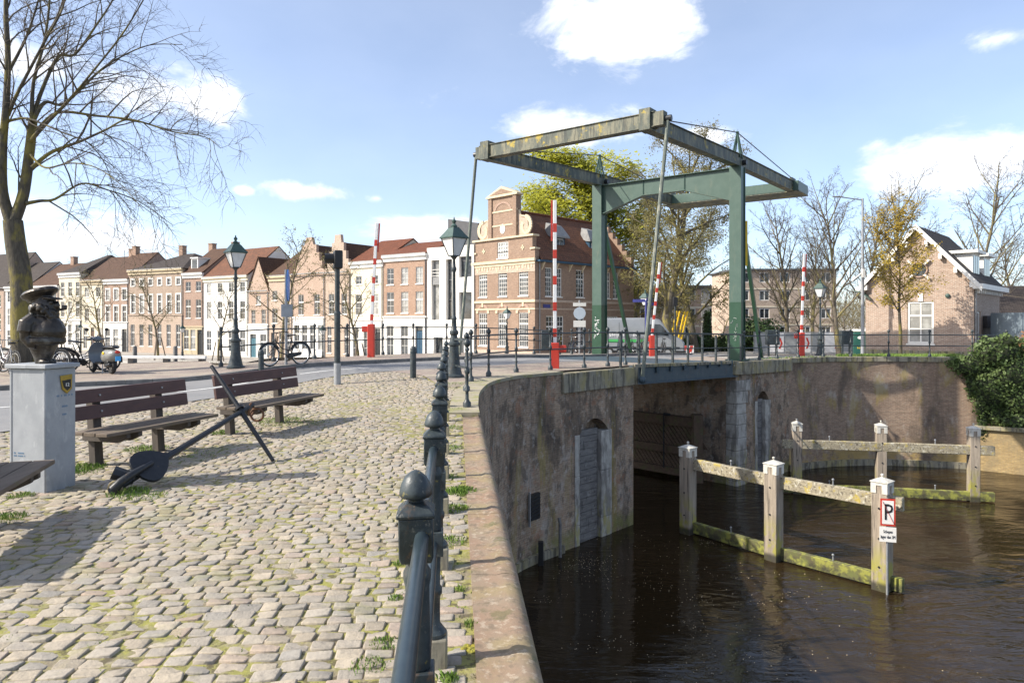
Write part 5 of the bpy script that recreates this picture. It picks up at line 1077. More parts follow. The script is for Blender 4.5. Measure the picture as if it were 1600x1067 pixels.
def house(px0, px1, eave, base_rows, wall, roof, rh, label, kind='eave', ground=None, gtop=None, cornice=None, doorc=None, depth=9.0, win=None, gable=None, chim=None, dormer=False, frame=None):
    a, b_ = row_at(px0), row_at(px1); d = b_ - a; L = d.length; c = (a + b_) / 2; z0 = gz(c.x, c.y); Y = c.y
    rz = math.atan2(d.y, d.x); t = thing('row_house', label, 'house', (a.x, a.y, z0), rz, 'town houses on the opposite quay')
    zl = lambda py: CZ + (HOR - py) / F * Y - z0
    H = zl(eave); ops = []
    dors = []
    for r_ in base_rows:
        pt, pb, n, wf = r_[:4]; zt_, zb_ = zl(pt), max(.35, zl(pb)); step = L / n; w = step * wf; dr = r_[4] if len(r_) > 4 else None
        for i in range(n):
            x = step * (i + .5) - w / 2
            if dr is not None and i == dr: ops.append((x, .02, w, zt_ - .02, 'door'))
            else: ops.append((x, zb_, w, zt_ - zb_, 'win', r_[5] if len(r_) > 5 else None))
    gt = zl(gtop) if gtop else None; m = MB()
    if ground and gt:
        g_ = MB(); facade(g_, 0, L, 0, gt, [o[:4] for o in ops if o[1] < gt], -.06, .22); g_.box(-.0, L, -.16, .0, gt, gt + .14); g_.build('ground_floor', ground, t, 0)
        facade(m, 0, L, gt, H, [o[:4] for o in ops if o[1] >= gt])
    else: facade(m, 0, L, 0, H, [o[:4] for o in ops])
    m.quad((0, 0, 0), (0, 0, H), (0, depth, H), (0, depth, 0)); m.quad((L, 0, 0), (L, depth, 0), (L, depth, H), (L, 0, H)); m.quad((0, depth, 0), (0, depth, H), (L, depth, H), (L, depth, 0))
    if kind in ('eave',):
        m.poly([(0, 0, H), (0, depth / 2, H + rh), (0, depth, H)]); m.poly([(L, 0, H), (L, depth, H), (L, depth / 2, H + rh)])
    if kind == 'point': m.poly([(0, 0, H), (L, 0, H), (L / 2, 0, H + rh)])
    if kind == 'step':
        n = 4; st = L * .36 / n; sh = rh / n
        m.prism([(0, 0, H)] + [q for i in range(n) for q in ((i * st, 0, H + sh * (i + .6)), ((i + 1) * st, 0, H + sh * (i + .6)))] + [(L / 2 - .45, 0, H + rh + .5), (L / 2 + .45, 0, H + rh + .5)] + [q for i in range(n - 1, -1, -1) for q in ((L - (i + 1) * st, 0, H + sh * (i + .6)), (L - i * st, 0, H + sh * (i + .6)))] + [(L, 0, H)], (0, .35, 0))
    m.build('wall', wall, t, 0)
    for o in ops:
        x, z, w, h = o[:4]
        if o[4] == 'door': door(t, x, z, w, h, doorc or m_blackdoor)
        else:
            window(t, x, z, w, h, 2, 3 if h > 1.6 else 2, frame, None, .06 if not (gt and z < gt) else .02, .06, True, .03, .62 if h > 1.9 else None)
            if gable == 'surround':
                q = MB(); q.box(x - .16, x, -.03, .0, z - .05, z + h + .18); q.box(x + w, x + w + .16, -.03, .0, z - .05, z + h + .18); q.box(x - .16, x + w + .16, -.035, .0, z + h, z + h + .2); q.build('window_surround', m_white, t, 0)
    th_ = .12; ov = .25
    q = MB(); q.tube([(L - .12, -.1, .1), (L - .12, -.1, H - .1)], .06, 6); q.build('downpipe', m_lead if random.random() < .6 else m_slate, t)
    q = MB(); q.tube([(0, -ov - .02, H + .02), (L, -ov - .02, H + .02)], .07, 6); q.build('gutter', m_lead, t)
    R_ = MB()
    if kind == 'eave': R_.prism([(-.02, -ov, H - .08), (-.02, depth / 2, H + rh), (-.02, depth + ov, H - .08), (-.02, depth + ov, H + .06), (-.02, depth / 2, H + rh + .15), (-.02, -ov, H + .06)], (L + .04, 0, 0))
    elif kind == 'hip':
        hp = min(L * .42, depth * .45); a4 = [(-ov, -ov, H), (L + ov, -ov, H), (L + ov, depth + ov, H), (-ov, depth + ov, H)]; r1, r2 = (hp, depth / 2, H + rh), (L - hp, depth / 2, H + rh)
        R_.poly([a4[0], a4[1], r2, r1]); R_.poly([a4[1], a4[2], r2]); R_.poly([a4[2], a4[3], r1, r2]); R_.poly([a4[3], a4[0], r1]); R_.poly(a4[::-1])
    elif kind in ('point', 'step'):
        y0 = -.12 if kind == 'point' else .3; R_.prism([(-.1, y0, H - .1), (L / 2, y0, H + rh - (.0 if kind == 'point' else .4)), (L + .1, y0, H - .1), (L + .1, y0, H + .04), (L / 2, y0, H + rh + (.14 if kind == 'point' else -.26)), (-.1, y0, H + .04)], (0, depth, 0))
    else: R_.box(-.05, L + .05, .1, depth, H, H + .15)
    ro = R_.build('roof', roof, t, 0)
    if cornice:
        q = MB(); q.box(-.02, L + .02, -.32, .0, H - .22, H + .02); q.box(0, L, -.14, .0, H - .62, H - .22); q.build('cornice', cornice, t, 0)
    for cx_ in (chim or []):
        q = MB(); q.box(cx_ * L - .4, cx_ * L + .4, depth / 2 - .35, depth / 2 + .35, H + rh * .6, H + rh + 1.1); q.box(cx_ * L - .46, cx_ * L + .46, depth / 2 - .41, depth / 2 + .41, H + rh + 1.1, H + rh + 1.22); q.build('chimney', b_rust, ro, 0)
    if dormer:
        q = MB(); q.box(L * .2, L * .2 + 1.3, .6, 3, H + .5, H + 2.0); q.box(L * .2 - .1, L * .2 + 1.4, .5, 3.1, H + 2.0, H + 2.15); dm = q.build('dormer', m_white, ro, 0); q = MB(); q.box(L * .2 + .2, L * .2 + 1.1, .57, .6, H + .75, H + 1.85); q.build('pane', m_glass, dm, 0)
    return t, L, H
house(-75, 8, 452, [(462, 480, 4, .4), (490, 515, 4, .4), (522, 546, 4, .4, 2)], b_pink, m_roofdark, 6, 'pink brick house with steep dark roof at far left', 'eave', doorc=m_red)
house(8, 46, 448, [(455, 472, 3, .45), (482, 508, 3, .45), (516, 545, 3, .5, 1)], m_whitewall, m_roofdark, 4, 'white house behind the big tree trunk', 'eave', cornice=m_white)
house(46, 92, 447, [(458, 474, 3, .45), (484, 506, 3, .45), (514, 543, 3, .5, 0)], b_light, m_roofbrown, 3.6, 'buff brick house with brown roof left of the tall cream house', 'eave', cornice=m_white, chim=[.5])
house(92, 127, 427, [(441, 463, 3, .5), (471, 495, 3, .5), (507, 539, 3, .5)], m_cream, m_roofdark, 3.2, 'tall cream house with hipped dark roof', 'hip', m_whitewall, 501, m_white, depth=12)
house(127, 162, 438, [(449, 464, 2, .4), (482, 502, 2, .4), (512, 545, 3, .5, 1)], m_cream, m_roofbrown, 3.6, 'pale yellow house with brown roof next to tall cream house', 'eave', cornice=m_creamdk, doorc=MAT('brown_door', (.14, .08, .05), (.1, .06, .04), 5, .5, 0), chim=[.95])
house(162, 201, 437, [(452, 469, 3, .48), (478, 503, 3, .48), (514, 546, 3, .6, 2)], b_red, m_roofbrown, 4.0, 'brick house with arched white window surrounds and white shopfront', 'eave', m_whitewall, 504, m_white, gable='surround', chim=[.1])
house(201, 286, 421, [(436, 446, 6, .4), (461, 489, 6, .42), (507, 541, 6, .45)], b_brown, m_roofdark, 2.6, 'wide brown brick house with six window bays', 'hip', b_light, 493, m_creamdk, depth=11, gable='surround', chim=[.35, .9])
house(286, 318, 427, [(440, 455, 2, .5), (468, 497, 2, .5), (515, 546, 3, .75, 2)], b_red, m_roofbrown, 3.5, 'narrow brick house with shopfront and white dormer', 'eave', m_creamdk, 511, m_white, dormer=True)
house(318, 388, 432, [(442, 457, 4, .42), (471, 499, 4, .42), (517, 549, 4, .45)], m_whitewall, m_roofwarm, 3.8, 'white plastered house with brown tiled roof and twelve dark windows', 'eave', cornice=m_cream, chim=[.02])
house(388, 420, 455, [(462, 476, 1, .22), (484, 506, 2, .4), (522, 556, 2, .6, 0)], b_pink, m_roofbrown, 4.0, 'small brick house with pointed gable and pale ground floor', 'point', m_whitewall, 508, doorc=MAT('teal_door', (.05, .13, .17), (.06, .15, .19), 5, .5, 0))
house(420, 458, 431, [(454, 469, 2, .42), (482, 505, 2, .45), (520, 550, 3, .45, 0)], b_light, m_roofbrown, 3.2, 'buff brick house with brown roof beside the pointed gable house', 'eave', cornice=m_creamdk)
house(458, 508, 428, [(430, 431, 1, .1), (460, 492, 2, .34), (508, 546, 4, .68)], b_pink, m_roofbrown, 3.6, 'pink brick house with stepped gable and white shop windows', 'step', m_whitewall, 497)
house(508, 548, 426, [(459, 491, 2, .44), (510, 552, 3, .5, 1)], b_light, m_roofbrown, 3.6, 'buff brick stepped gable house with two wide windows', 'step')
house(548, 599, 409, [(431, 444, 2, .36), (460, 492, 2, .4), (513, 560, 3, .55, 2)], m_cream, m_roofred, 2.6, 'cream house with low red roof and dark doors', 'eave', m_whitewall, 501, m_white)
t13, L13, H13 = house(599, 667, 398, [(418, 444, 3, .48), (456, 489, 3, .5), (509, 556, 3, .5, 2)], b_rust, m_roofred, 1.6, 'brick house with white cornice, white ground floor and blue door', 'eave', m_whitewall, 496, m_white, doorc=m_bluedoor)
# modern white building
a, b_ = row_at(667), row_at(740); d = b_ - a; L = d.length; cY = (a.y + b_.y) / 2; z0 = gz(a.x, a.y)
t = thing('modern_building', 'modern white building with tall dark window strips beside the brick house', 'building', (a.x, a.y, z0), math.atan2(d.y, d.x))
zl = lambda py: CZ + (HOR - py) / F * cY - z0; H = zl(385)
ops = [(L * .1, zl(500), L * .18, zl(405) - zl(500)), (L * .42, zl(500), L * .13, zl(405) - zl(500)), (L * .7, zl(434), L * .26, zl(402) - zl(434)), (L * .7, zl(499), L * .26, zl(457) - zl(499)), (L * .15, .4, L * .2, 2.4), (L * .5, .4, L * .3, 2.4)]
m = MB(); facade(m, 0, L, 0, H, ops, 0, .5); m.quad((0, 0, 0), (0, 0, H), (0, 9, H), (0, 9, 0)); m.quad((0, 0, H), (L, 0, H), (L, 9, H), (0, 9, H)); m.quad((L, 0, 0), (L, 9, 0), (L, 9, H), (L, 0, H)); m.build('wall', m_whitewall, t, 0)
for i, (x, z, w, h) in enumerate(ops): window(t, x, z, w, h, 1, 3 if i < 2 else 1, MAT('grey_frame%d' % i, (.3, .3, .3), (.25, .25, .25), 5, .5, 0), m_glass if i != 0 else m_glasscurt, .3, .06, False)
m = MB(); m.box(L * .1, L * .28, .1, .28, zl(444), zl(432)); m.build('balcony_panel', m_lead, t, 0)
for z in (zl(420), zl(425), zl(430)): m = MB(); m.bar((L * .1, .1, z), (L * .28, .1, z), .04, .05); m.build('balcony_rail', m_white, t)
m = MB(); m.prism([(L * .42, .3, H - 1.5), (L * .42, .3, zl(341)), (L * 1.05, .3, zl(352)), (L * 1.05, .3, H - 1.5)], (0, 7, 0)); m.build('roof_block', m_slate, t, 0)
# ------------------------------------------------------------------ gabled brick house by the bridge
b_main = BRICK('brown_house_brick', (.35, .225, .155), (.27, .175, .125), (.33, .29, .235), .22, .07, .011, vary=.35)
bh = thing('gabled_brick_house', 'old brick house with scrolled stepped gable and sandstone bands', 'house', (-3.6, 63.6, -1.55), math.atan2(-.71, .70)); W_, D_ = 7.9, 14.3; HC, H2_, HT = 8.4, 10.45, 14.2
opsf = [(.75, .9, 1.15, 3.0), (3.35, .9, 1.15, 3.0), (5.95, .9, 1.15, 3.0), (.75, 5.35, 1.15, 2.35), (3.35, 5.35, 1.15, 2.35), (5.95, 5.35, 1.15, 2.35)]
m = MB(); facade(m, 0, W_, 0, HC, opsf); m.quad((0, 0, 0), (0, 0, HC), (0, D_, HC), (0, D_, 0)); m.quad((0, D_, 0), (0, D_, HC), (W_, D_, HC), (W_, D_, 0))
opg = [(3.25, 8.75, 1.4, 1.45)]
facade(m, .0, W_, HC, 9.3, [(3.25, 8.75, 1.4, .55)]); facade(m, .3, W_ - .3, 9.3, H2_, [(3.25, 9.3, 1.4, .9)]); facade(m, 2.15, W_ - 2.15, H2_, HT, [])
for x0, x1, za, zb_ in ((0, W_, HC, 9.3), (.3, W_ - .3, 9.3, H2_), (2.15, W_ - 2.15, H2_, HT)):
    m.quad((x0, .5, za), (x0, .5, zb_), (x1, .5, zb_), (x1, .5, za)); m.quad((x0, 0, za), (x0, 0, zb_), (x0, .5, zb_), (x0, .5, za)); m.quad((x1, 0, za), (x1, .5, za), (x1, .5, zb_), (x1, 0, zb_)); m.quad((x0, 0, zb_), (x1, 0, zb_), (x1, .5, zb_), (x0, .5, zb_))
m.build('front_wall', b_main, bh, 0)
Msd = Matrix.Translation((W_, 0, 0)) @ Matrix.Rotation(math.radians(90), 4, 'Z')   # side wall frame: x runs back along the street side
opss = [(1.3, 5.3, .85, 2.5), (2.6, 5.3, .85, 2.5), (5.4, 5.3, 1.15, 2.5), (9.6, 5.3, .85, 2.5), (10.9, 5.3, .85, 2.5), (1.4, .9, 2.3, 2.7), (5.4, .9, 1.15, 2.7), (9.4, .9, 2.3, 2.7)]
m = MB(); facade(m, 0, D_, 0, HC, opss); m.v = [tuple(Msd @ Vector(p)) for p in m.v]; m.build('side_wall', b_main, bh, 0)
for (x, z, w, h) in opss: window(bh, x, z, w, h, 3 if w < 1.5 else 6, 6, m_white, m_glass, .07, .07, True, .03, .66, Msd)
for (x, z, w, h) in opsf: window(bh, x, z, w, h, 4, 6, m_white, m_glass, .07, .08, True, .035, .68)
window(bh, 3.25, 8.75, 1.4, 1.45, 4, 4, m_white, m_glasscurt, .06, .1, True, .06)
def trim(name, boxes, mat=m_sandstone):
    m = MB()
    for b0 in boxes: m.box(*b0)
    return m.build(name, mat, bh, 0)
trim('string_course', [(-.08, W_ + .08, -.1, .0, 4.78, 5.0), (-.03, W_ + .03, -.05, .0, 4.15, 4.28)]); trim('string_course', [(W_, W_ + .1, .0, D_, 4.78, 5.0), (W_, W_ + .05, 0, D_, 4.15, 4.28)], b_light)
trim('cornice', [(-.12, W_ + .12, -.2, .0, HC - .1, HC + .14), (-.04, W_ + .04, -.08, .0, HC - .35, HC - .1)])
trim('frieze', [(-.02, W_ + .02, -.03, 0, HC - 1.0, HC - .36)], b_light)
for i in range(21): trim('dentil', [(.12 + i * .37, .26 + i * .37, -.07, -.03, HC - .62, HC - .4)])
trim('plinth', [(-.05, W_ + .05, -.07, 0, 0, .55)], b_light)
trim('gable_cornice', [(.05, W_ - .05, -.18, .6, H2_ - .02, H2_ + .14)]); trim('shoulder_cap', [(-.1, .5, -.12, .55, 9.3, 9.45)]); trim('shoulder_cap', [(W_ - .5, W_ + .1, -.12, .55, 9.3, 9.45)])
for z in (11.6, 12.85): trim('tower_band', [(2.1, W_ - 2.1, -.05, 0, z, z + .14)])
trim('tower_pilaster', [(2.15, 2.6, -.12, 0, H2_ + .14, HT)], b_main); trim('tower_pilaster', [(W_ - 2.6, W_ - 2.15, -.12, 0, H2_ + .14, HT)], b_main)
m = MB(); m.box(1.95, W_ - 1.95, -.22, .6, HT, HT + .16); m.prism([(1.95, -.2, HT + .16), (W_ - 1.95, -.2, HT + .16), (W_ / 2, -.2, HT + .95)], (0, .75, 0)); m.build('pediment', m_sandstone, bh, 0)
m = MB(); m.prism([(2.5, -.23, HT + .24), (W_ - 2.5, -.23, HT + .24), (W_ / 2, -.23, HT + .72)], (0, .02, 0)); m.build('tympanum', b_main, bh, 0)
m = MB(); m.lathe([(.32, 0), (.32, .05)], (0, 0, 0), 20); m.v = [(W_ / 2 + a, -.04 + c, 11.35 + b2 * 1.35) for a, b2, c in m.v]; m.build('oval_medallion', m_white, bh, 40)
def arch(x, z, w, h, n, mat, wd=.25, y=-.04):
    m = MB(); pts = []
    for k_ in range(n + 1): q = math.pi * k_ / n; pts.append((x + w / 2 - math.cos(q) * (w / 2 + wd), z + math.sin(q) * (h + wd), x + w / 2 - math.cos(q) * w / 2, z + math.sin(q) * h))
    for p, q in zip(pts[:-1], pts[1:]): m.prism([(p[0], y, p[1]), (q[0], y, q[1]), (q[2], y, q[3]), (p[2], y, p[3])], (0, .08, 0))
    return m.build('arch', mat, bh, 0)
for x in (.75, 3.35, 5.95):
    arch(x, 3.95, 1.15, .5, 8, b_red); trim('keystone', [(x + .47, x + .68, -.08, 0, 4.42, 4.8)]); trim('keystone', [(x - .3, x - .06, -.06, 0, 3.85, 4.1)]); trim('keystone', [(x + 1.21, x + 1.45, -.06, 0, 3.85, 4.1)])
    trim('lintel_block', [(x - .2, x - .02, -.05, 0, 7.55, 7.95)]); trim('lintel_block', [(x + .48, x + .67, -.06, 0, 7.7, 8.1)]); trim('lintel_block', [(x + 1.17, x + 1.35, -.05, 0, 7.55, 7.95)])
arch(3.0, 12.85, 1.9, .75, 10, b_red, .2)
for x in (1.25, W_ - 1.65): trim('cross_ornament', [(x, x + .4, -.04, 0, 9.45, 9.6), (x + .13, x + .27, -.04, 0, 9.3, 9.75)])
for sgn in (0, 1):   # scrolls flanking the gable tower
    m = MB(); pts = []
    for k_ in range(22): q = k_ / 21; a = -math.pi / 2 + q * math.pi * 1.75; r_ = .95 - .45 * q; pts.append((1.25 + r_ * .75 * math.cos(a + math.pi), 0, H2_ + .95 + r_ * math.sin(a + math.pi) * .85))
    for p, q in zip(pts[:-1], pts[1:]): m.bar(p, q, .35, .13, (0, 1, 0))
    m.tube([(2.15, .1, H2_ + 2.4), (1.95, .1, H2_ + 1.9), (1.2, .1, H2_ + 1.75)], .1, 6)
    m.v = [((W_ - a if sgn else a), b2 + .15, c) for a, b2, c in m.v]; m.build('scroll', m_sandstone, bh, 40)
    m = MB(); m.prism([(.85, .12, H2_ + .1), (2.15, .12, H2_ + .1), (2.15, .12, H2_ + 2.2), (1.75, .12, H2_ + 1.75), (1.0, .12, H2_ + 1.5)], (0, .25, 0)); m.v = [((W_ - a if sgn else a), b2, c) for a, b2, c in m.v]; m.build('scroll_infill', b_light, bh, 0)
RZ = 12.95; m = MB(); pf = [(-.35, HC - .05), (.6, 9.15), (W_ / 2, RZ), (W_ - .6, 9.15), (W_ + .35, HC - .05), (W_ + .35, HC + .08), (W_ - .6, 9.3), (W_ / 2, RZ + .15), (.6, 9.3), (-.35, HC + .08)]
m.prism([(x, .5, z) for x, z in pf], (0, D_ - .9, 0)); rf_ = m.build('roof', m_roofwarm, bh, 0)
m = MB(); m.tube([(W_ / 2, .5, RZ + .16), (W_ / 2, D_ - .4, RZ + .16)], .14, 8); m.build('ridge_tiles', m_roofred, rf_, 40)
m = MB(); n = 7
stp_ = [(W_ + .15, 0)]; pts = [(-.0, HC)]
for i in range(n): x = i * (W_ / 2) / n; z = HC + (RZ - HC) * (i + 1) / n + .45; pts += [(x, z), (x + (W_ / 2) / n, z)]
pts2 = pts + [(W_ - a, b2) for a, b2 in pts[::-1]]; m.prism([(x, D_ - .45, z) for x, z in pts2], (0, .5, 0)); m.build('rear_stepped_gable', b_main, bh, 0)
m = MB(); m.box(W_ + .0, W_ + .5, .1, D_ - .1, HC - .18, HC - .02); m.build('gutter', m_bluedoor, bh, 0)
for i in range(8): m = MB(); y = .8 + i * 1.8; m.prism([(W_, y, HC - .2), (W_ + .4, y, HC - .2), (W_, y, HC - .85)], (0, .12, 0)); m.build('gutter_bracket', m_sandstone, bh, 0)
m = MB(); m.tube([(W_ + .09, .5, 0), (W_ + .09, .5, HC - .2)], .06, 8); m.build('downpipe', m_lead, bh)
for y in (3.9, 9.0):   # dormers with curved lead hoods
    sl_ = (RZ - 9.15) / (W_ / 2 - .6); xz = lambda x: 9.15 + (W_ - .6 - x) * sl_
    m = MB(); m.box(W_ - 3.0, W_ - 1.35, y, y + 1.5, 9.3, 10.75); dm = m.build('dormer', m_bluedoor, rf_, 0)
    q = Matrix.Translation((W_ - 1.35, y, 0)) @ Matrix.Rotation(math.radians(90), 4, 'Z'); m = MB(); m.box(.25, 1.25, -.05, -.0, 9.5, 10.65); m.v = [tuple(q @ Vector(p)) for p in m.v]; m.build('frame', m_white, dm, 0)
    for a in (.32, .8): m = MB(); m.box(a, a + .4, -.07, -.051, 9.58, 10.58); m.v = [tuple(q @ Vector(p)) for p in m.v]; m.build('pane', m_glass, dm, 0)
    m = MB(); m.loft([[V(W_ - 1.0, y - .35, 10.7), V(W_ - 1.0, y + 1.85, 10.7), V(W_ - 1.0, y + 1.85, 10.85), V(W_ - 1.0, y - .35, 10.85)], [V(W_ - 1.7, y - .1, 10.8), V(W_ - 1.7, y + 1.6, 10.8), V(W_ - 1.7, y + 1.45, 11.9), V(W_ - 1.7, y + .05, 11.9)], [V(W_ - 2.6, y + .1, 11.2), V(W_ - 2.6, y + 1.4, 11.2), V(W_ - 2.6, y + 1.2, 12.2), V(W_ - 2.6, y + .3, 12.2)]]); m.build('hood', m_lead, dm, 0)
m = MB(); m.box(W_ + .02, W_ + .06, 1.0, 1.9, 4.3, 4.6); m.build('street_name_plate', m_navy, bh)
# ------------------------------------------------------------------ right-hand brick house
b_right = BRICK('pale_pink_brick', (.39, .26, .19), (.3, .2, .15), (.52, .48, .41), .22, .07, .015, vary=.2)
rhz = -.42; rh = thing('quay_cottage', 'brick house with white verge boards and two white dormers at right', 'house', (21.7, 41.9, rhz), math.atan2(-.698, .716)); W3, D3, HE, HA = 5.6, 7.6, 4.25, 7.35
opg = [(2.3, .75, 1.35, 2.45)]
m = MB(); facade(m, 0, W3, 0, HE, opg); m.poly([(0, 0, HE), (W3, 0, HE), (W3 / 2, 0, HA)]); m.quad((0, 0, 0), (0, 0, HE), (0, D3, HE), (0, D3, 0)); m.quad((0, D3, 0), (0, D3, HE), (W3, D3, HE), (W3, D3, 0)); m.poly([(0, D3, HE), (W3 / 2, D3, HA), (W3, D3, HE)]); m.build('wall', b_right, rh, 0)
M3 = Matrix.Translation((W3, 0, 0)) @ Matrix.Rotation(math.radians(90), 4, 'Z'); m = MB(); facade(m, 0, D3, 0, HE, [(.9, .2, .9, 2.4)]); m.v = [tuple(M3 @ Vector(p)) for p in m.v]; m.build('side_wall', b_right, rh, 0)
window(rh, 2.3, .75, 1.35, 2.45, 2, 3, m_white, m_glasscurt, .05, .11, True, .07, .66); window(rh, .9, .2, .9, 2.4, 1, 2, m_white, m_glass, .07, .1, False, .05, .5, M3)
m = MB(); m.box(-.06, W3 + .06, -.05, 0, 0, .34); m.build('plinth', m_concrete, rh, 0); m = MB(); m.box(2.85, 3.1, -.05, .02, 3.22, 3.66); m.build('keystone', m_white, rh, 0)
sl3 = (HA - HE) / (W3 / 2); ov = .42; rr = lambda x: HE + sl3 * x
for sgn in (0, 1):
    f_ = lambda x: W3 - x if sgn else x
    m = MB(); m.prism([(f_(-ov), -.3, rr(-ov) + .1), (f_(-ov), -.3, rr(-ov) + .2), (f_(W3 / 2), -.3, HA + .3), (f_(W3 / 2), -.3, HA + .2)], (0, D3 + .5, 0)); m.build('roof', m_roofdark, rh, 0)
    m = MB(); m.prism([(f_(-ov), -.38, rr(-ov) - .08), (f_(-ov), -.38, rr(-ov) + .24), (f_(W3 / 2), -.38, HA + .36), (f_(W3 / 2), -.38, HA + .02)], (0, .09, 0)); vb = m.build('verge_board', m_white, rh, 0)
    for x in (.0, .75, 1.5, 2.2): m = MB(); m.box(min(f_(x), f_(x + .16)), max(f_(x), f_(x + .16)), -.3, 0, rr(x) - .3, rr(x) + .02); m.build('bracket', m_white, vb, 0)
    m = MB(); e0 = min(f_(-ov - .05), f_(.0)); m.box(e0, e0 + ov + .05, -.33, D3 + .25, HE - .4, HE - .12); m.build('eaves_box', m_white, rh, 0)
for i in range(14): m = MB(); m.box(W3, W3 + .22, .2 + i * .53, .32 + i * .53, HE - .62, HE - .42); m.build('eaves_bracket', m_white, rh, 0)
for y in (1.6, 4.7):
    m = MB(); m.box(W3 - 2.3, W3 - .35, y, y + 1.9, HE + .1, HE + 1.75); dm = m.build('dormer', m_white, rh, 0); m = MB(); m.box(W3 - 2.6, W3 - .05, y - .25, y + 2.15, HE + 1.75, HE + 1.92); m.build('dormer_roof', m_white, dm, 0)
    for a in (.15, .72, 1.29): m = MB(); m.box(W3 - .36, W3 - .335, y + a, y + a + .47, HE + .45, HE + 1.6); m.build('pane', m_glass, dm, 0)
m = MB(); m.lathe([(.42, 0), (.42, .06)], (0, 0, 0), 22); m.v = [(W3 / 2 + .1 + a, -.03 + c * 1, 5.05 + b2) for a, b2, c in m.v]; rwn = m.build('round_window', m_glass, rh, 40)
for k_ in range(4): q = math.pi / 4 + k_ * math.pi / 2; m = MB(); m.bar((W3 / 2 + .1 + .42 * math.cos(q), -.06, 5.05 + .42 * math.sin(q)), (W3 / 2 + .1 + .78 * math.cos(q), -.06, 5.05 + .78 * math.sin(q)), .1, .26, (0, 1, 0)); m.build('accent_stone', m_white, rwn, 0)
m = MB(); m.torus((W3 / 2 + .1, -.05, 5.05), .43, .05, 'y', 24, 6); m.build('rim', b_red, rwn, 40)
for x in (1.15, 4.35): m = MB(); m.sphere((x, -.06, 3.5), .13, 12, 6, (1, .5, 1)); m.build('wall_anchor', m_patina, rh, 40)
m = MB()
for k_ in range(6): q0 = k_ / 6; q1 = (k_ + 1) / 6; m.prism([(-.5 + .9 * q0, -.5, 3.85 - .55 * q0 ** 2), (-.5 + .9 * q1, -.5, 3.85 - .55 * q1 ** 2), (-.5 + .9 * q1, -.5, 3.93 - .55 * q1 ** 2), (-.5 + .9 * q0, -.5, 3.93 - .55 * q0 ** 2)], (0, 1.0, 0))
m.build('awning', m_patina, rh, 40)
m = MB(); m.tube([(W3 + .06, .12, .2), (W3 + .06, .12, HE - .4)], .05, 8); m.build('downpipe', m_lead, rh)
# sheds and roofs to the right of the cottage
x0 = W(1537, 500, 40); t = thing('shed', 'grey rendered shed with black roof edge right of the cottage', 'shed', (27.5, 39.5, -.5)); m = MB(); m.box(0, 9, 0, 3, -.2, 1.75); m.build('wall', m_lead, t, 0); m = MB(); m.box(-.1, 9.2, -.15, 3.1, 1.75, 2.45); m.build('roof_edge', m_slate, t, 0)
t = thing('container', 'blue-grey ribbed container with yellow notice at right edge', 'container', (27.2, 36.4, -.5)); m = MB(); m.box(0, 6, 0, 2.4, -.2, 2.6); m.build('body', MAT('blue_grey_sheet', (.16, .2, .23), (.18, .22, .25), 4, .5, 0), t, 0)
for i in range(26): m = MB(); m.box(.05 + i * .23, .16 + i * .23, -.04, 0, -.1, 2.5); m.build('rib', MAT('rib_sheet', (.15, .19, .22), (.17, .21, .24), 4, .5, 0) if i == 0 else bpy.data.materials['rib_sheet'], t, 0)
m = MB(); m.box(.2, .75, -.07, -.045, 1.5, 2.1); m.build('notice', m_yellow, t)
t = thing('low_house', 'distant low house with grey roof behind the shed', 'house', (40, 62, -1.2)); m = MB(); m.box(0, 14, 0, 8, 0, 3.2); m.build('wall', b_red, t, 0); m = MB(); m.prism([(-.3, -.3, 3.1), (-.3, 4, 6.2), (-.3, 8.3, 3.1)], (14.6, 0, 0)); m.build('roof', m_roofdark, t, 0); m = MB(); m.box(5, 5.8, 3.6, 4.4, 5, 7); m.build('chimney', b_red, t, 0)
# ------------------------------------------------------------------ distant blocks
def block(pos, L, H, n, fl, mat, label, rz=0, name='apartment_block'):
    t = thing(name, label, 'building', pos, rz); ops = []
    for j in range(fl):
        for i in range(n): ops.append((L / n * (i + .5) - .75, H / fl * j + .9, 1.5, 1.5))
    m = MB(); facade(m, 0, L, 0, H, ops); m.quad((0, 0, 0), (0, 0, H), (0, 11, H), (0, 11, 0)); m.quad((L, 0, 0), (L, 11, 0), (L, 11, H), (L, 0, H)); m.build('wall', mat, t, 0); m = MB(); m.box(-.3, L + .3, -.3, 11.3, H, H + .3); m.build('roof', m_slate, t, 0)
    for j in range(fl):
        if j: m = MB(); m.box(0, L, -.05, 0, H / fl * j - .1, H / fl * j + .1); m.build('floor_band', m_cream, t, 0)
    for o in ops: window(t, *o, 2, 1, m_white, m_glass, .06, .12, False, .12)
block((32.5, 100, -1.6), 15, 10.5, 5, 4, b_light, 'four storey buff brick apartment block behind the right-hand trees')
block((13.5, 92, -1.6), 12, 7.5, 4, 3, b_pink, 'pink brick building beyond the van and lamp', 0, 'far_building')
block((25, 118, -1.6), 14, 9, 5, 3, m_lead, 'scaffolded grey building far behind the big trees', 0, 'far_building')
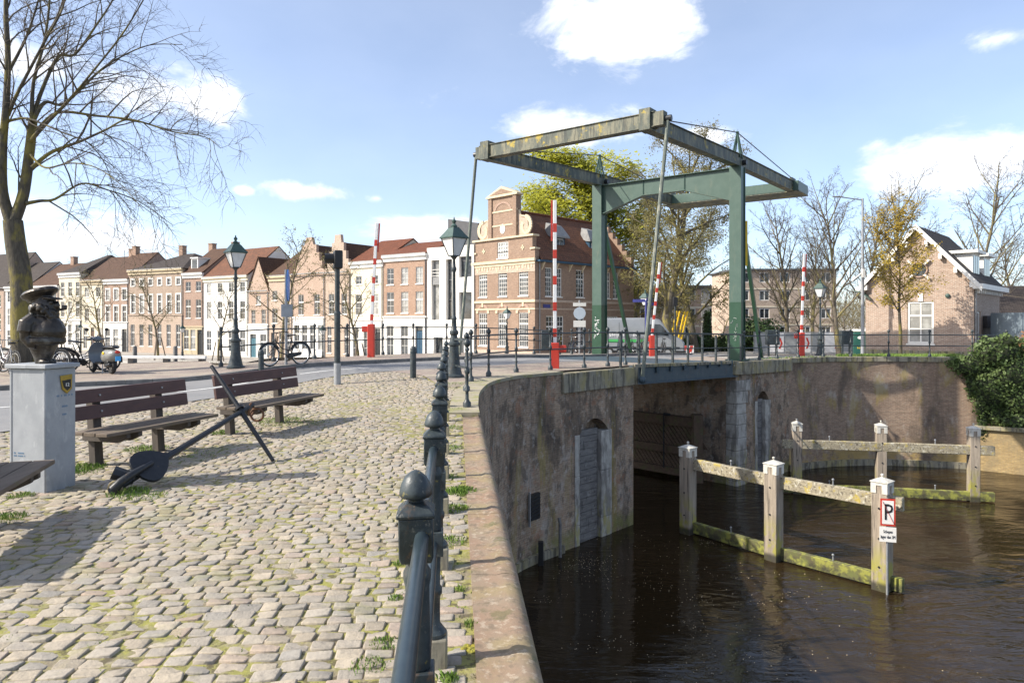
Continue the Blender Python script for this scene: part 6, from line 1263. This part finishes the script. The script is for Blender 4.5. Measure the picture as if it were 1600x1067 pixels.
# ------------------------------------------------------------------ van
vp = V(5.5, 46.0, gz(5.5, 46)); vn = thing('delivery_van', 'grey high-roofed delivery van with green stripe behind the bridge', 'van', vp, math.radians(-12))
m_van = MAT('silver_grey_paint', (.24, .255, .27), (.27, .285, .3), 2, .3, 0, metal=.2, spec=.6)
prof = [(0, .45), (0, 2.35), (.15, 2.6), (3.9, 2.62), (4.35, 2.5), (5.05, 1.55), (5.75, 1.2), (5.9, .95), (5.9, .4), (5.3, .35), (.3, .35)]
def side(y, s): return [V(x, y, z * 1.0) for x, z in prof]
m = MB(); rings = []
for y, k_ in ((-1.0, 0), (-.93, 1), (.93, 1), (1.0, 0)): rings.append([V(x + (.0 if k_ else (0.04 if x < 1 else -.05)), y, z - (0 if k_ or z < 1.8 else .12)) for x, z in prof])
m.loft(rings); m.build('body', m_van, vn, 30, .03)
for x in (1.75, 3.5):
    m = MB(); m.box(x, x + .02, -1.004, -.99, .5, 2.3); m.build('panel_gap', m_black, vn, 0)
m = MB(); m.box(.1, 5.6, -1.02, -.99, .62, .74); m.build('side_trim', m_black, vn, 0)
for x in (1.1, 4.85):
    for y in (-.93, .93): m = MB(); m.torus((x, y, .36), .24, .115, 'y', 24, 8); w = m.build('wheel', m_rubber, vn, 60); m = MB(); m.tube([(x, y - .1, .36), (x, y + .1, .36)], .19, 14); m.build('rim', m_galv, w, 60)
m = MB(); m.quad((4.42, -.82, 2.42), (4.42, .82, 2.42), (5.06, .9, 1.58), (5.06, -.9, 1.58)); m.v = [(a + .02, b2, c + .015) for a, b2, c in m.v]; m.build('windscreen', m_glass, vn, 0)
m = MB(); m.poly([(3.6, -1.01, 1.45), (4.95, -1.01, 1.45), (4.55, -1.01, 2.05), (4.35, -1.01, 2.2), (3.6, -1.01, 2.2)]); m.build('side_window', m_glass, vn, 0)
m = MB(); m.box(.3, 3.3, -1.012, -1.002, 1.02, 1.22); m.build('green_stripe', MAT('green_vinyl', (.05, .3, .08), (.06, .34, .1), 5, .4, 0), vn); 
for wd_, xx in (('n.a.', .65), ('Heijmans', 1.75), ('bv', 2.8)): text_mesh('lettering', wd_, .34, m_inkwhite, vn, Matrix.Translation((xx, -1.012, 1.5)) @ Matrix.Rotation(math.radians(90), 4, 'X'))
m = MB(); m.box(-.05, 6.0, -1.02, 1.02, .28, .5); m.build('bumper', m_black, vn, 30, .03)
for y in (-.75, .75): m = MB(); m.sphere((5.82, y, .95), .15, 10, 6, (.6, 1.1, .9)); m.build('headlight', m_lampglass, vn, 60)
m = MB(); m.box(4.6, 4.72, -1.2, -1.0, 1.55, 1.85); m.build('wing_mirror', m_black, vn, 30, .03)
# sign boards, fences, portable toilet and bits beyond the bridge
p = V(3.35, 33.9, gz(3.35, 33.9)); t = thing('round_sign', 'round white road sign with panels before the brick house', 'sign', p); m = MB(); m.tube([(0, 0, 0), (0, 0, 2.75)], .04, 8); m.build('pole', m_galv, t, 60)
m = MB(); m.lathe([(.3, 0), (.3, .03)], (0, 0, 0), 20); m.v = [(a, -.06 - c, 2.1 + b2) for a, b2, c in m.v]; m.build('disc', MAT('pale_sign_back', (.5, .56, .62), (.46, .52, .58), 5, .5, 0), t, 40); m = MB(); m.box(-.32, .32, -.07, -.045, 2.45, 2.62); m.build('top_plate', m_white, t); m = MB(); m.box(-.3, .3, -.07, -.045, 1.42, 1.74); m.build('lower_plate', m_white, t)
p = V(8.6, 47.5, gz(8.6, 47.5)); t = thing('finger_post', 'navy blue signpost with direction arms near the van', 'sign', (8.05, 41.0, gz(8, 41))); m = MB(); m.tube([(0, 0, 0), (0, 0, 3.3)], .06, 8); m.build('pole', m_navy, t, 60)
for z, a in ((3.2, 2.8), (3.0, .4), (3.25, .9)): m = MB(); m.box(.05, .8, -.02, .02, z, z + .18); o = m.build('arm', m_navy, t); o.rotation_euler = (0, 0, a)
for (x, y, lb) in ((10.4, 43.5, 'dark signal post right of the grey van'), (20.8, 40.5, 'tall grey street light pole left of the cottage')):
    tall = 'grey' in lb and 'tall' in lb; t = thing('light_pole' if tall else 'signal_post', lb, 'pole', (x, y, gz(x, y))); h = 9.3 if tall else 3.2
    m = MB(); m.tube([(0, 0, 0), (0, 0, h)], [.11, .06] if tall else .06, 10); m.build('pole', m_galv if tall else m_iron, t, 60)
    if tall:
        m = MB(); m.tube([(0, 0, h - .1), (-1.4, -.2, h + .05)], .035, 8); m.loft([ell(-1.2, -.18, h + .04, .05, .03, 10), ell(-1.5, -.2, h + .07, .12, .05, 10), ell(-1.9, -.24, h + .06, .08, .03, 10)]); m.build('lamp_arm', m_galv, t, 60); m = MB(); m.box(-.1, .1, -.14, .0, 4.6, 5.1); m.build('camera_box', m_white, t, 30, .02); m = MB(); m.bar((-.05, -.05, 4.9), (-.75, -.3, 4.4), .06, .05); m.build('bracket', m_white, t)
    else: m = MB(); m.box(-.14, .14, -.12, .12, h, h + .55); m.build('signal_head', m_black, t, 30, .02)
for i, (px, Y, lb, col) in enumerate([(1207, 32.5, 'dark control cabinet on two legs behind the bridge end', m_iron), (1322, 34.5, 'dark control cabinet left of the cottage', m_iron)]):
    x = (px - 800) / F * Y; t = thing('control_cabinet', lb, 'cabinet', (x, Y, gz(x, Y))); m = MB(); m.box(-.3, .3, -.15, .15, .55, 1.25); m.build('box', col, t, 30, .015)
    for a in (-.18, .18): m = MB(); m.box(a - .03, a + .03, -.05, .05, 0, .55); m.build('leg', col, t)
for i, (px0, px1, bn) in enumerate([(1178, 1202, 0), (1202, 1226, 1), (1226, 1245, 0), (1245, 1268, 1), (1268, 1288, 0), (1288, 1314, 1), (1314, 1338, 0)]):
    Y = 62; x0, x1 = (px0 - 800) / F * Y, (px1 - 800) / F * Y; z = gz(x0, Y); t = thing('site_fence_panel', ['first', 'second', 'third', 'fourth', 'fifth', 'sixth', 'seventh'][i] + ' building site fence panel from the bridge column rightwards', 'fence', (x0, Y, z)); L = x1 - x0 - .05; m = MB()
    for a in (0, L): m.tube([(a, 0, 0), (a, 0, 2)], .025, 6)
    for z_ in (.1, 2.0): m.tube([(0, 0, z_), (L, 0, z_)], .025, 6)
    m.build('frame', m_galv, t, 60); m = MB()
    for q in range(9): m.tube([(L * q / 9, 0, .1), (L * q / 9, 0, 2)], .008, 4)
    for q in range(9): m.tube([(0, 0, .1 + .21 * q), (L, 0, .1 + .21 * q)], .008, 4)
    m.build('mesh', m_galv, t, 0)
    m = MB(); m.box(.04, L - .04, -.05, -.03, .2, 1.95); m.build('banner', [MAT('grey_net%d' % i, (.3, .31, .31), (.24, .25, .25), 2, .8, 0), MAT('white_banner%d' % i, (.75, .74, .72), (.62, .6, .58), .8, .7, 0)][bn], t)
    if bn: m = MB(); m.prism([(L * .62, -.056, .5), (L * .75, -.056, .5), (L * .9, -.056, 1.0), (L * .75, -.056, 1.5), (L * .62, -.056, 1.5), (L * .77, -.056, 1.0)], (0, .004, 0)); m.build('red_chevron', m_red, t)
x = (1344 - 800) / F * 58; t = thing('portable_toilet', 'dark green portable toilet with white roof beside the cottage', 'toilet cabin', (x, 58, gz(x, 58)), math.radians(-20)); m = MB(); m.box(-.55, .55, -.55, .55, 0, 2.1); m.build('cabin', m_toilet, t, 30, .04); m = MB(); m.box(-.58, .58, -.58, .58, 2.1, 2.3); m.build('roof', m_white, t, 30, .06); m = MB(); m.box(-.4, .4, -.57, -.552, .1, 1.95); m.build('door', m_toilet, t, 30, .01); m = MB(); m.lathe([(.22, 0), (.22, .02)], (0, 0, 0), 14); m.v = [(a * 1.2, -.575 - c, 1.6 + b2 * .6) for a, b2, c in m.v]; m.build('badge', m_white, t, 40); text_mesh('lettering', 'toilet', .28, m_yellow, t, Matrix.Translation((0, -.575, .75)) @ Matrix.Rotation(math.radians(90), 4, 'X'))
t = thing('trestle_board', 'red and white road works board on white feet', 'road sign', (13.9, 55, gz(13.9, 55))); m = MB(); m.box(-.75, .75, 0, .03, .35, .95); m.build('board', m_barwhite, t)
for i in (-1, 0, 1): m = MB(); m.prism([(i * .5 - .2, -.006, .36), (i * .5 + .05, -.006, .36), (i * .5 + .2, -.006, .94), (i * .5 - .05, -.006, .94)], (0, .004, 0)); m.build('red_stripe', m_red, t)
for a in (-.5, .5): m = MB(); m.tube([(a - .15, -.2, 0), (a, 0, .4), (a + .15, .2, 0)], .03, 6); m.build('foot', m_barwhite, t)
t = thing('furniture_lift', 'yellow lattice lift frame standing behind the van', 'lift', (14.6, 61, gz(14, 61)));
for a in (-.35, .35):
    m = MB(); b0, b1 = V(a - .4, 0, 0), V(a + .6, .5, 3.9); m.bar(b0, b1, .09, .12); m.bar(b0 + V(.28, 0, 0), b1 + V(.28, 0, 0), .09, .12)
    for k_ in range(9): q = b0 + (b1 - b0) * (k_ / 9); m.bar(q, q + (b1 - b0) / 9 + V(.28, 0, 0), .05, .05)
    m.build('lattice_rail', m_yellow, t)
# person walking beyond the bridge
pz = V(10.6, 79, gz(10.6, 79)); me = bpy.data.meshes.new('person'); vs = [(0, 0, .95), (0, 0, 1.2), (0, 0, 1.42), (0, 0, 1.55), (.1, 0, .9), (.11, .05, .5), (.11, .12, .06), (.11, -.06, .03), (-.1, 0, .9), (-.12, -.1, .5), (-.12, -.12, .06), (-.12, -.28, .03), (.2, 0, 1.4), (.27, .03, 1.12), (.25, -.12, .9), (-.2, 0, 1.4), (-.27, .03, 1.12), (-.25, -.1, .9)]
es = [(0, 1), (1, 2), (2, 3), (0, 4), (4, 5), (5, 6), (6, 7), (0, 8), (8, 9), (9, 10), (10, 11), (2, 12), (12, 13), (13, 14), (2, 15), (15, 16), (16, 17)]
me.from_pydata(vs, es, []); po = bpy.data.objects.new('person', me); COL.objects.link(po); po.location = pz; m_ = po.modifiers.new('skin', 'SKIN'); rad = [.17, .18, .17, .07, .11, .075, .05, .045, .11, .075, .05, .045, .085, .06, .045, .085, .06, .045]
for v_, r_ in zip(me.skin_vertices[0].data, rad): v_.radius = (r_, r_ * .85)
me.skin_vertices[0].data[0].use_root = True; s2_ = po.modifiers.new('sub', 'SUBSURF'); s2_.levels = 1; s2_.render_levels = 1
k = NT('dark_jacket_and_jeans'); zz = k.n('ShaderNodeSeparateXYZ'); k.L(k.pos('obj'), zz.inputs[0]); me.materials.append(k.set(k.mix(k.ramp(zz.outputs['Z'], .9, .93), (.06, .09, .17), (.03, .03, .035)), .8)); tag(po, 'pedestrian in dark jacket and blue jeans walking beyond the bridge', 'person')
m = MB(); m.sphere((0, -.02, 1.66), .105, 12, 8, (.9, 1, 1.2)); m.sphere((0, -.125, 1.66), .018, 6, 4); hdp = m.build('head', MAT('skin', (.5, .3, .22), (.46, .28, .2), 5, .6, 0), po, 60); m = MB(); m.sphere((0, .01, 1.7), .112, 12, 8, (.95, 1, 1.05)); m.build('hair', MAT('brown_hair', (.06, .04, .03), (.08, .05, .035), 20, .7, .2), po, 60)
# ------------------------------------------------------------------ trees
class TB:
    def __init__(s): s.v = []; s.f = []
    def tube(s, pts, rad, n):
        o0 = len(s.v); pa = None
        for i, p in enumerate(pts):
            d = pts[min(i + 1, len(pts) - 1)] - pts[max(i - 1, 0)]
            if d.length < 1e-6: d = Vector((0, 0, 1))
            d.normalize()
            if pa is None: pa = d.orthogonal()
            a = pa - d * pa.dot(d)
            if a.length < 1e-4: a = d.orthogonal()
            a.normalize(); pa = a; b_ = d.cross(a)
            for k_ in range(n): q = 6.2832 * k_ / n; s.v.append(tuple(p + (a * math.cos(q) + b_ * math.sin(q)) * rad[i]))
        for i in range(len(pts) - 1):
            for k_ in range(n): s.f.append((o0 + i * n + k_, o0 + i * n + (k_ + 1) % n, o0 + (i + 1) * n + (k_ + 1) % n, o0 + (i + 1) * n + k_))
    def leaf(s, p, sz, g):
        a = Vector((g.uniform(-1, 1), g.uniform(-1, 1), g.uniform(-1, 1))).normalized(); b_ = a.orthogonal().normalized() * sz * .32; o = len(s.v)
        s.v += [tuple(p), tuple(p + a * sz * .5 + b_), tuple(p + a * sz), tuple(p + a * sz * .5 - b_)]; s.f.append((o, o + 1, o + 2, o + 3))
    def mesh(s, name, mat, smooth=True):
        me = bpy.data.meshes.new(name); me.from_pydata(s.v, [], s.f); me.materials.append(mat)
        if smooth and len(s.f): me.polygons.foreach_set('use_smooth', [True] * len(s.f))
        return me
def bend(g, p, d, L, n, wob, grav, up):
    pts = [p.copy()]; d = d.normalized()
    for i in range(n):
        d = (d + Vector((g.gauss(0, wob), g.gauss(0, wob), g.gauss(0, wob) + up - grav * i / n))).normalized(); p = p + d * (L / n); pts.append(p.copy())
    return pts
def grow(trunk, crown, leaves, g, p, d, L, r, lev, P):
    n = 5 if lev <= 1 else (4 if lev == 2 else 3)
    pts = bend(g, p, d, L, n, P['wob'], P['grav'] * (lev >= 2), P['up'] if lev < 3 else P['up'] * .5)
    end = r * ((.12 if lev == 0 else .3) if lev < P['lev'] else .4); rad = [r + (end - r) * i / n for i in range(n + 1)]
    (trunk if lev <= P.get('tl', 1) else crown).tube(pts, rad, 7 if lev == 0 else (6 if lev == 1 else (4 if lev == 2 else 3)))
    if lev >= P['lev']:
        if leaves is not None:
            for q in pts[1:]:
                for _ in range(P['nl']):
                    leaves.leaf(q + Vector((g.gauss(0, .1), g.gauss(0, .1), g.gauss(0, .1))) * P.get('ls', 1), P['lsz'] * g.uniform(.6, 1.3), g)
        return
    nb = P['n'][lev]
    for i in range(nb):
        f = P['f0'] + (1 - P['f0']) * (i + g.random()) / nb if lev else P['f00'] + (1 - P['f00']) * (i + .5 * g.random()) / nb
        k_ = min(int(f * n), n - 1); t = f * n - k_; q = pts[k_].lerp(pts[k_ + 1], t); dd = (pts[k_ + 1] - pts[k_]).normalized()
        ax = dd.orthogonal(); ax.rotate(Matrix.Rotation(g.uniform(0, 6.283) if lev else 2.4 * i + g.uniform(-.5, .5), 3, dd)); ang = math.radians(g.uniform(*P['ang'])) * (1.0 - (.45 * f if lev == 0 else 0))
        nd = dd * math.cos(ang) + ax * math.sin(ang); cr_ = rad[k_] * g.uniform(.4, .62) if lev else r * g.uniform(.32, .5) * (1.15 - .6 * f)
        grow(trunk, crown, leaves, g, q, nd, L * g.uniform(*P['len']) * (1.1 - .45 * f), max(cr_, P['rmin']), lev + 1, P)
def make_tree(seed, H, r, P, leafmat=None, twig=None, bark=None, lean=0.0):
    g = random.Random(seed); tr, cr, lv = TB(), TB(), (TB() if leafmat else None)
    grow(tr, cr, lv, g, Vector((0, 0, -.2)), Vector((lean, 0, 1)), H, r, 0, P)
    return tr.mesh('trunk', bark or m_barkgrey), cr.mesh('crown', twig or m_twig), (lv.mesh('leaves', leafmat, False) if lv else None)
def plant(ms, pos, rz, s, label, group=None, stakes=False, name='bare_tree', cat='tree'):
    t = thing(name, label, cat, pos, rz, group); t.scale = s if hasattr(s, '__len__') else (s, s, s)
    link('trunk', ms[0], t); c = link('crown', ms[1], t)
    if ms[2]: link('leaves', ms[2], c)
    if stakes:
        for a in range(3):
            q = 2.1 * a; m = MB(); m.bar((.7 * math.cos(q), .7 * math.sin(q), 0), (.25 * math.cos(q), .25 * math.sin(q), 2.2), .09, .09); m.build('stake', m_plank_old, t)
    return t
PB = dict(wob=.08, grav=-.02, up=.07, lev=4, n=[20, 7, 5, 4], f00=.2, f0=.2, ang=(24, 52), len=(.34, .52), rmin=.012, nl=0, lsz=0)
PS = dict(wob=.11, grav=.05, up=.04, lev=3, n=[13, 6, 5], f00=.3, f0=.2, ang=(30, 65), len=(.3, .46), rmin=.012, nl=1, lsz=.1)
PO = dict(wob=.12, grav=.12, up=.05, lev=4, n=[18, 7, 6, 4], f00=.14, f0=.2, ang=(30, 66), len=(.3, .48), rmin=.012, nl=2, lsz=.15, ls=2.4)
PY = dict(wob=.12, grav=.05, up=.06, lev=3, n=[20, 8, 6], f00=.16, f0=.2, ang=(30, 62), len=(.3, .46), rmin=.015, nl=15, lsz=.34, ls=5.5)
PC = dict(wob=.09, grav=-.05, up=.06, lev=3, n=[26, 7, 4], f00=.3, f0=.15, ang=(42, 72), len=(.26, .4), rmin=.006, nl=4, lsz=.12, ls=1.2)
bareA = make_tree(11, 13.5, .26, PB); bareB = make_tree(23, 13.5, .26, PB)
smallA = make_tree(31, 8.2, .14, PS, m_leafolive); smallB = make_tree(37, 8.2, .14, PS, m_leafolive)
oliveA = make_tree(41, 17, .42, PO, m_leafolive, m_twigwarm, m_bark); oliveB = make_tree(43, 17, .36, PO, m_leafolive, m_twigwarm, m_bark)
yellowA = make_tree(47, 20, .4, PY, m_leafyel); ochreA = make_tree(53, 7.6, .1, PC, m_leaforange, m_twigwarm, m_bark)
def gp(px, Y): x = (px - 800) / F * Y; return V(x, Y, gz(x, Y))
for i, (px, Y, s, ms, lb) in enumerate([(95, 92, .95, smallA, 'small bare quay tree before the brown roofed buff house'), (157, 86, 1.2, smallB, 'bare quay tree before the pale yellow house'), (247, 77, 1.15, smallA, 'bare quay tree before the wide brown brick house'), (341, 73, 1.0, smallB, 'bare quay tree before the white plastered house'), (440, 62, 1.38, smallA, 'tallest bare quay tree before the buff brick houses'), (560, 59, 1.15, smallB, 'slender bare quay tree before the cream house')]):
    plant(ms, gp(px, Y), i * 1.3, s, lb, 'young trees on the opposite quay', True)
plant(yellowA, gp(912, 88), .5, (1.8, 1.8, 1.08), 'yellow green leafing tree behind the brick house roof', name='leafing_tree')
plant(oliveA, gp(1046, 60), 1.0, (1.15, 1.15, 1.02), 'large budding tree behind the bridge hanger rod'); plant(oliveB, gp(1088, 66), 2.2, (1.15, 1.15, .95), 'large budding tree left of the right bridge column')
plant(oliveB, gp(985, 84), .2, .95, 'budding tree beyond the brick house right end')
for i, (px, Y, s, ms, lb) in enumerate([(1233, 66, .92, bareA, 'bare tree right of the right bridge column'), (1312, 58, .98, bareB, 'bare tree behind the street light pole'), (1400, 62, 1.02, bareA, 'bare tree behind the cottage gable'), (1508, 56, .98, bareB, 'bare tree rising behind the white dormers'), (1270, 84, 1.0, bareB, 'farther bare tree between barrier and lamp'), (1355, 80, 1.1, bareA, 'farther bare tree left of the cottage'), (1590, 70, .8, bareA, 'bare tree at far right edge')]):
    plant(ms, gp(px, Y), i * 1.9 + .4, s, lb, 'bare trees behind the cottage')
plant(bareA, gp(60, 125), 1, .9, 'distant bare tree above the left roofs'); plant(bareB, gp(105, 122), 2, .95, 'second distant bare tree above the left roofs')
for i, px in enumerate((1255, 1285, 1320, 1350, 1128)): plant(smallA if i % 2 else smallB, gp(px, 72 + 3 * i), i * 2.1, (.95, .95, .62), ['leftmost', 'second', 'third', 'rightmost', 'lone'][i] + ' twiggy shrub behind the site fence', 'shrubs behind the site fence', False, 'bare_shrub', 'shrub')
p = V(21.0, 36.9, gz(21, 36.9)); plant(ochreA, p, .3, 1.0, 'slim ochre budding tree in front of the cottage', name='young_tree')
# big tree at left: limbs traced as they stand, twigs grown from them
g = random.Random(77); tr, cr = TB(), TB(); T0 = 20.3
def tp(px, py, dy=0): return W(px, py, T0 + dy)
def limb(pts, r0, r1, n=10): 
    q = catmull(pts, 5); tr.tube(q, [(.82 if r0 < .1 else .94) * (r0 + (r1 - r0) * (i / (len(q) - 1)) ** .6) for i in range(len(q))], n); return q
limbs = []
base = W(38, 594, T0); base.z = -.1
trunk = limb([base, tp(35, 520), tp(33, 440), tp(24, 380), tp(20, 345)], .36, .27, 12)
flare = [base + V(0, 0, -.1), base + V(0, 0, .25)]; tr.tube(flare, [.5, .36], 12)
spec = [([(18, 350), (4, 300), (4, 230), (9, 170), (12, 90), (9, 10), (14, -90)], .2, .05, -.3), ([(20, 350), (36, 305), (45, 245), (51, 190)], .19, .13, .2),
        ([(51, 190), (70, 160), (100, 162), (150, 116), (180, 94), (232, 71), (285, 70)], .09, .012, .8), ([(48, 220), (70, 195), (100, 165), (122, 140), (140, 118), (190, 55), (224, 0)], .085, .02, -1.2),
        ([(51, 190), (62, 150), (90, 90), (117, 85), (150, 40), (176, 0), (190, -40)], .09, .02, 1.5), ([(12, 180), (30, 140), (68, 68), (98, 11), (110, -60)], .08, .02, -1.6),
        ([(50, 262), (80, 238), (125, 221), (165, 203), (202, 187), (262, 202), (330, 212)], .085, .01, .5), ([(57, 205), (90, 176), (150, 181), (210, 188), (270, 206), (320, 214), (345, 232)], .075, .01, -.8),
        ([(40, 318), (62, 314), (86, 311), (127, 287), (165, 296), (217, 315), (270, 352)], .085, .01, 1.0), ([(10, 190), (40, 185), (72, 196), (100, 208), (125, 217)], .06, .02, -1.0),
        ([(5, 250), (-20, 200), (-60, 150), (-120, 110)], .1, .02, .6), ([(4, 300), (-30, 280), (-90, 250), (-160, 260)], .09, .015, -1), ([(50, 190), (52, 130), (70, 60), (78, -20), (70, -120)], .09, .02, .4), ([(9, 120), (40, 60), (60, 0), (85, -90)], .07, .02, 1.2),
        ([(46, 240), (70, 262), (110, 255), (150, 262), (190, 290), (225, 330)], .05, .008, -1.8), ([(90, 238), (120, 215), (150, 236), (170, 270), (180, 320), (178, 372)], .035, .006, 1.4)]
for pts, r0, r1, dy in spec:
    n_ = len(pts); limbs.append((limb([tp(a, b_, dy * i / (n_ - 1)) for i, (a, b_) in enumerate(pts)], r0, r1, 8), r0, r1))
PT = dict(wob=.12, grav=.42, up=.06)
def twigs(q, r0, r1, lev, cnt):
    n = len(q)
    for i in range(cnt):
        f = .22 + .78 * (i + g.random()) / cnt; k_ = min(int(f * (n - 1)), n - 2); p = q[k_].lerp(q[k_ + 1], f * (n - 1) - k_); d = (q[k_ + 1] - q[k_]).normalized()
        ax = d.orthogonal(); ax.rotate(Matrix.Rotation(g.uniform(0, 6.283), 3, d)); ax.y *= .75; ang = math.radians(g.uniform(22, 55)); nd = d * math.cos(ang) + ax * math.sin(ang)
        if lev == 1: nd.z += .12
        L = g.uniform(*((1.0, 2.3) if lev == 1 else ((.5, 1.2) if lev == 2 else (.25, .6)))) * (1.15 - .35 * f); rr_ = max((r0 + (r1 - r0) * f) * .5, .006) if lev == 1 else (.0075 if lev == 2 else .0045); rr_ = min(rr_, .026)
        m_ = 5 if lev < 3 else 3; pts = bend(g, p, nd, L, m_, PT['wob'], PT['grav'] if lev > 1 else .24, PT['up']); cr.tube(pts, [rr_ * (1 - .7 * j / m_) for j in range(m_ + 1)], 4 if lev == 1 else 3)
        if lev < 3: twigs(pts, rr_, rr_ * .4, lev + 1, 6 if lev == 1 else 4)
for q, r0, r1 in limbs: twigs(q, r0, r1, 1, max(5, int(sum((b_ - a).length for a, b_ in zip(q[:-1], q[1:])) * 2.3)))
t = thing('quay_tree', 'large bare mossy tree at the left rising out of frame', 'tree', (0, 0, 0)); link('trunk', tr.mesh('trunk', m_bark), t); link('crown', cr.mesh('crown', m_twig), t)
# ------------------------------------------------------------------ leafy masses
def leafmass(name, label, cat, lumps, n, sz, mat, seed, core=None, droop=0, kind=None):
    g_ = random.Random(seed); L = TB(); t = thing(name, label, cat); cm = MB(); tot = sum(l[1][0] * l[1][2] for l in lumps)
    for c, r_ in lumps:
        c = Vector(c); k_ = int(n * r_[0] * r_[2] / tot)
        for _ in range(k_):
            d = Vector((g_.gauss(0, 1), g_.gauss(0, 1), g_.gauss(0, 1))).normalized(); q = g_.uniform(.78, 1.08) * (1 + .16 * math.sin(7 * d.x + 3 * c.x) * math.sin(6 * d.z + c.z)); p = c + Vector((d.x * r_[0] * q, d.y * r_[1] * q, d.z * r_[2] * q))
            nn = (d + Vector((g_.gauss(0, .5), g_.gauss(0, .5), g_.gauss(0, .5) - droop))).normalized(); a = nn.orthogonal(); a.rotate(Matrix.Rotation(g_.uniform(0, 6.28), 3, nn)); a.z -= droop; b_ = nn.cross(a).normalized(); a = b_.cross(nn); s = sz * g_.uniform(.35, 1.25); o = len(L.v)
            L.v += [tuple(p - a * s * .5), tuple(p + b_ * s * .42 - a * s * .05), tuple(p + a * s * .55), tuple(p - b_ * s * .42 - a * s * .05)]; L.f.append((o, o + 1, o + 2, o + 3))
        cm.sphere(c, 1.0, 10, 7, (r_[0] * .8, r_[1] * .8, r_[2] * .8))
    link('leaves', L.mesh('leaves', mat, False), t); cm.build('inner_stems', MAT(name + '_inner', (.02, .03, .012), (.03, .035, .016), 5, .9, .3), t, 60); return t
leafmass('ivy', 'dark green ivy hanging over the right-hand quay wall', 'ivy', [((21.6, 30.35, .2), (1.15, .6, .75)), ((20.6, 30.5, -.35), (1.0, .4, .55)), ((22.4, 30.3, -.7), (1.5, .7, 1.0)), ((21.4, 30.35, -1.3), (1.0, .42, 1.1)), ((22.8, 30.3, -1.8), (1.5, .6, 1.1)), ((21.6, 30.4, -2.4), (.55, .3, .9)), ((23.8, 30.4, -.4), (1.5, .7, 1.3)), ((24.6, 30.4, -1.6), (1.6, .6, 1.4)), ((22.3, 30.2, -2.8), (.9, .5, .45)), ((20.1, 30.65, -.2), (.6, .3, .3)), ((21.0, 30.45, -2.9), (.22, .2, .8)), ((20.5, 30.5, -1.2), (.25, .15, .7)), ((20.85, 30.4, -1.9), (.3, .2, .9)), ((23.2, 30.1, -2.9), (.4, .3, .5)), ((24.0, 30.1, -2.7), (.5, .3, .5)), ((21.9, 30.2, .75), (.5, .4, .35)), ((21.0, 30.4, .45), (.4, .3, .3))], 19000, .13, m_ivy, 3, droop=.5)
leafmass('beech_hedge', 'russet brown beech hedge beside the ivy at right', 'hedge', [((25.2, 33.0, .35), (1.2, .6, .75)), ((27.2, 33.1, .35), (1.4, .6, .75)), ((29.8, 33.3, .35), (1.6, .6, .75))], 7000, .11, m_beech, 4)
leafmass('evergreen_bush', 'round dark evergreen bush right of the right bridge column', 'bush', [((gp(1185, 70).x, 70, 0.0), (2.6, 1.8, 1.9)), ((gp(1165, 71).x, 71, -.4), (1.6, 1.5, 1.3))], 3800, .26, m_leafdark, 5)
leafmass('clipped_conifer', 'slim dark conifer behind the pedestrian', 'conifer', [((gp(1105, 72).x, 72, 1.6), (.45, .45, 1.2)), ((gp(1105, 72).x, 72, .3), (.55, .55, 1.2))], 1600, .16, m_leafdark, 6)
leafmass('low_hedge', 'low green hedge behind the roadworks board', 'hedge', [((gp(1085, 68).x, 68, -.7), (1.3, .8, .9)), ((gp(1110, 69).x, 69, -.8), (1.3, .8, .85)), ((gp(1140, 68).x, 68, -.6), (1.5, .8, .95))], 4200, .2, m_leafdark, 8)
def far_trees():
    g_ = random.Random(9); L = TB()
    for i in range(150):
        x = g_.uniform(25, 130); Y = g_.uniform(120, 150); h = g_.uniform(5, 9.5)
        for _ in range(70):
            p = V(x + g_.gauss(0, 1.6), Y + g_.gauss(0, 1.6), -1.6 + h * (.15 + .85 * g_.random())); d = Vector((g_.gauss(0, .6), g_.gauss(0, .6), 1)).normalized(); q = p + d * g_.uniform(.6, 1.8); L.tube([p, q], [.05, .02], 3)
    o = link('distant_wood', L.mesh('distant_wood', m_twigwarm), None, 0, 'stuff'); o['label'] = 'distant brown mass of bare trees on the horizon at right'
far_trees()
# grass verge on the right-hand quay
sp = []; r = np.random.default_rng(8)
for i in range(420):
    px = r.uniform(1310, 1500); Y = r.uniform(32.3, 35.5); x = (px - 800) / F * Y; sp.append((x, Y, gz(x, Y), .18, 12, 1.6))
for i in range(60): x = r.uniform(9.6, 15.5); Y = 29.2 + (x - 9.6) * .45 + r.uniform(.1, .8); sp.append((x, Y, gz(x, Y), .15, 10, 1.0))
blades('verge_grass', sp, m_grass, 'strip of green grass along the right-hand quay edge', 1, .03, .09, .012)
